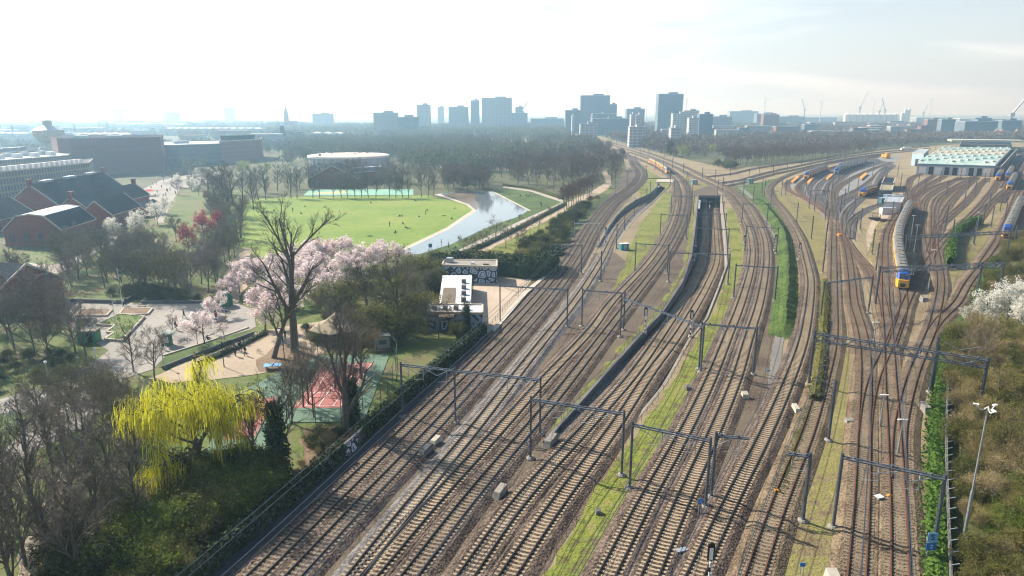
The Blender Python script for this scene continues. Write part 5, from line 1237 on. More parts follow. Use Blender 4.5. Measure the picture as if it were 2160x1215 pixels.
SHEETS = [
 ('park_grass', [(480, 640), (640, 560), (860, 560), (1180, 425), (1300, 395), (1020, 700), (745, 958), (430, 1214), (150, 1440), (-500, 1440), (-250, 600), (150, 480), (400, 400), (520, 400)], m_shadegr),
 ('lawn', [(460, 452), (500, 430), (540, 420), (620, 415), (905, 412), (985, 431), (1000, 443), (945, 481), (843, 530), (745, 538), (690, 545), (600, 560), (520, 530), (475, 490)], m_lawn),
 ('bank_grass', [(1118, 444), (1186, 428), (1160, 452), (1090, 480), (990, 525), (900, 563), (860, 578), (842, 556), (884, 536), (950, 516), (1030, 479), (1095, 456)], m_green),
 ('lawn', [(1036, 404), (1060, 398), (1120, 404), (1182, 423), (1160, 438), (1116, 443)], m_green),
 ('bank_grass', [(985, 545), (1060, 512), (1180, 450), (1270, 408), (1262, 425), (1200, 465), (1120, 525), (1040, 558)], m_verge),
 ('canal', [(925, 409), (960, 404), (1036, 404), (1116, 443), (1096, 456), (1030, 479), (950, 516), (884, 536), (838, 537), (846, 529), (946, 482), (1003, 446), (988, 432)], m_water),
 ('shallows', [(935, 411), (975, 407), (1005, 409), (1002, 420), (1012, 434), (1004, 445), (988, 432)], m_mud),
 ('canal_edge', [(916, 410), (926, 409), (989, 431), (1006, 445), (947, 484), (848, 531), (836, 536), (826, 534), (843, 527), (942, 480), (996, 443), (984, 432)], m_conc_lt),
 ('canal_edge', [(1036, 404), (1040, 403), (1120, 444), (1116, 445)], m_conc_lt),
 ('path', [(1188, 426), (1192, 431), (1120, 466), (1020, 512), (940, 552), (880, 588), (862, 586), (900, 560), (1000, 512), (1100, 465)], m_pave),
 ('path', [(1120, 401), (1188, 422), (1186, 427), (1118, 404), (1060, 396), (1062, 393)], m_pave),
 ('gravel_path', [(1290, 388), (1283, 398), (1262, 412), (1180, 452), (1085, 500), (1030, 528), (990, 550), (975, 548), (1020, 522), (1080, 490), (1170, 440), (1246, 405), (1278, 385)], m_path),
 ('path', [(1278, 385), (1290, 388), (1288, 372), (1278, 360), (1270, 362)], m_path),
 ('path', [(470, 600), (485, 560), (505, 535), (525, 520), (535, 527), (520, 560), (520, 600), (500, 640), (455, 640)], m_path),
 ('path', [(318, 505), (330, 503), (340, 540), (332, 560), (318, 540)], m_path),
 ('path', [(60, 555), (110, 560), (150, 545), (230, 500), (262, 494), (255, 505), (180, 545), (140, 575), (100, 580)], m_pave),
 ('plaza', [(300, 400), (340, 380), (420, 365), (480, 362), (440, 385), (380, 400), (360, 430), (345, 470), (330, 470), (320, 440), (290, 430)], m_plaza),
 ('plaza', [(140, 632), (300, 640), (450, 636), (500, 640), (535, 655), (540, 690), (520, 700), (345, 757), (322, 780), (260, 800), (230, 850), (180, 900), (60, 960), (-60, 1000), (-60, 860), (100, 815), (190, 770), (230, 740), (160, 700), (100, 660)], m_plaza),
 ('dirt_square', [(470, 735), (545, 700), (600, 690), (720, 670), (760, 700), (640, 770), (540, 790), (470, 800), (360, 810), (310, 800), (360, 780)], m_path),
 ('bare_soil', [(540, 760), (590, 722), (650, 735), (660, 762), (600, 790), (545, 785)], m_dirt),
 ('lawn', [(341, 760), (350, 750), (526, 696), (536, 703), (515, 716), (350, 777), (335, 775)], m_green),
 ('lawn', [(590, 655), (680, 630), (800, 590), (860, 580), (800, 612), (700, 650), (610, 680)], m_green),
 ('lawn', [(-200, 905), (-30, 875), (75, 870), (60, 900), (25, 935), (-60, 1010), (-300, 1100)], m_green),
 ('dirt_path', [(150, 985), (125, 1000), (95, 1060), (60, 1130), (20, 1260), (-60, 1440), (60, 1440), (95, 1260), (115, 1140), (128, 1060), (150, 1010)], m_path),
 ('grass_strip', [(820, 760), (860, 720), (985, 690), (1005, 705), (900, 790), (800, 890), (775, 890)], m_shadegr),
 ('bare_soil', [(640, 905), (770, 895), (860, 840), (745, 945), (640, 1010)], m_dirt),
 ('sports_court', [(560, 800), (670, 751), (822, 749), (767, 891), (612, 892), (540, 975), (420, 974), (505, 830)], m_court_g),
 ('sports_court', [(681, 769), (790, 766), (722, 862), (618, 862)], m_court_r),
 ('sports_court', [(520, 845), (585, 838), (535, 925), (470, 930)], m_court_r),
 ('sports_court', [(640, 413), (652, 401), (872, 399), (872, 412)], m_court_t),
 ('sports_court', [(650, 408), (735, 403), (735, 407), (690, 410)], m_court_y),
]
for i, (n, pts, m) in enumerate(SHEETS): sheet(n, pts, .012 + .004 * i, m, rag=.3 if m in (m_shadegr, m_dirt, m_verge, m_path) else 0)
zc = .012 + .004 * len(SHEETS)
b = MB()
def line(a, c, w=.045):
    p, q = g(*a), g(*c); p.z = q.z = zc; d = (q - p).normalized(); s = Vector((-d.y, d.x, 0)) * w
    b.add([p - s, q - s, q + s, p + s], [(0, 1, 2, 3)])
for a, c in [((684, 772), (783, 769)), ((627, 858), (718, 858)), ((684, 772), (627, 858)), ((783, 769), (718, 858)), ((734, 770), (672, 858)), ((668, 798), (765, 796)), ((646, 830), (742, 829)), ((700, 772), (645, 858)), ((768, 770), (702, 858)), ((660, 404), (660, 411)), ((755, 400), (755, 412)), ((660, 404), (755, 400))]: line(a, c)
tag(b.build('court_lines', m_white), kind='structure')
fence('court_fence', 'tall green mesh fence around the red and green sports court', [(612, 892), (767, 891), (822, 749), (671, 751)], 4.0, 3.0, M('court_fence_green', [(.05, .12, .09)]), (1.0, .5, .05), .08)

# retaining edges, planters, kerbs in the plaza
def wall_line(name, label, pts, h, w, mat, cat='low wall'):
    P = G(pts); b = MB()
    for i in range(len(P) - 1): b.bar(P[i] + Vector((0, 0, h / 2)), P[i + 1] + Vector((0, 0, h / 2)), w, h)
    for p in P[1:-1]: b.box((p.x, p.y, h / 2 + .002), (w, w, h))
    c = P[0]; o = b.build(name, mat, off=c); o.location = c; return tag(o, label, cat)
wall_line('low_wall', 'long low concrete wall edging the upper side of the grey plaza', [(150, 638), (262, 641), (312, 612)], .9, .35, m_conc_dk)
wall_line('low_wall', 'low dark wall along the plaza below the shrubs, left of the green kiosk', [(298, 640), (345, 615)], .6, .3, m_conc)
wall_line('low_wall', 'dark low wall with hedge line running to the green kiosk', [(300, 641), (438, 640)], .7, .35, m_conc_dk)
wall_line('low_wall', 'pale kerb wall below the triangular lawn beside the cherry trees', [(344, 780), (420, 750), (536, 706)], .7, .3, m_conc_dk)
wall_line('low_wall', 'pale edging kerb above the triangular lawn', [(344, 752), (440, 722), (525, 692)], .3, .3, m_conc_lt)
m_planter = M('planter_green', [(.05, .09, .02), (.10, .17, .03), (.16, .20, .06), (.10, .08, .05)], s=(.5, 2.5), w=.4, bump=.6)
def planter(label, pts, h=.55, fill=None):
    P = G(pts); c = sum(P, Vector()) / len(P); root = empty('planter', c, label, 'planter')
    b = MB(); b.prism([c + (p - c) * .96 for p in P], 0, h * .8); b.build('soil', fill or m_planter, root)
    b = MB()
    for i in range(len(P)): b.bar(P[i] + Vector((0, 0, h / 2)), P[(i + 1) % len(P)] + Vector((0, 0, h / 2)), .35, h)
    b.build('edge_wall', m_conc_lt, root)
    b = MB()
    if not fill:
        xs = [p.x for p in P]; ys = [p.y for p in P]
        for _ in range(260):
            x, y = RNG.uniform(min(xs), max(xs)), RNG.uniform(min(ys), max(ys))
            ok = False; j = len(P) - 1
            for i in range(len(P)):
                if (P[i].y > y) != (P[j].y > y) and x < (P[j].x - P[i].x) * (y - P[i].y) / (P[j].y - P[i].y) + P[i].x: ok = not ok
                j = i
            if ok:
                for _k in range(5):
                    t = RNG.uniform(0, 6.28); s = RNG.uniform(.15, .35); v = Vector((math.cos(t) * s, math.sin(t) * s, RNG.uniform(.1, .4)))
                    q = Vector((x, y, h * .8)); b.add([q, q + v, q + v * .6 + Vector((s * .6, -s * .5, .1))], [(0, 1, 2)])
        b.build('leaves', m_planter, root)
planter('large zigzag planter full of green plants in the middle of the plaza', [(222, 719), (258, 722), (305, 671), (252, 666), (205, 688), (243, 690), (226, 704), (240, 706)])
planter('wedge shaped planter with bare soil at the top of the plaza', [(252, 666), (312, 665), (322, 653), (262, 652)], .45, m_dirt)
planter('narrow soil planter left of the wedge shaped one', [(160, 668), (225, 668), (236, 656), (170, 655)], .4, m_dirt)
planter('small green planter at the left of the zigzag one', [(160, 700), (172, 700), (203, 676), (160, 676)], .45)

# ------------------------------------------------------------------ vegetation
m_bark = M('bark', [(.085, .07, .054), (.155, .13, .10)], s=(.6, 4), bump=.4, bs=8)
m_bark_pale = M('bark_pale', [(.16, .14, .11), (.26, .235, .19)], s=(.6, 4))
TW = {'grey': M('twig_grey', [(.12, .103, .08), (.205, .175, .14)], s=(.1, .5), rnd=.5, lo=.3, hi=.7), 'brown': M('twig_brown', [(.13, .096, .068), (.21, .158, .112)], s=(.1, .5), rnd=.5, lo=.3, hi=.7),
      'red': M('twig_red', [(.11, .062, .05), (.155, .09, .07)], s=(.1, .5), rnd=.4, lo=.3, hi=.7), 'olive': M('twig_olive', [(.07, .068, .025), (.125, .12, .045)], s=(.1, .5), rnd=.5, lo=.3, hi=.7),
      'tan': M('twig_tan', [(.20, .15, .09), (.29, .225, .14)], s=(.1, .5), rnd=.4, lo=.3, hi=.7), 'dark': M('twig_dark', [(.04, .036, .026), (.075, .068, .046)], s=(.1, .5), rnd=.4, lo=.3, hi=.7)}
m_leafdk = M('dark_leaf', [(.05, .06, .02), (.085, .10, .03), (.13, .14, .05)], s=(.3, 2), w=.4, rnd=.4, trans=.38)
m_ivy = M('ivy_leaf', [(.018, .035, .012), (.035, .06, .018), (.08, .11, .035)], s=(.3, 2.5), w=.4)
m_hedge = M('hedge_leaf', [(.045, .10, .015), (.075, .15, .022), (.12, .20, .035)], s=(.3, 2), w=.4, trans=.25)
m_olive = M('olive_leaf', [(.11, .12, .032), (.175, .18, .05), (.24, .225, .08)], s=(.2, 1.5), w=.4, rnd=.5, lo=.3, hi=.7, trans=.55)
m_yel = M('yellow_bud', [(.20, .18, .045), (.28, .25, .06), (.30, .25, .11)], s=(.2, 1.5), w=.4, rnd=.5, lo=.3, hi=.7)
m_willow = M('willow_leaf', [(.42, .43, .018), (.56, .545, .03), (.66, .62, .05)], s=(.4, 2), w=.4, trans=.45)
m_willow_far = M('willow_far_leaf', [(.26, .32, .06), (.36, .41, .09)], s=(.3, 2), trans=.4)
m_pink = M('cherry_blossom', [(.70, .56, .57), (.80, .70, .70), (.86, .80, .79)], s=(.35, 2), w=.5, rnd=.15, trans=.5)
m_wht = M('white_blossom', [(.62, .62, .54), (.76, .75, .68), (.84, .83, .77)], s=(.35, 2), w=.5, rnd=.2, trans=.45)
m_plum = M('red_plum', [(.24, .035, .045), (.36, .06, .075), (.46, .11, .12)], s=(.35, 2), w=.5, rnd=.2, trans=.3)

def rot_about(d, ax, a): return Matrix.Rotation(a, 3, ax) @ d
def perp(d, rng):
    v = Vector((rng.gauss(0, 1), rng.gauss(0, 1), rng.gauss(0, 1))); v = v - d * v.dot(d)
    return v.normalized() if v.length > 1e-6 else Vector((1, 0, 0))

def gen_tree(seed, h, trunk=.3, n=(8, 6, 5, 7), ang=(45, 42, 45), lr=(.42, .5, .5, .6), up=(.25, .2, .12), r0=None, tw=.05, wob=.12, lean=0.0, leaf=None, ivy=0.0, stems=1, rmul=.5, strand=0):
    """trunk mesh pieces, crown twigs and leaf pieces of one tree standing at the origin"""
    rng = random.Random(seed); T, C, Lf = MB(), MB(), MB()
    r0 = r0 or h * .016
    def leafy(p, k, s, mb=Lf, spread=.3):
        for _ in range(k):
            q = p + Vector((rng.gauss(0, spread), rng.gauss(0, spread), rng.gauss(0, spread))); d1 = perp(Vector((0, 0, 1)), rng) if rng.random() < .3 else Vector((rng.gauss(0, 1), rng.gauss(0, 1), rng.gauss(0, 1))).normalized()
            d2 = perp(d1, rng); z = s * rng.uniform(.6, 1.3); mb.add([q - d1 * z, q + d2 * z * .7, q + d1 * z, q - d2 * z * .7], [(0, 1, 2, 3)])
    def go(p, d, L, r, lev):
        ns = 4 if lev == 0 else 3 if lev < 3 else 1
        pts = [p]; 
        for i in range(ns):
            d = (d + perp(d, rng) * (wob * (1 if lev else .5)) + Vector((0, 0, up[min(lev, len(up) - 1)] if lev else 0)) * .5).normalized(); p = p + d * (L / ns); pts.append(p)
        rad = [max(.012, r * (1 - rmul * i / ns)) for i in range(ns + 1)]
        if lev == 0: T.tube(pts, rad, 8, cap=False)
        elif lev == 1: T.tube(pts, rad, 5, cap=False)
        elif lev == 2: C.tube(pts, [max(tw * .6, x) for x in rad], 3, cap=False)
        else:
            a = perp(d, rng) * (tw * .5)
            for i in range(ns):
                C.add([pts[i] - a, pts[i] + a, pts[i + 1] + a * .4, pts[i + 1] - a * .4], [(0, 1, 2, 3)])
        if leaf and lev >= 3: leafy(pts[-1], leaf[0], leaf[1], spread=leaf[2])
        if strand and lev == 2:
            for _ in range(strand):
                i = rng.randrange(1, len(pts)); q = pts[i] + Vector((rng.gauss(0, .5), rng.gauss(0, .5), rng.gauss(0, .25))); dd = Vector((d.x, d.y, .2)).normalized() + perp(d, rng) * .6; l_ = rng.uniform(.8, 3.0); prev = q; w_ = rng.uniform(.02, .042); a = perp(Vector((0, 0, 1)), rng) * w_
                for k in range(5):
                    dd = (dd * .45 + Vector((0, 0, -1)) * (.35 + .25 * k) + Vector((rng.gauss(0, .08), rng.gauss(0, .08), 0))).normalized(); q2 = prev + dd * (l_ / 5)
                    if q2.z < .4: break
                    Lf.add([prev - a, prev + a, q2 + a, q2 - a], [(0, 1, 2, 3)]); prev = q2
        if lev + 1 < len(n) + 1 and lev < len(n):
            k = n[lev]
            for j in range(k):
                t = (trunk + (1 - trunk) * (j + rng.random()) / k) if lev == 0 else .25 + .75 * (j + rng.random()) / k
                f = t * ns; i = min(ns - 1, int(f)); q = pts[i].lerp(pts[i + 1], f - i)
                dirn = (pts[i + 1] - pts[i]).normalized()
                a_ = R(ang[min(lev, len(ang) - 1)] * rng.uniform(.65, 1.25))
                ax = perp(dirn, rng)
                if lev == 0: az = j * 2.4 + rng.uniform(-.5, .5); ax = Vector((math.cos(az), math.sin(az), 0))
                nd = rot_about(dirn, ax, a_); 
                ll = (h if lev == 0 else L) * lr[lev] * rng.uniform(.7, 1.2) * (1.0 - .35 * (t - trunk) if lev == 0 else 1 - .25 * t)
                go(q, nd, ll, rad[i] * (.55 if lev == 0 else .6), lev + 1)
    for s_ in range(stems):
        d0 = Vector((lean, 0, 1)).normalized() if stems == 1 else Vector((rng.gauss(0, .45), rng.gauss(0, .45), 1)).normalized()
        go(Vector((0, 0, -.1)) + (Vector((rng.gauss(0, .3), rng.gauss(0, .3), 0)) if stems > 1 else Vector()), d0, h * (.8 if stems == 1 else .55), r0, 0)
    if ivy:
        for _ in range(int(900 * ivy)):
            z = rng.uniform(0, h * .72); t = rng.uniform(0, 6.28); q = rng.uniform(.1, 1.0) * (1.5 - .9 * z / h) * (h / 12); leafy(Vector((math.cos(t) * q + lean * z, math.sin(t) * q, z)), 5, .17, spread=.22)
    return T, C, Lf
PROTO = {}
def proto(key, mats, **kw):
    T, C, Lf = gen_tree(**kw)
    out = [('trunk', T.mesh('trunk', mats[0]))]
    if C.f: out.append(('twigs' if Lf.f else 'crown', C.mesh('crown', mats[1])))
    if Lf.f: out.append(('crown', Lf.mesh('crown_leaves', mats[2])))
    PROTO[key] = out
for i in range(3): proto('lime%d' % i, (m_bark, TW['grey']), seed=10 + i, h=12, trunk=.24, n=(10, 7, 6, 7), ang=(52, 45, 45), lr=(.50, .58, .58, .75), up=(.2, .16, .1, .1), tw=.042)
for i in range(3): proto('tall%d' % i, (m_bark, TW['grey']), seed=20 + i, h=16, trunk=.2, n=(13, 7, 6, 6), ang=(36, 38, 42), lr=(.34, .5, .55, .7), tw=.042)
for i in range(2): proto('young%d' % i, (m_bark, TW['brown']), seed=30 + i, h=6, n=(8, 6, 5, 6), ang=(48, 42, 45), lr=(.46, .55, .55, .7), tw=.03, r0=.09)
for i in range(2): proto('row%d' % i, (m_bark, TW['red']), seed=34 + i, h=10, trunk=.35, n=(11, 7, 5, 7), ang=(44, 42, 45), lr=(.34, .55, .55, .7), tw=.045)
for i in range(2): proto('brown%d' % i, (m_bark, TW['brown']), seed=38 + i, h=12, trunk=.25, n=(10, 7, 6, 8), ang=(46, 42, 45), lr=(.42, .55, .55, .75), tw=.06)
for i in range(3): proto('shrub%d' % i, (m_bark, TW['olive'], m_olive), seed=40 + i, h=4.2, stems=7, n=(7, 5, 4), ang=(45, 48, 50), lr=(.5, .55, .6), up=(.1, .1, .1), tw=.03, r0=.05, leaf=(4, .09, .18))
for i in range(2): proto('bramble%d' % i, (m_bark, TW['dark'], m_leafdk), seed=44 + i, h=3.6, stems=6, n=(6, 5, 4), ang=(48, 50, 55), lr=(.5, .55, .6), up=(.05, .05, .05), tw=.035, r0=.05, leaf=(5, .11, .22))
for i in range(2): proto('greenshrub%d' % i, (m_bark, TW['olive'], M('fresh_leaf', [(.085, .13, .018), (.14, .20, .03), (.20, .26, .05)], s=(.2, 1.5), w=.4, rnd=.4, lo=.3, hi=.7, trans=.42)), seed=56 + i, h=4.2, stems=7, n=(7, 5, 4), ang=(45, 48, 50), lr=(.5, .55, .6), up=(.1, .1, .1), tw=.03, r0=.05, leaf=(5, .10, .2))
for i in range(2): proto('tanshrub%d' % i, (m_bark, TW['tan'], m_yel), seed=47 + i, h=5.5, stems=8, n=(7, 6, 6), ang=(32, 40, 45), lr=(.45, .55, .6), up=(.3, .2, .1), tw=.03, r0=.05, leaf=(2, .06, .25))
for i in range(2): proto('bud%d' % i, (m_bark, TW['olive'], m_yel), seed=50 + i, h=12, n=(9, 7, 5, 7), ang=(48, 45, 45), lr=(.48, .58, .58, .7), tw=.04, leaf=(1, .07, .3))
for i in range(3): proto('cherry%d' % i, (m_bark, TW['dark'], m_pink), seed=60 + i, h=6.5, trunk=.28, n=(8, 5, 4, 3), ang=(62, 48, 48), lr=(.62, .55, .5, .45), up=(.06, .05, 0), tw=.03, r0=.16, leaf=(6, .15, .26))
for i in range(2): proto('white%d' % i, (m_bark, TW['dark'], m_wht), seed=64 + i, h=6.5, trunk=.22, n=(9, 5, 4, 3), ang=(54, 48, 48), lr=(.55, .55, .5, .45), tw=.03, r0=.15, leaf=(5, .14, .26))
proto('plum0', (m_bark, TW['red'], m_plum), seed=68, h=7.5, trunk=.2, n=(10, 6, 5, 3), ang=(46, 45, 45), lr=(.52, .55, .5, .45), tw=.035, r0=.16, leaf=(4, .13, .26))
proto('willow0', (m_bark, TW['olive'], m_willow), seed=70, h=13.0, trunk=.36, n=(14, 9, 4), ang=(62, 50, 48), lr=(.52, .58, .5), up=(.16, .12, .05), tw=.05, r0=.42, strand=44, wob=.22)
proto('willow1', (m_bark, TW['olive'], m_willow_far), seed=71, h=10.0, trunk=.3, n=(10, 7, 3), ang=(50, 45, 45), lr=(.48, .55, .4), up=(.3, .1, 0), tw=.06, r0=.3, strand=20)
for i in range(2): proto('giant%d' % i, (m_bark, TW['grey']), seed=76 + i, h=23, trunk=.22, n=(7, 7, 7, 9), ang=(32, 34, 38), lr=(.60, .46, .48, .7), up=(.5, .3, .25, .2), r0=.8, tw=.045, wob=.16, rmul=.6)
proto('lean0', (m_bark, TW['olive']), seed=80, h=12, trunk=.35, n=(8, 7, 6, 9), ang=(42, 38, 38), lr=(.46, .5, .5, .7), up=(.45, .3, .3), r0=.45, tw=.04, lean=-.35)
proto('bushy0', (m_bark, TW['olive']), seed=82, h=12.5, trunk=.18, n=(12, 8, 7, 9), ang=(60, 48, 48), lr=(.55, .58, .55, .65), up=(.15, .1, .1), r0=.42, tw=.04)
proto('bushy1', (m_bark, TW['tan'], m_yel), seed=83, h=10, trunk=.3, n=(10, 8, 6, 9), ang=(50, 42, 42), lr=(.46, .55, .55, .65), up=(.25, .2, .2), r0=.36, tw=.035, leaf=(1, .045, .2))
for i in range(2): proto('ivy%d' % i, (m_bark, TW['dark'], m_ivy), seed=86 + i, h=13, trunk=.35, n=(9, 6, 5, 6), ang=(42, 42, 45), lr=(.32, .55, .55, .7), r0=.3, tw=.035, ivy=1.4)
proto('pine0', (m_bark, TW['dark'], m_leafdk), seed=90, h=12, trunk=.12, n=(18, 6, 4), ang=(65, 45, 45), lr=(.34, .55, .5), up=(.1, 0, 0), tw=.06, leaf=(14, .24, .5))
proto('birch0', (m_bark_pale, TW['tan']), seed=92, h=11, trunk=.3, n=(14, 6, 6), ang=(38, 40, 42), lr=(.26, .55, .6), up=(.3, .2, .1), tw=.035, r0=.08)
proto('poplar0', (m_bark, TW['grey']), seed=94, h=24, trunk=.08, n=(26, 7, 6), ang=(22, 25, 30), lr=(.20, .5, .55), up=(.5, .3, .2), tw=.10)
NOM = {'lime': 12, 'tall': 16, 'young': 6, 'row': 10, 'brown': 12, 'shrub': 4.2, 'bramble': 3.6, 'tanshrub': 5.5, 'greenshrub': 4.2, 'bud': 12, 'cherry': 6.5, 'white': 6.5, 'plum': 7.5, 'willow': 12, 'giant': 23, 'lean': 12, 'bushy': 12, 'ivy': 13, 'pine': 12, 'birch': 11, 'poplar': 24}
KIND = {'lime': ('bare_tree', 'tree'), 'tall': ('bare_tree', 'tree'), 'young': ('young_tree', 'tree'), 'row': ('avenue_tree', 'tree'), 'brown': ('brown_tree', 'tree'), 'shrub': ('shrub', 'shrub'), 'bramble': ('bramble_bush', 'shrub'), 'tanshrub': ('shrub', 'shrub'), 'greenshrub': ('shrub', 'shrub'), 'bud': ('budding_tree', 'tree'),
        'cherry': ('cherry_tree', 'tree'), 'white': ('blossom_tree', 'tree'), 'plum': ('plum_tree', 'tree'), 'willow': ('willow_tree', 'tree'), 'giant': ('bare_tree', 'tree'), 'lean': ('bare_tree', 'tree'), 'bushy': ('bare_tree', 'tree'), 'ivy': ('ivy_tree', 'tree'), 'pine': ('evergreen_tree', 'tree'), 'birch': ('birch_tree', 'tree'), 'poplar': ('poplar_tree', 'tree')}
NT = [0]
def tree(kind, u, v, h, label, group=None, rz=None, P=None, wide=1.0):
    ks = [k for k in PROTO if k.rstrip('0123456789') == kind]; key = kind if kind in PROTO else ks[RNG.randrange(len(ks))]
    base = kind.rstrip('0123456789'); s = h / NOM[base]
    p = P if P is not None else g(u, v); nm, cat = KIND[base]
    root = empty(nm, p, label, cat, group, RNG.uniform(0, 6.28) if rz is None else rz); root.scale = (s * wide, s * wide, s); NT[0] += 1
    for n_, me in PROTO[key]: link(n_, me, root)
    return root
def inside(poly, x, y):
    ok = False; j = len(poly) - 1
    for i in range(len(poly)):
        if (poly[i][1] > y) != (poly[j][1] > y) and x < (poly[j][0] - poly[i][0]) * (y - poly[i][1]) / (poly[j][1] - poly[i][1]) + poly[i][0]: ok = not ok
        j = i
    return ok
def fill(kind, pts, n, hr, label, group, sep=2.0, wide=1.0):
    P = [(p.x, p.y) for p in G(pts)]; xs, ys = [p[0] for p in P], [p[1] for p in P]; got = []; tries = 0
    kinds = kind if isinstance(kind, (list, tuple)) else [kind]
    labels = label if isinstance(label, dict) else None
    while len(got) < n and tries < n * 60:
        tries += 1; x, y = RNG.uniform(min(xs), max(xs)), RNG.uniform(min(ys), max(ys))
        if not inside(P, x, y) or any((x - a) ** 2 + (y - c) ** 2 < sep * sep for a, c in got): continue
        got.append((x, y)); k = RNG.choice(kinds)
        tree(k, 0, 0, RNG.uniform(*hr), labels[k] if labels else label, group + (' ' + k if labels else ''), P=Vector((x, y, 0)), wide=wide)
# single trees one can point at
ONE = [
 ('willow', 432, 1016, 11.4, 'huge bright yellow green weeping willow beside the sports court'),
 ('giant0', 622, 742, 23, 'giant bare tree with thick forked trunk rising over the cherry blossom'),
 ('lean', 577, 756, 12.5, 'leaning bare tree with cut stubs left of the giant forked tree'),
 ('ivy0', 590, 1002, 12.5, 'dark ivy smothered tree column right of the willow'),
 ('ivy1', 747, 900, 9.5, 'slimmer ivy clad trunk in front of the red court'),
 ('giant1', 728, 915, 14.5, 'bare pollarded tree with heavy limbs before the red court'),
 ('bushy0', 842, 700, 12.5, 'broad bushy olive twigged tree left of the front painted shed'),
 ('bushy0', 778, 672, 10.5, 'broad olive twigged tree behind the wooden pavilion'),
 ('bushy1', 762, 800, 9.5, 'pale tan twigged round tree behind the red court'),
 ('ivy1', 716, 705, 8.5, 'small dark tree right of the giant forked tree'),
 ('tall1', 536, 1000, 11, 'thin dark forked tree between the willow and the ivy column'),
 ('lime1', 640, 860, 8.5, 'tan bare tree overhanging the left half of the red court'),
 ('ivy0', 985, 705, 7.5, 'slim ivy covered tree before the front painted shed'),
 ('tall0', 903, 706, 8.0, 'thin bare tree at the left corner of the front painted shed'), ('young', 926, 716, 6.8, 'thin bare tree before the middle of the front painted shed'), ('young', 946, 702, 6.2, 'small bare tree nearest the vents of the front painted shed'),
 ('shrub', 965, 712, 3.4, 'round green shrub between the slim ivy tree and painted shed wall'),
 ('cherry0', 432, 726, 5.8, 'pink cherry tree standing on the left end of the triangular lawn'), ('cherry1', 560, 700, 7.6, 'wide pink cherry tree left of the leaning bare tree'), ('cherry2', 457, 668, 4.6, 'small pink cherry tree at the middle of the plaza by seated people'),
 ('cherry1', 486, 628, 4.2, 'small pink cherry tree right of the green kiosk'), ('young', 474, 716, 4.6, 'small dark bare tree on the triangular lawn'), ('young', 417, 728, 4.4, 'small bare tree at the foot of the pink cherry on the triangular lawn'), ('young', 365, 708, 4.2, 'small reddish bare tree standing alone on the plaza'),
 ('tall2', 282, 784, 8.2, 'bare slim tree at the lower edge of the plaza'), ('lime2', 326, 802, 8.2, 'dense dark shrubby tree right of the slim bare plaza tree'),
 ('lime0', 160, 745, 9.5, 'tall dark leaning tree beside the brick wall at the plaza edge'), ('lime1', 182, 752, 8.5, 'dark tree just left of the green graffiti box'),
 ('brown', 92, 720, 10, 'wide reddish brown tree at the left of the plaza planters'), ('lime0', 30, 735, 11, 'wide grey bare tree at the left frame edge above the shaded grass'), ('brown1', 55, 690, 8, 'reddish twigged tree before the dark roofed brick building'),
 ('tall0', 112, 1000, 11, 'tall bare tree beside the curved grey path at the left'), ('young', 156, 888, 5.0, 'small fan shaped bare tree on the curved grey path'), ('lime2', 228, 880, 8, 'pale green twigged tree beside the curved path, left of the willow'), ('lime1', 280, 900, 7, 'dark leaning tree between the curved path and the willow'),
 ('giant1', 508, 502, 12, 'bare tree at the near left corner of the big lawn'),
 ('willow1', 512, 368, 11, 'pale green willow left of the round gasholder'), ('willow1', 562, 366, 8.5, 'smaller pale green willow nearer the round gasholder'), ('willow1', 705, 322, 9.5, 'pale yellow green willow behind the round gasholder, left one'), ('willow1', 793, 322, 8, 'pale yellow green willow behind the round gasholder, right one'),
 ('pine', 1414, 329, 14, 'dark green dense tree among the bare far wood'), ('willow1', 1440, 333, 13, 'yellow green willow right of the dark dense tree'), ('willow1', 1504, 326, 12, 'yellow green willow, second right of the dark dense tree'), ('willow1', 1568, 318, 11, 'yellow green willow, third right of the dark dense tree'), ('willow1', 1641, 312, 10, 'yellow green willow, farthest right in the far wood'),
 ('pine', 1094, 326, 12, 'dark evergreen tree in the middle of the central wood'), ('pine', 1117, 334, 13, 'broader dark evergreen tree right of the first in the central wood'), ('pine', 1695, 292, 13, 'dark evergreen clump deep in the right hand wood'),
 ('brown0', 130, 462, 7.5, 'round tan leafless tree between the brick halls'), 
 ('plum0', 398, 532, 7.2, 'crimson red plum tree, lowest of the red ones'), ('plum0', 432, 508, 8.4, 'crimson red plum tree, tallest in the middle of the red ones'), ('plum0', 462, 500, 7.6, 'crimson red plum tree, right of the tallest red one'), ('plum0', 437, 424, 4.6, 'small crimson plum tree set behind the other red ones'), ('brown0', 372, 512, 8.5, 'brown pink bare tree left of the crimson plum trees'),
 ('white0', 292, 496, 7.4, 'large white blossom tree before the white edged gable house'), ('white1', 332, 474, 6.8, 'white blossom tree right of the largest white one'), ('white0', 238, 506, 6.6, 'greenish white blossom tree left of the largest white one'), ('white1', 376, 396, 6.0, 'white blossom tree at the far plaza edge'), ('white0', 404, 402, 6.4, 'second white blossom tree at the far plaza edge'), ('white1', 350, 452, 6.0, 'pale blossom tree below the far plaza'),
 ('white1', 1990 + 130, 692, 7.4, 'brilliant white blackthorn, middle of those at the right edge'), ('white0', 2078, 690, 6.6, 'white blackthorn, leftmost large one at the right edge'), ('white0', 2158, 712, 7.6, 'white blackthorn cut by the right edge of the photo'), ('white1', 2146, 672, 6.6, 'white blackthorn standing behind the other blackthorns'), ('white0', 2040, 682, 3.2, 'small white blackthorn at the tip of the bushes'),
]
for k, u, v, h, l in ONE: tree(k, u, v, h, l)
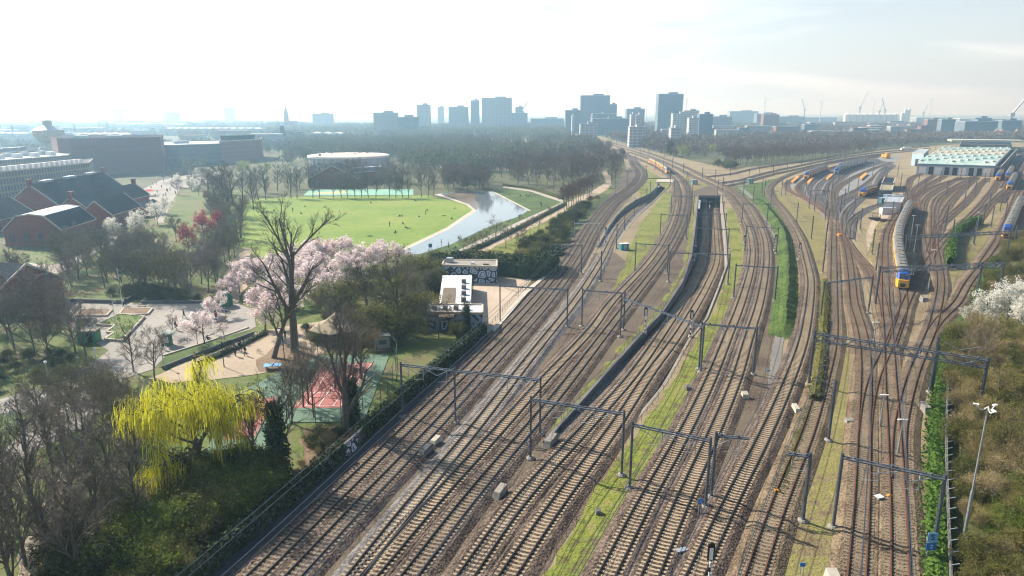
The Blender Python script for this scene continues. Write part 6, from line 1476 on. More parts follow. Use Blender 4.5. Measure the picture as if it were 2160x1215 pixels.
CH = [(505, 618, 6.0), (540, 606, 6.6), (585, 606, 7.0), (622, 598, 7.0), (660, 582, 7.6), (690, 572, 8.0), (722, 568, 7.6), (650, 622, 7.0), (700, 610, 7.6), (738, 600, 7.0), (766, 578, 6.0), (790, 570, 6.6), (814, 566, 6.8), (575, 640, 5.4), (612, 648, 5.6), (680, 640, 6.0), (640, 560, 6.6)]
for u, v, h in CH: tree('cherry', u, v, h, wide=1.2, label='pale pink blossoming cherry in the long cherry grove below the big lawn', group='cherry trees of the long grove')
for i, (u, v) in enumerate([(836, 562), (848, 560), (760, 620), (802, 612)]): tree('young', u, v, 5.5, 'small still leafless tree at the right end of the cherry grove', 'bare trees beside the cherry grove')
# rows
for i, (u, v) in enumerate([(1190, 445), (1195, 442), (1200, 438), (1205, 435.5), (1210, 432.5), (1215.5, 429), (1220, 426), (1225, 422.5), (1231, 419), (1238, 416), (1243, 412.5), (1248, 409)]):
    tree('row', u, v, 10.5, 'reddish avenue tree along the gravel path, %s from the near end' % ORD[i], 'avenue along the gravel path')
for i, (u, v) in enumerate([(979, 540), (995.5, 537), (1006.5, 530), (1018, 525), (1031, 518.5), (1044, 512), (1067, 525), (1096, 521), (1106, 513), (1118, 493), (1137, 485), (1160, 465)]):
    tree('young', u, v, 7.8 if i in (5, 6) else 5.6, 'young bare tree along the canal side hedge, %s from the lower left' % ORD[i], 'young trees along the canal hedge')
for i, u in enumerate([660, 674, 703, 720, 733, 749, 763, 777, 793, 821, 835, 849, 862]):
    tree('tall', u, 417, 12.5 + (i * 37 % 5) * .5, 'bare tree at the far lawn edge before the turquoise court, %s from left' % ORD[i], 'trees along the far lawn edge')
for i, (u, v) in enumerate([(545, 422), (561, 422), (614, 419), (627, 418), (535, 443), (889, 415), (903, 414), (915, 412)]):
    tree('tall', u, v, 15, 'tall bare tree at the far corner of the lawn, %s from the left' % ORD[[1, 2, 3, 4, 0, 5, 6, 7][i]], 'tall trees at the lawn corners')
for i, (u, v, h) in enumerate([(472, 452, 21), (455, 428, 17), (492, 432, 18), (512, 422, 17), (530, 412, 15), (560, 406, 15), (585, 402, 14), (608, 398, 14), (440, 410, 14), (632, 398, 13), (480, 410, 16), (650, 390, 13)]):
    tree('tall', u, v, h, wide=1.35, label='tall leafless tree in the clump left of the big lawn', group='clump of tall trees left of the lawn')
fill(['lime', 'lime', 'tall', 'bud'], [(125, 545), (240, 545), (330, 535), (352, 585), (400, 590), (470, 560), (500, 560), (470, 610), (440, 640), (312, 640), (230, 612), (140, 610)], 66, (7.5, 10.5), {'lime': 'grey leafless tree in the park grove between the brick halls and plaza', 'tall': 'slim upright leafless tree in the park grove between the brick halls and plaza', 'bud': 'budding olive tree in the park grove between the brick halls and plaza'}, 'grove between the halls and the plaza', 2.6)
fill('bramble', [(215, 622), (300, 606), (440, 636), (310, 636)], 26, (1.6, 2.6), 'dark green bush under the trees along the plaza wall', 'bushes along the plaza wall', 1.4)
fill(['lime', 'brown'], [(-60, 640), (60, 610), (150, 640), (175, 700), (160, 750), (60, 790), (-60, 800)], 15, (8.5, 11), 'bare tree crowding the left frame edge beside the plaza', 'trees at the left edge by the plaza', 2.5)
fill(['lime', 'bud'], [(40, 900), (110, 880), (250, 890), (300, 940), (260, 1010), (100, 1000)], 13, (6.5, 9), {'lime': 'bare tree between the curved grey path and the lower grove', 'bud': 'greenish budding tree between the curved grey path and the lower grove'}, 'trees below the curved path', 2.5)
fill('lime', [(610, 900), (650, 850), (720, 800), (740, 850), (700, 905)], 5, (6.5, 8.5), 'thin bare tree in front of the red court', 'thin trees before the court', 3)
fill(['lime', 'shrub'], [(640, 700), (680, 650), (800, 620), (900, 590), (900, 690), (850, 720), (760, 740)], 18, (5, 8.5), {'lime': 'bare tree around the pavilion', 'shrub': 'large green shrub around the pavilion'}, 'trees around the pavilion', 2.6)
fill('tall', [(430, 455), (500, 500), (520, 470), (480, 440)], 8, (10, 13), 'slim leafless tree at the left margin of the lawn', 'left margin of the lawn', 3, 1.2)
fill('lime', [(470, 470), (500, 470), (508, 520), (490, 560), (400, 585), (360, 570), (440, 545)], 14, (7.5, 10), 'grey leafless tree around the crimson plums', 'trees around the crimson plums', 2.6)
fill('lime', [(340, 385), (440, 372), (480, 395), (430, 420), (350, 430)], 12, (6, 9), 'bare tree beside the far plaza', 'trees beside the far plaza', 4)
fill('brown', [(928, 404), (950, 380), (1025, 378), (1034, 402), (980, 408)], 44, (9.5, 11.5), 'bare brown tree in the dense grid of trees at the head of the canal', 'tree grid at the canal head', 3.0)
fill(['brown', 'lime'], [(1040, 396), (1120, 398), (1215, 412), (1230, 402), (1185, 350), (1100, 345), (1040, 370)], 40, (11, 15), 'bare tree in the park behind the right lawn', 'trees behind the right lawn', 6)
fill('brown', [(1222, 330), (1296, 322), (1318, 345), (1312, 392), (1266, 408), (1240, 398), (1196, 350)], 52, (11, 14), 'brown bare tree in the belt beside the curving dark tracks', 'tree belt beside the curving tracks', 4)
fill('lime', [(640, 398), (660, 380), (900, 380), (926, 400), (880, 398)], 26, (10, 13), 'bare tree in front of the gasholder hall', 'trees in front of the gasholder', 4)
for r_ in range(3):
    for i in range(24):
        u = 1535 + i * 13.2 + r_ * 5; v = 352 - (u - 1535) * .083 - r_ * 4.5
        tree('brown', u, v, RNG.uniform(10.5, 12.5), 'bare brown tree in the long straight rows behind the junction', 'long rows of trees behind the junction')
fill('bramble', [(1490, 352), (1536, 346), (1560, 354), (1520, 358)], 8, (4, 7), 'low bush at the left end of the long tree rows', 'bushes at the end of the tree rows', 3)
# shrubs and scrub
fill(['bramble', 'bramble', 'shrub'], [(930, 566), (965, 545), (1060, 553), (1120, 520), (1180, 470), (1235, 428), (1268, 418), (1235, 446), (1205, 492), (1160, 555), (1140, 570), (1000, 568)], 78, (2.6, 4.4), {'bramble': 'dark bramble bush on the bank between gravel path and railway', 'shrub': 'paler olive bush on the bank between gravel path and railway'}, 'bank between path and railway', 2.0)
fill('bramble', [(880, 600), (905, 570), (935, 566), (930, 600), (905, 640)], 12, (4, 6), 'tall dark bush left of the farthest painted shed', 'dark bushes by the painted sheds', 2)
fill(['shrub', 'tanshrub'], [(2000, 720), (2030, 692), (2080, 705), (2200, 720), (2240, 900), (2200, 1080), (2060, 1080), (2030, 1000), (2012, 900), (2010, 800)], 90, (3.2, 5.0), {'shrub': 'olive green bush in the scrub right of the security fence', 'tanshrub': 'tan twiggy bush in the scrub right of the security fence'}, 'scrub at the right edge', 1.9)
fill(['shrub', 'tanshrub'], [(2040, 1050), (2200, 1060), (2260, 1330), (2025, 1330), (2020, 1190)], 34, (2.2, 3.8), {'shrub': 'low olive bush in the lower right corner', 'tanshrub': 'brown twiggy bush in the lower right corner'}, 'scrub at the lower right corner', 1.5)
fill(['shrub', 'tanshrub'], [(2110, 560), (2135, 500), (2200, 510), (2260, 640), (2160, 660), (2085, 640), (2075, 615)], 44, (3, 5), {'shrub': 'green bush beside the far right verge', 'tanshrub': 'tan bush beside the far right verge'}, 'bushes beside the far right verge', 2.2)
for i, (u, v) in enumerate([(2033, 792), (2042, 800), (2052, 796), (2060, 788), (2075, 780)]): tree('birch', u, v, 9.5, 'pale stemmed birch behind the wide truss, %s from the left' % ORD[i], 'birches behind the truss')
for i, (u, v) in enumerate([(2125, 985), (2150, 905), (2100, 870)]): tree('bud', u, v, 7.5, 'bare spreading tree in the right scrub, %s from below' % ORD[i], 'spreading trees in the right scrub')
NEAR = [(22, 1150), (55, 1196), (82, 1122), (108, 1208), (135, 1178), (152, 1102), (62, 1052), (20, 1035), (216, 1190), (292, 1014), (298, 1122), (252, 1088), (196, 1062), (-20, 1100), (-30, 1200), (172, 1240), (40, 1280)]
for i, (u, v) in enumerate(NEAR): tree('tall', u, v, RNG.uniform(9.5, 13), 'tall bare grey tree in the grove around the dirt path at lower left', 'grove around the dirt path')
fill(['shrub', 'shrub', 'tanshrub', 'shrub', 'bramble'], [(200, 1130), (330, 1040), (430, 1000), (560, 1010), (600, 1030), (480, 1140), (400, 1214), (280, 1300), (180, 1300)], 36, (3.0, 5.0), {'tanshrub': 'tan twiggy bush between the willow and the ivy wall', 'shrub': 'olive green bush between the willow and the ivy wall', 'bramble': 'dark bush between the willow and the ivy wall'}, 'bushes behind the ivy wall', 1.9)
fill('greenshrub', [(225, 1214), (270, 1110), (360, 1090), (420, 1130), (380, 1230), (300, 1290)], 16, (3.4, 5.0), 'fresh green bush at the foot of the lower left grove', 'fresh green bushes lower left', 2.0)
fill('greenshrub', [(2090, 1080), (2160, 1060), (2200, 1160), (2080, 1160)], 8, (2.6, 3.6), 'fresh green bush low in the right scrub', 'fresh green bushes right', 1.8)
fill('greenshrub', [(430, 1010), (560, 1000), (590, 1040), (480, 1120)], 10, (3.4, 5.0), 'light green bush directly below the sports court', 'green bushes below the court', 2.0)
fill('bramble', [(110, 1180), (190, 1080), (215, 1130), (190, 1260), (130, 1290)], 10, (2.5, 4.0), 'grey green bush beside the dirt path', 'bushes beside the dirt path', 1.8)
fill(['tanshrub', 'bramble'], [(620, 1000), (640, 920), (720, 925), (740, 945), (640, 1030)], 12, (1.2, 2.2), {'tanshrub': 'reddish brown scrub behind the wall by the court', 'bramble': 'low dark scrub behind the wall by the court'}, 'scrub by the court', 1.5)
fill('bramble', [(640, 690), (760, 660), (790, 690), (700, 740), (660, 730)], 14, (1.3, 2.4), 'low dark bush around the wooden pavilion', 'bushes around the pavilion', 1.6)
fill('bramble', [(-40, 760), (100, 745), (190, 760), (150, 790), (20, 820), (-40, 830)], 16, (1.2, 2.4), 'dark low bush in the shaded bank left of the plaza', 'bushes left of the plaza', 2)

# hedges, ivy
def leaf_mass(b, path, halfw, h0, h1, n, size, rng, rag=.3, mi=0):
    nn = sides(path)
    for _ in range(n):
        i = rng.randrange(len(path)); o = rng.uniform(-1, 1); z = rng.random()
        if rng.random() < .5: o = math.copysign(1, o) * rng.uniform(.85, 1.1)
        else: z = rng.uniform(.9, 1.0 + rag)
        p = path[i] + nn[i] * (halfw * o) + Vector((rng.uniform(-.6, .6), rng.uniform(-.6, .6), h0 + (h1 - h0) * z))
        d1 = Vector((rng.gauss(0, 1), rng.gauss(0, 1), rng.gauss(0, 1))).normalized(); d2 = perp(d1, rng); s = size * rng.uniform(.6, 1.4)
        b.add([p - d1 * s, p + d2 * s * .8, p + d1 * s, p - d2 * s * .8], [(0, 1, 2, 3)], mi)
def hedge(name, label, pts, w, h, mat, n=2500, size=.16, cat='hedge', core=None, rag=.12, jag=.12):
    path = smooth_path(G(pts), 1.2); rng = random.Random(len(path)); b = MB(); nn = sides(path)
    k = 0; m = 5
    for p, s_ in zip(path, nn):
        hh = h * (1 + rng.uniform(-jag, jag)); ww = w * .5 * (1 + rng.uniform(-.12, .12))
        for a, z in ((ww, 0), (ww * .92, hh * .75), (0, hh), (-ww * .92, hh * .75), (-ww, 0)): b.v.append((p.x + s_.x * a, p.y + s_.y * a, z))
    for i in range(len(path) - 1):
        for j in range(m - 1): b.f.append((i * m + j, i * m + j + 1, (i + 1) * m + j + 1, (i + 1) * m + j)); b.m.append(0)
    leaf_mass(b, path, w * .5, .1, h, n, size, rng, rag)
    c = path[len(path) // 2].copy(); o = b.build(name, mat, off=c); o.location = c; return tag(o, label, cat)
hedge('trimmed_hedge', 'trimmed green hedge standing curved among the yard tracks', [(2002, 566), (2003, 540), (2009, 515), (2024, 492), (2048, 478), (2066, 472)], 1.6, 3.2, m_hedge, 2600, .2)
hedge('dark_hedge', 'tall dark ivy hedge behind the farthest painted shed', [(925, 582), (960, 572), (1040, 575), (1110, 583), (1150, 580), (1158, 562)], 4.5, 4.6, m_ivy, 4500, .26, rag=.2)
hedge('hedge', 'low dark hedge between the canal path and the gravel path', [(905, 566), (1000, 528), (1100, 480), (1192, 432)], 1.4, 1.2, m_ivy, 3000, .14)
hedge('hedge', 'clipped hedge line behind the right lawn', [(1062, 392), (1120, 399), (1186, 421)], 1.5, 1.2, m_olive, 1200, .16)
bp = smooth_path(G([(1650, 715), (1656, 655), (1660, 600), (1659, 540), (1650, 492), (1628, 457), (1607, 432), (1590, 418)]), 1.5); rng = random.Random(3); b = MB(); nn = sides(bp); m = 7
for i, (p, s_) in enumerate(zip(bp, nn)):
    f = min(1, i / 10, (len(bp) - 1 - i) / 16) * rng.uniform(.85, 1.15)
    for a, z in ((2.9, 0), (1.5, .9), (.3, 2.0), (-.3, 2.1), (-1.3, 1.1), (-2.1, .35), (-2.7, 0)): b.v.append((p.x + s_.x * (a + rng.uniform(-.25, .25)), p.y + s_.y * (a + rng.uniform(-.25, .25)), z * f * .8))
for i in range(len(bp) - 1):
    for j in range(m - 1): b.f.append((i * m + j, i * m + j + 1, (i + 1) * m + j + 1, (i + 1) * m + j)); b.m.append(0)
for _ in range(9000):
    i = rng.randrange(len(bp)); a = rng.uniform(-2.9, 3.0); z = max(0, (2.1 - abs(a) * .76) * .8 * min(1, i / 10, (len(bp) - 1 - i) / 16) - .05)
    q = bp[i] + nn[i] * a + Vector((rng.uniform(-.7, .7), rng.uniform(-.7, .7), z)); d2 = perp(Vector((0, 0, 1)), rng) * .07; b.add([q - d2, q + d2, q + Vector((rng.gauss(0, .12), rng.gauss(0, .12), rng.uniform(.06, .22)))], [(0, 1, 2)])
c = bp[len(bp) // 2].copy(); o = b.build('grass_bank', m_green, off=c); o.location = c; tag(o, 'steep fresh green grass bank curving along the tan sleeper track', 'grass bank')
hedge('ivy_bank', 'narrow ivy covered bank between the tan sleeper track and the rusty track', [(1716, 850), (1726, 780), (1733, 715), (1737, 660), (1738, 600)], 1.5, 1.5, m_olive, 1800, .14, cat='ivy bank')
hedge('ivy_bank', 'low weedy bank along the rusty track below the mast with left arm', [(1640, 1045), (1662, 990), (1690, 905), (1706, 860)], 1.2, .5, m_olive, 900, .12, cat='ivy bank')
hedge('verge_hedge', 'bright green ivy hedge along the top of the low fence wall', [(1976, 1260), (1975, 1150), (1972, 1050), (1972, 960), (1978, 850), (1990, 760), (2000, 715)], 1.7, .8, m_hedge, 5200, .16)
hedge('verge_hedge', 'bright green hedge tip beside the track leaving at the right', [(2058, 640), (2078, 602), (2092, 570), (2100, 552)], 2.2, 1.4, m_hedge, 1500, .2)
hedge('hedge', 'low planted strip between the two plaza walkways', [(420, 770), (480, 745), (560, 705)], 1.0, .7, m_ivy, 900, .12)
# the ivy wall
pw = smooth_path(G([(300, 1352), (437, 1214), (590, 1086), (762, 935), (900, 812), (1025, 705)]), 1.5)
root = empty('ivy_wall', pw[0], 'long ivy covered park wall beside the leftmost track', 'wall')
b = MB(); ribbon(b, pw, [(.18, 0), (.18, 1.95), (-.18, 1.95), (-.18, 0)]); b.build('masonry', m_conc_dk, root)
rng = random.Random(5); b = MB()
for _ in range(13000):
    i = rng.randrange(len(pw) - 1); p = pw[i].lerp(pw[i + 1], rng.random()); s_ = sides([pw[i], pw[i + 1]])[0]
    gx = abs(p.x - g(745, 950).x) < 1.5 and abs(p.y - g(745, 950).y) < 2.0
    if gx and rng.random() < .92: continue
    if rng.random() < .55: o, z = -rng.uniform(.18, .34), rng.uniform(.05, 2.0)
    else: o, z = rng.uniform(-.4, .9), 1.9 + rng.random() ** 2 * .8
    q = p + s_ * o + Vector((0, 0, z)); d1 = Vector((rng.gauss(0, 1), rng.gauss(0, 1), rng.gauss(0, 1))).normalized(); d2 = perp(d1, rng); s = rng.uniform(.09, .2)
    b.add([q - d1 * s, q + d2 * s, q + d1 * s, q - d2 * s], [(0, 1, 2, 3)])
b.build('ivy', m_ivy, root)
q = g(745, 955); k = min(range(len(pw) - 1), key=lambda i: (pw[i] - q).length); s_ = sides([pw[k], pw[k + 1]])[0]; d = (pw[k + 1] - pw[k]).normalized()
b = MB(); a_ = pw[k] - s_ * .24 - d * 1.2; c_ = pw[k] - s_ * .24 + d * 2.2; b.add([a_, c_, c_ + Vector((0, 0, 1.85)), a_ + Vector((0, 0, 1.85))], [(3, 2, 1, 0)]); b.add([a_ + s_ * .05, c_ + s_ * .05, c_ + s_ * .05 + Vector((0, 0, 1.85)), a_ + s_ * .05 + Vector((0, 0, 1.85))], [(0, 1, 2, 3)])
b.build('painted_panel', graffiti('mural_white', (.03, .04, .08), (.60, .62, .66), (.10, .12, .2), 1.3), root)

# ------------------------------------------------------------------ far woods: thousands of crowns that read as one mass
def woodland(name, n, sampler, seed, K=70, mat=None, rr=(4.0, 6.0), hh=(10, 15), bw=.42, bl=2.2):
    r = np.random.default_rng(seed); P = sampler(r, n); n = len(P)
    t = r.uniform(0, 2 * np.pi, (n, K)); cz = r.uniform(-1, 1, (n, K)); rad = r.uniform(.25, 1, (n, K)) ** .6; s = np.sqrt(1 - cz ** 2)
    R_ = r.uniform(*rr, n)[:, None]; H = r.uniform(*hh, n)[:, None]
    ux, uy, uz = np.cos(t) * s * rad, np.sin(t) * s * rad, cz * rad
    cx, cy = P[:, 0:1] + ux * R_, P[:, 1:2] + uy * R_; z = H * .58 + uz * H * .40
    d = np.stack([ux * .8 + r.normal(0, .25, ux.shape), uy * .8 + r.normal(0, .25, ux.shape), np.abs(uz) * .3 + .75 + r.normal(0, .2, ux.shape)], -1)
    d /= np.linalg.norm(d, axis=-1, keepdims=True)
    a = np.cross(d, r.normal(0, 1, d.shape)); a /= np.linalg.norm(a, axis=-1, keepdims=True)
    c = np.stack([cx, cy, z], -1); L = (bl * r.uniform(.6, 1.4, ux.shape))[..., None]; w = (bw * r.uniform(.5, 1.3, ux.shape))[..., None]
    V = np.stack([c - d * L * .5 - a * w, c - d * L * .5 + a * w, c + d * L * .5], 2).reshape(-1, 3)
    # trunks
    tw_ = .22; tr = np.stack([np.stack([P[:, 0] - tw_, P[:, 1], 0 * P[:, 0]], -1), np.stack([P[:, 0] + tw_, P[:, 1], 0 * P[:, 0]], -1), np.stack([P[:, 0], P[:, 1], H[:, 0] * .7], -1)], 1).reshape(-1, 3)
    V = np.concatenate([V, tr]).astype(np.float32); nf = len(V) // 3
    me = bpy.data.meshes.new(name); me.vertices.add(len(V)); me.vertices.foreach_set('co', V.ravel()); me.loops.add(nf * 3); me.loops.foreach_set('vertex_index', np.arange(nf * 3, dtype=np.int32)); me.polygons.add(nf); me.polygons.foreach_set('loop_start', np.arange(0, nf * 3, 3, dtype=np.int32))
    me.update(calc_edges=True); me.materials.append(mat); return tag(link(name, me), kind='stuff')
def fan(u0, u1, vnear, D1, ex=(), pw_=1.0):
    """random points seen between columns u0..u1, from the row vnear(u) out to distance D1"""
    def f(r, n):
        out = []
        m = n * 3; u = r.uniform(u0, u1, m); D0 = HC * 1491 / (np.array([vnear(x) for x in u]) - YH); D = np.sqrt(D0 ** 2 + r.uniform(0, 1, m) ** pw_ * (D1 ** 2 - D0 ** 2))
        v = YH + HC * 1491 / D
        for a, y, dd in zip(u, v, D):
            if any(inside(e, a, y) for e in ex): continue
            x = (a - 1080) / 1491 * dd
            if math.sin(x * .011 + 1.3) * math.sin(dd * .009 + x * .004) > .72: continue
            out.append((x, dd))
            if len(out) >= n: break
        return np.array(out)
    return f
m_wood = M('far_wood', [(.10, .085, .07), (.165, .13, .10), (.20, .16, .12), (.14, .145, .075)], s=(.018, .12), w=.6, lo=.33, hi=.67)
m_wood2 = M('far_wood_green', [(.12, .105, .08), (.17, .15, .095), (.17, .18, .07), (.085, .10, .06)], s=(.018, .12), w=.6, lo=.33, hi=.67)
lerp = lambda x, xs: float(np.interp(x, [a for a, _ in xs], [c for _, c in xs]))
EXW = [YARD, [(1330, 352), (1500, 350), (1480, 335), (1350, 332)], [(1960, 330), (2160, 330), (2160, 300), (1980, 300)]]
EXB = [[(100, 378), (360, 378), (360, 335), (100, 335)], [(340, 360), (560, 356), (560, 325), (340, 328)], [(630, 392), (840, 392), (840, 340), (640, 340)]]
woodland('woodland', 1700, fan(1225, 2300, lambda u: lerp(u, [(1225, 300), (1320, 312), (1400, 330), (1560, 334), (1840, 312), (1960, 304), (2160, 298), (2300, 298)]), 1150, EXW), 1, 90, m_wood)
woodland('woodland', 4200, fan(1215, 2300, lambda u: 279, 2300, EXW), 2, 40, m_wood, bw=.6, bl=3.0)
woodland('woodland', 1500, fan(600, 1285, lambda u: lerp(u, [(600, 338), (650, 336), (840, 352), (950, 362), (1050, 362), (1180, 350), (1220, 325), (1285, 308)]), 1000, EXW + EXB), 3, 90, m_wood2)
woodland('woodland', 3600, fan(560, 1215, lambda u: 290, 2100, EXW), 4, 40, m_wood2, bw=.6, bl=3.0)
woodland('woodland', 500, fan(-120, 640, lambda u: lerp(u, [(-120, 370), (360, 372), (440, 356), (640, 345)]), 900, EXB), 5, 90, m_wood2, hh=(8, 13))
woodland('woodland', 3600, fan(-150, 620, lambda u: 296, 2600, EXB), 6, 34, m_wood2, bw=.7, bl=3.0, hh=(8, 14))
for i, (u, v, h) in enumerate([(30, 300, 26), (128, 297, 24), (160, 292, 26), (212, 285, 25), (228, 283, 27), (497, 270, 24), (528, 270, 22), (606, 280, 20), (639, 276, 20), (1375, 300, 19), (1390, 302, 20), (1383, 301, 20)]):
    tree('poplar0', u, v, h, 'tall narrow poplar in the left haze, %s from the left' % ORD[i] if i < 9 else 'tall narrow poplar right of the main line, %s of three' % ORD[i - 9], 'poplars')
# ------------------------------------------------------------------ people and park furniture
m_skin = M('skin', [(.42, .26, .19)]); m_hair = M('hair', [(.03, .02, .015)])
m_tr_ = M('trousers', [(.03, .035, .06)])
TOPS = [M('shirt_dark', [(.02, .022, .03)]), M('shirt_white', [(.62, .62, .60)]), M('shirt_red', [(.42, .05, .03)]), M('shirt_blue', [(.06, .12, .30)]), M('shirt_grey', [(.18, .18, .19)]), M('shirt_tan', [(.36, .26, .16)])]
TN = ['dark', 'white', 'red', 'blue', 'grey', 'tan']
def figure(kind):
    """one continuous body grown on a skeleton; index 0 trousers, 1 top, 2 skin"""
    if kind == 'walk':
        J = dict(pel=(0, 0, .95), ch=(.02, 0, 1.32), nk=(.02, 0, 1.50), hd=(.04, 0, 1.62), tp=(.04, 0, 1.75), sl=(.02, .19, 1.42), el=(-.12, .23, 1.15), wl=(-.08, .22, .90), fl=(-.04, .22, .80), sr=(.02, -.19, 1.42), er=(.10, -.23, 1.15), wr=(.24, -.2, .95), fr=(.28, -.2, .86), hl=(0, .10, .92), kl=(.18, .1, .50), al=(.24, .1, .08), tl=(.40, .1, .03), hr=(0, -.10, .92), kr=(-.08, -.1, .50), ar=(-.32, -.1, .14), tr=(-.20, -.1, .03))
    elif kind == 'stand':
        J = dict(pel=(0, 0, .95), ch=(0, 0, 1.32), nk=(0, 0, 1.50), hd=(.02, 0, 1.62), tp=(.02, 0, 1.75), sl=(0, .19, 1.42), el=(-.02, .25, 1.14), wl=(.08, .24, .92), fl=(.1, .24, .82), sr=(0, -.19, 1.42), er=(-.02, -.25, 1.14), wr=(.16, -.14, 1.05), fr=(.22, -.1, 1.06), hl=(0, .1, .92), kl=(.02, .11, .5), al=(0, .12, .08), tl=(.16, .13, .03), hr=(0, -.1, .92), kr=(.02, -.11, .5), ar=(0, -.12, .08), tr=(.16, -.13, .03))
    elif kind == 'sit':
        J = dict(pel=(0, 0, .12), ch=(-.12, 0, .48), nk=(-.12, 0, .66), hd=(-.09, 0, .78), tp=(-.09, 0, .91), sl=(-.12, .19, .58), el=(-.30, .26, .34), wl=(-.34, .24, .10), fl=(-.36, .24, .03), sr=(-.12, -.19, .58), er=(.06, -.24, .36), wr=(.24, -.16, .42), fr=(.32, -.14, .42), hl=(.02, .1, .12), kl=(.40, .12, .46), al=(.62, .12, .08), tl=(.76, .12, .04), hr=(.02, -.1, .12), kr=(.44, -.12, .36), ar=(.70, -.12, .08), tr=(.84, -.12, .05))
    else:
        J = dict(pel=(0, 0, .12), ch=(-.38, 0, .16), nk=(-.56, 0, .18), hd=(-.68, 0, .20), tp=(-.81, 0, .20), sl=(-.48, .19, .14), el=(-.30, .34, .10), wl=(-.10, .30, .10), fl=(0, .3, .1), sr=(-.48, -.19, .14), er=(-.56, -.40, .12), wr=(-.72, -.24, .12), fr=(-.8, -.2, .12), hl=(.04, .1, .11), kl=(.46, .14, .30), al=(.84, .14, .08), tl=(.92, .14, .2), hr=(.04, -.1, .11), kr=(.5, -.12, .12), ar=(.94, -.12, .08), tr=(1.0, -.12, .2))
    ED = [('pel', 'ch', .15), ('ch', 'nk', .16), ('nk', 'hd', .06), ('hd', 'tp', .10), ('ch', 'sl', .10), ('sl', 'el', .055), ('el', 'wl', .045), ('wl', 'fl', .04), ('ch', 'sr', .10), ('sr', 'er', .055), ('er', 'wr', .045), ('wr', 'fr', .04), ('pel', 'hl', .12), ('hl', 'kl', .085), ('kl', 'al', .06), ('al', 'tl', .045), ('pel', 'hr', .12), ('hr', 'kr', .085), ('kr', 'ar', .06), ('ar', 'tr', .045)]
    RAD = dict(pel=.15, ch=.165, nk=.06, hd=.105, tp=.07, sl=.07, el=.05, wl=.037, fl=.04, sr=.07, er=.05, wr=.037, fr=.04, hl=.105, kl=.07, al=.048, tl=.042, hr=.105, kr=.07, ar=.048, tr=.042)
    ks = list(J); me = bpy.data.meshes.new('person_body'); me.from_pydata([J[k] for k in ks], [(ks.index(a), ks.index(b)) for a, b, _ in ED], [])
    ob = bpy.data.objects.new('person_tmp', me); COL.objects.link(ob)
    sk = ob.modifiers.new('s', 'SKIN'); sd = ob.modifiers.new('d', 'SUBSURF'); sd.levels = 1
    for i, k in enumerate(ks): me.skin_vertices[0].data[i].radius = (RAD[k], RAD[k])
    me.skin_vertices[0].data[0].use_root = True
    dg = bpy.context.evaluated_depsgraph_get(); dg.update(); out = bpy.data.meshes.new_from_object(ob.evaluated_get(dg)); bpy.data.objects.remove(ob)
    for m in (m_tr_, TOPS[0], m_skin): out.materials.append(m)
    seg = {}
    for f in out.polygons:
        c = f.center; best = min(ED, key=lambda e: _sd(c, Vector(J[e[0]]), Vector(J[e[1]])))
        k = best[1]; f.material_index = 2 if k in ('hd', 'tp', 'fl', 'fr') else 1 if k in ('ch', 'nk', 'sl', 'sr', 'el', 'er', 'wl', 'wr') else 0; f.use_smooth = True
    hm = MB(); hd, tp = Vector(J['hd']), Vector(J['tp']); d = (tp - hd).normalized(); hm.tube([hd + d * .02, hd + d * .08, hd + d * .14, tp + d * .05], [.112, .125, .105, .02], 8)
    hm.v = [(x - .03 * d.z, y, z - .03 * abs(d.x)) for x, y, z in hm.v]
    return out, hm.mesh('hair', m_hair)
def _sd(p, a, b):
    ab = b - a; t = max(0, min(1, (p - a).dot(ab) / max(1e-9, ab.dot(ab)))); return (p - a - ab * t).length
FIG = {k: figure(k) for k in ('walk', 'stand', 'sit', 'lie')}
def person(kind, u, v, label, top=0, group=None, rz=None):
    body, hair = FIG[kind]; p = g(u, v); o = link('person', body); o.location = p + Vector((0, 0, .05)); o.rotation_euler = (0, 0, RNG.uniform(0, 6.28) if rz is None else rz); o.scale = (1.1, 1.1, 1.1)
    o.material_slots[1].link = 'OBJECT'; o.material_slots[1].material = TOPS[top]
    link('hair', hair, o); return tag(o, label, 'person', group)
PEOPLE = [('sit', 578, 446, 0), ('stand', 618, 447, 0), ('lie', 643, 436, 0), ('sit', 686, 438, 5), ('sit', 635, 452, 0), ('lie', 715, 446, 1), ('sit', 782, 429, 0), ('sit', 843, 457, 0), ('sit', 849, 457, 1), ('sit', 883, 458, 1), ('stand', 898, 454, 0), ('sit', 901, 445, 0), ('sit', 876, 425, 0), ('lie', 937, 456, 0), ('sit', 953, 463, 0), ('sit', 960, 441, 1), ('stand', 822, 478, 0), ('sit', 850, 473, 4), ('sit', 856, 482, 0), ('lie', 862, 482, 5), ('sit', 834, 492, 0), ('lie', 780, 499, 0), ('lie', 710, 506, 5), ('stand', 821, 524, 3), ('sit', 655, 507, 0)]
W_ = {'sit': 'sitting', 'stand': 'standing', 'lie': 'lying', 'walk': 'walking'}
cnt = {}
for k, u, v, t in PEOPLE:
    q = (k, t); person(k, u, v, 'person in %s top %s on the mown grass of the big lawn' % (TN[t], W_[k]), t, 'people on the big lawn')
for k, u, v, t in [('sit', 1110, 413, 0), ('sit', 1114, 417, 0), ('sit', 1118, 414, 3), ('lie', 1134, 416, 1), ('sit', 1140, 430, 0), ('stand', 1179, 422, 4), ('stand', 1142, 437, 0), ('sit', 1098, 414, 0), ('lie', 1076, 411, 1)]: person(k, u, v, 'person in %s top %s on the bright right hand lawn' % (TN[t], W_[k]), t, 'people on the right lawn')
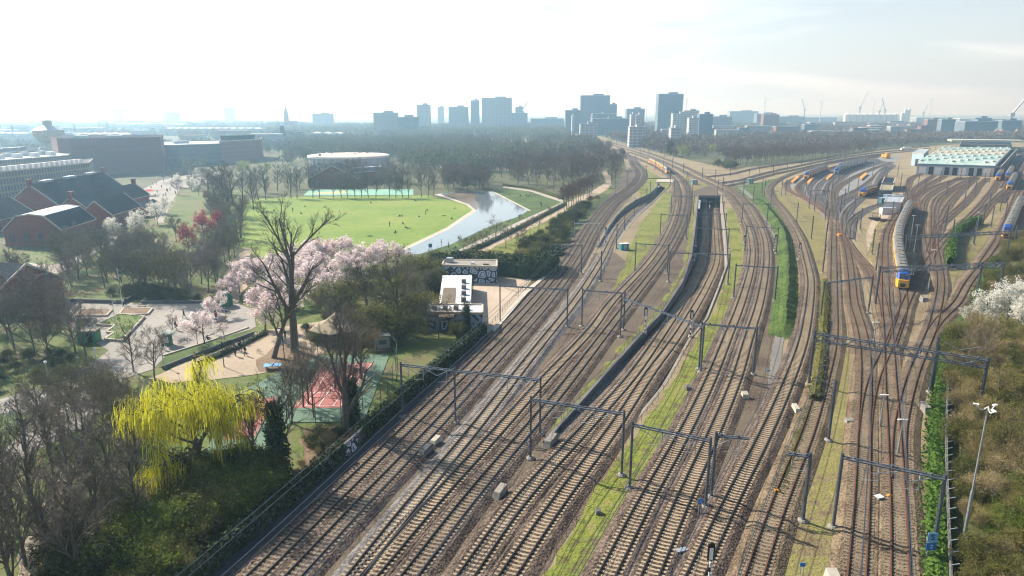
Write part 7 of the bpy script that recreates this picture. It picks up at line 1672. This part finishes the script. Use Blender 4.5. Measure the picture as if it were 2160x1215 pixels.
for k, u, v, t in [('stand', 931, 518, 0), ('sit', 905, 540, 0), ('sit', 917, 537, 1), ('sit', 960, 525, 0), ('stand', 946, 523, 1), ('sit', 968, 505, 0), ('sit', 985, 506, 4), ('sit', 875, 553, 1), ('sit', 868, 556, 0), ('stand', 1095, 462, 0), ('stand', 1099, 461, 0), ('sit', 893, 547, 3), ('sit', 940, 531, 5)]: person(k, u, v, 'person in %s top %s on the grassy canal bank' % (TN[t], W_[k]), t, 'people on the canal bank')
for k, u, v, t, l in [('walk', 497, 752, 0, 'person in dark clothes walking alone lowest on the sandy square'), ('walk', 501, 742, 1, 'person in white top walking right of a pair on the sandy square'), ('walk', 507, 741, 0, 'person in dark top walking beside the one in white'), ('walk', 518, 751, 0, 'person in dark top walking right of the group on the sandy square'), ('walk', 389, 672, 0, 'person in dark clothes walking in the middle of the plaza'), ('walk', 372, 697, 0, 'person in dark top walking near the small reddish tree'), ('stand', 261, 646, 1, 'person in white top standing by the top wall of the plaza'), ('stand', 266, 645, 0, 'person in dark top standing by the top wall of the plaza'), ('walk', 471, 617, 2, 'person in red top walking on the path above the green kiosk'), ('walk', 478, 620, 4, 'person in grey top walking on the path above the green kiosk'), ('walk', 456, 676, 2, 'person in red top beside the low cherry on the plaza'), ('walk', 237, 800, 1, 'person in white top walking on the lower grey path'), ('walk', 233, 806, 0, 'person in dark top walking on the lower grey path'), ('sit', 463, 658, 0, 'person in dark top sitting under the small cherry'), ('sit', 470, 659, 4, 'person in grey top sitting under the small cherry'), ('sit', 478, 660, 3, 'person in blue top sitting under the small cherry'), ('sit', 439, 718, 0, 'person in dark top sitting on the triangular lawn'), ('walk', 325, 517, 0, 'person in dark clothes on the path under white blossom, farther one'), ('walk', 325, 527, 2, 'person in red top on the path under white blossom, nearer one'), ('walk', 506, 568, 0, 'person in dark top on the path left of the cherry grove'), ('walk', 528, 563, 4, 'person in grey top on the path left of the cherry grove'), ('stand', 412, 766, 5, 'person in tan coat standing below the triangular lawn'), ('stand', 345, 738, 5, 'person in tan coat beside the green pillar'), ('walk', 1176, 475, 0, 'person in dark clothes on the gravel path by the avenue'), ('walk', 40, 905, 0, 'person in dark clothes at the edge of the bright grass at left'), ('stand', 594, 722, 1, 'person in white top at the foot of the giant forked tree'), ('stand', 602, 716, 0, 'person in dark top at the foot of the giant forked tree'), ('sit', 697, 672, 0, 'person in dark top sitting at the pavilion terrace'), ('sit', 705, 676, 2, 'person in red top sitting at the pavilion terrace')]: person(k, u, v, l, t)
for i in range(16):
    person('walk', 330 + (i * 37) % 60 - (i % 3) * 8, 390 + (i * 13) % 28, 'person in %s top walking on the far plaza beside the brick halls' % TN[i % 6], i % 6, 'people on the far plaza')

m_kgreen = M('kiosk_green', [(.02, .17, .09), (.03, .22, .12)], rough=.5)
def thing_box(name, label, cat, u, v, parts, rz=0.0):
    p = g(u, v); root = empty(name, p, label, cat)
    ca, sa = math.cos(rz), math.sin(rz)
    for nm, mat, boxes in parts:
        b = MB()
        for (x, y, z), sz in boxes: b.box((p.x + x * ca - y * sa, p.y + x * sa + y * ca, z), sz, rz)
        b.build(nm, mat, root)
    return root
p = g(475, 646); root = empty('kiosk', p, 'small green pointed kiosk at the upper right of the plaza', 'kiosk')
b = MB(); b.box((p.x, p.y, 1.1), (2.6, 2.4, 2.2)); b.build('wall', m_kgreen, root); b = MB(); b.tube([p + Vector((0, 0, 2.2)), p + Vector((0, 0, 3.3))], [2.0, .6], 4); b.build('roof', m_kgreen, root); b = MB(); b.box((p.x, p.y - 1.22, 1.3), (1.0, .06, .9)); b.build('poster_panel', m_white, root)
p = g(356, 728); root = empty('advertising_pillar', p, 'round green pillar with a wide pale cap on the plaza', 'pillar')
b = MB(); b.tube([p, p + Vector((0, 0, 2.3))], .75, 14); b.build('drum', m_kgreen, root); b = MB(); b.tube([p + Vector((0, 0, 2.3)), p + Vector((0, 0, 2.5)), p + Vector((0, 0, 2.8))], [1.35, 1.35, .3], 16); b.build('cap', M('cap_pale', [(.35, .42, .38)]), root)
b = MB(); b.box((p.x, p.y - .72, 1.3), (.8, .1, 1.2)); b.build('poster', m_white, root)
thing_box('utility_box', 'green painted utility hut with a pale shed roof at the left of the plaza', 'utility hut', 190, 720, [('wall', m_kgreen, [((0, 0, 1.1), (3.2, 2.2, 2.2))]), ('roof', m_conc, [((0, 0, 2.3), (3.6, 2.6, .2))]), ('door', m_black, [((.6, -1.12, 1.0), (.9, .06, 1.8))])], .1)
thing_box('pingpong_table', 'blue table tennis table on the dirt below the leaning tree', 'table tennis table', 576, 779, [('table_top', m_ltblue, [((0, 0, .78), (2.8, 1.6, .08))]), ('net', m_white, [((0, 0, .9), (.04, 1.7, .15))]), ('leg', m_galv, [((-1, 0, .38), (.12, 1.1, .76))]), ('leg', m_galv, [((1, 0, .38), (.12, 1.1, .76))])], .1)
def bench(u, v, label, rz=0.0):
    thing_box('park_bench', label, 'bench', u, v, [('seat', m_dirt, [((0, -.15, .45), (1.8, .14, .05)), ((0, .03, .45), (1.8, .14, .05)), ((0, .2, .45), (1.8, .14, .05))]), ('backrest', m_dirt, [((0, .32, .7), (1.8, .05, .12)), ((0, .34, .88), (1.8, .05, .12))]), ('leg', m_steel, [((-.75, 0, .22), (.08, .5, .44))]), ('leg', m_steel, [((.75, 0, .22), (.08, .5, .44))])], rz)
bench(121, 885, 'dark slatted park bench on the curved grey path at the left', .2); bench(625, 780, 'park bench on the dirt left of the red court', .1)
bench(330, 556, 'park bench beside the path under white blossom', .4); bench(300, 650, 'bench in front of the low plaza wall', 0)
p = g(752, 540); root = empty('parked_car', p, 'dark green pickup standing on the lawn edge among the cherries', 'car')
b = MB(); b.box((p.x, p.y, .75), (4.6, 1.8, .7), .2); b.build('body', M('car_dark', [(.02, .05, .045)], rough=.3, spec=.5), root); b = MB(); b.box((p.x - .3, p.y, 1.4), (2.0, 1.6, .65), .2); b.build('cabin', m_win, root); b = MB(); b.box((p.x - .3, p.y, 1.76), (1.8, 1.5, .08), .2); b.build('roof', m_kgreen, root)
for sx in (-1.4, 1.4):
    for sy in (-.85, .85):
        b = MB(); x, y = p.x + sx * math.cos(.2) - sy * math.sin(.2), p.y + sx * math.sin(.2) + sy * math.cos(.2); b.tube([(x - .1 * -math.sin(.2), y - .1, .34), (x + .1 * -math.sin(.2), y + .1, .34)], .34, 12); b.build('wheel', m_black, root)
p = g(315, 413); root = empty('parasol', p, 'wide red and white parasol on the far plaza', 'parasol')
b = MB(); b.tube([p, p + Vector((0, 0, 3))], .06, 6); b.build('pole', m_galv, root); b = MB(); b.tube([p + Vector((0, 0, 2.6)), p + Vector((0, 0, 3.4))], [3.6, .1], 10); b.build('canopy', TOPS[2], root)
def lamp_post(u, v, h, label, mat, globe=False):
    p = g(u, v); root = empty('street_lamp', p, label, 'street lamp'); b = MB(); b.tube([p, p + Vector((0, 0, h))], [.09, .05], 8); b.build('pole', mat, root); b = MB()
    if globe: b.tube([p + Vector((0, 0, h)), p + Vector((0, 0, h + .12)), p + Vector((0, 0, h + .32)), p + Vector((0, 0, h + .45))], [.08, .24, .24, .05], 10)
    else: b.box((p.x - .35, p.y, h), (.9, .22, .12)); b.box((p.x + .05, p.y, h - .1), (.15, .15, .3))
    b.build('lamp_head', m_black if not globe else m_white, root)
lamp_post(600, 757, 5.6, 'black park lamp between the leaning tree and the giant forked tree', m_black)
lamp_post(103, 806, 3.2, 'white globe lamp on the shaded bank left of the plaza', m_galv, True); lamp_post(20, 905, 3.4, 'white globe lamp on the bright grass at the left edge', m_galv, True)
lamp_post(346, 775, 3.4, 'white globe lamp at the left end of the triangular lawn', m_galv, True); lamp_post(473, 775, 4.6, 'thin dark lamp on the lower walkway', m_black)
for u, v, l in [(248, 712, 'tall white flag pole in the zigzag planter, left one'), (259, 648, 'tall white flag pole at the plaza wall, right one')]:
    p = g(u, v); root = empty('flag_pole', p, l, 'flag pole'); b = MB(); b.tube([p, p + Vector((0, 0, 8.5))], [.08, .05], 8); b.build('pole', m_white, root); b = MB(); b.box((p.x + .35, p.y, 7.2), (.7, .05, .5)); b.box((p.x - .3, p.y, 6.6), (.6, .05, .3)); b.build('lamp_head', m_galv, root)
thing_box('sign_post', 'narrow white information sign at the lower edge of the plaza', 'sign', 203, 760, [('post', m_white, [((0, 0, 1.0), (.14, .1, 2.0))]), ('board', m_white, [((0, 0, 2.0), (.45, .12, .7))])])
thing_box('sign_post', 'white two armed direction sign beside the bright grass at left', 'sign', 33, 905, [('post', m_galv, [((0, 0, 1.3), (.1, .1, 2.6))]), ('board', m_white, [((.2, 0, 2.6), (1.2, .08, .45)), ((-.4, 0, 2.2), (.8, .08, .4))])])
thing_box('notice_board', 'dark blue notice board on the grassy canal bank', 'notice board', 908, 530, [('post', m_galv, [((-.4, 0, .9), (.08, .08, 1.8)), ((.4, 0, .9), (.08, .08, 1.8))]), ('board', m_teal, [((0, 0, 1.8), (1.1, .08, 1.2))])])
for i, (u, v) in enumerate([(380, 728), (386, 725), (391, 722), (455, 664), (487, 661), (548, 747), (600, 728), (655, 720)]):
    p = g(u, v); root = empty('bicycle', p, 'parked dark bicycle beside the plaza trees', 'bicycle', 'bicycles around the plaza'); rz = RNG.uniform(0, 3)
    dx, dy = math.cos(rz), math.sin(rz)
    for s in (-.55, .55):
        b = MB(); c = Vector((p.x + dx * s, p.y + dy * s, .34)); b.tube([c + Vector((dx * .33 * math.cos(t), dy * .33 * math.cos(t), .33 * math.sin(t))) for t in [2 * math.pi * k / 12 for k in range(13)]], .025, 4, cap=False); b.build('wheel', m_black, root)
    b = MB(); q = lambda s, z: Vector((p.x + dx * s, p.y + dy * s, z)); b.bar(q(-.55, .34), q(-.1, .85), .04); b.bar(q(-.1, .85), q(.45, .85), .04); b.bar(q(.45, .95), q(.55, .34), .04); b.bar(q(-.05, .3), q(.45, .85), .04); b.bar(q(-.05, .3), q(-.15, .95), .04); b.box(tuple(q(-.15, .98)), (.22, .12, .06), rz); b.build('frame', m_steel, root)
# wooden pavilion behind the court
p = g(712, 716); root = empty('pavilion', p, 'wooden pavilion with tent shaped tan roofs behind the red court', 'pavilion'); m_tanr = M('pavilion_roof', [(.22, .19, .13), (.30, .26, .18)]); m_wood_ = M('pavilion_wood', [(.10, .07, .045), (.16, .11, .07)])
for k, (u, v, r_, h) in enumerate([(712, 716, 4.4, 5.4), (778, 708, 4.6, 5.8)]):
    q = g(u, v); b = MB(); b.box((q.x, q.y, 1.4), (5.6, 5.0, 2.8), .2); b.build('wall', m_wood_, root); b = MB(); b.tube([q + Vector((0, 0, 2.6)), q + Vector((0, 0, 3.6)), q + Vector((0, 0, h))], [r_ + .8, r_ * .6, .12], 6); b.build('roof', m_tanr, root); b = MB(); b.box((q.x, q.y - 2.55, 1.3), (1.2, .08, 2.0), .2); b.build('door', m_black, root)
thing_box('wooden_hut', 'small dark wooden hut at the far right corner of the sports court', 'hut', 806, 735, [('wall', m_conc, [((0, 0, 1.3), (2.6, 2.4, 2.6))]), ('roof', m_conc_dk, [((0, 0, 2.7), (3.0, 2.8, .2))]), ('window', m_win, [((0, -1.22, 1.6), (1.4, .06, .8))]), ('deck', m_wood_, [((0, -1.8, .2), (3.0, 1.4, .4))])], .3)
thing_box('delivery_van', 'white lorry parked on the far side of the sidings', 'lorry', 1910, 317, [('body', m_white, [((1.5, 0, 2.0), (8, 2.6, 3.2))]), ('cabin', m_white, [((-4, 0, 1.5), (2.4, 2.5, 2.4))]), ('wheel', m_black, [((-3.6, -1.2, .5), (1, .4, 1)), ((3.6, -1.2, .5), (1, .4, 1))])])
# ------------------------------------------------------------------ the hazy air
b = MB(); b.box((0, 2500, 110), (24000, 24000, 222))
m = bpy.data.materials.new('hazy_air'); m.use_nodes = True; n, l = m.node_tree.nodes, m.node_tree.links
n.remove(n['Principled BSDF']); v = n.new('ShaderNodeVolumePrincipled')
v.inputs['Color'].default_value = (.44, .73, 1.0, 1); v.inputs['Absorption Color'].default_value = (1, 1, 1, 1); v.inputs['Density'].default_value = 0.00035; v.inputs['Anisotropy'].default_value = .6
l.new(v.outputs['Volume'], n['Material Output'].inputs['Volume'])
tag(b.build('haze', m), kind='stuff')
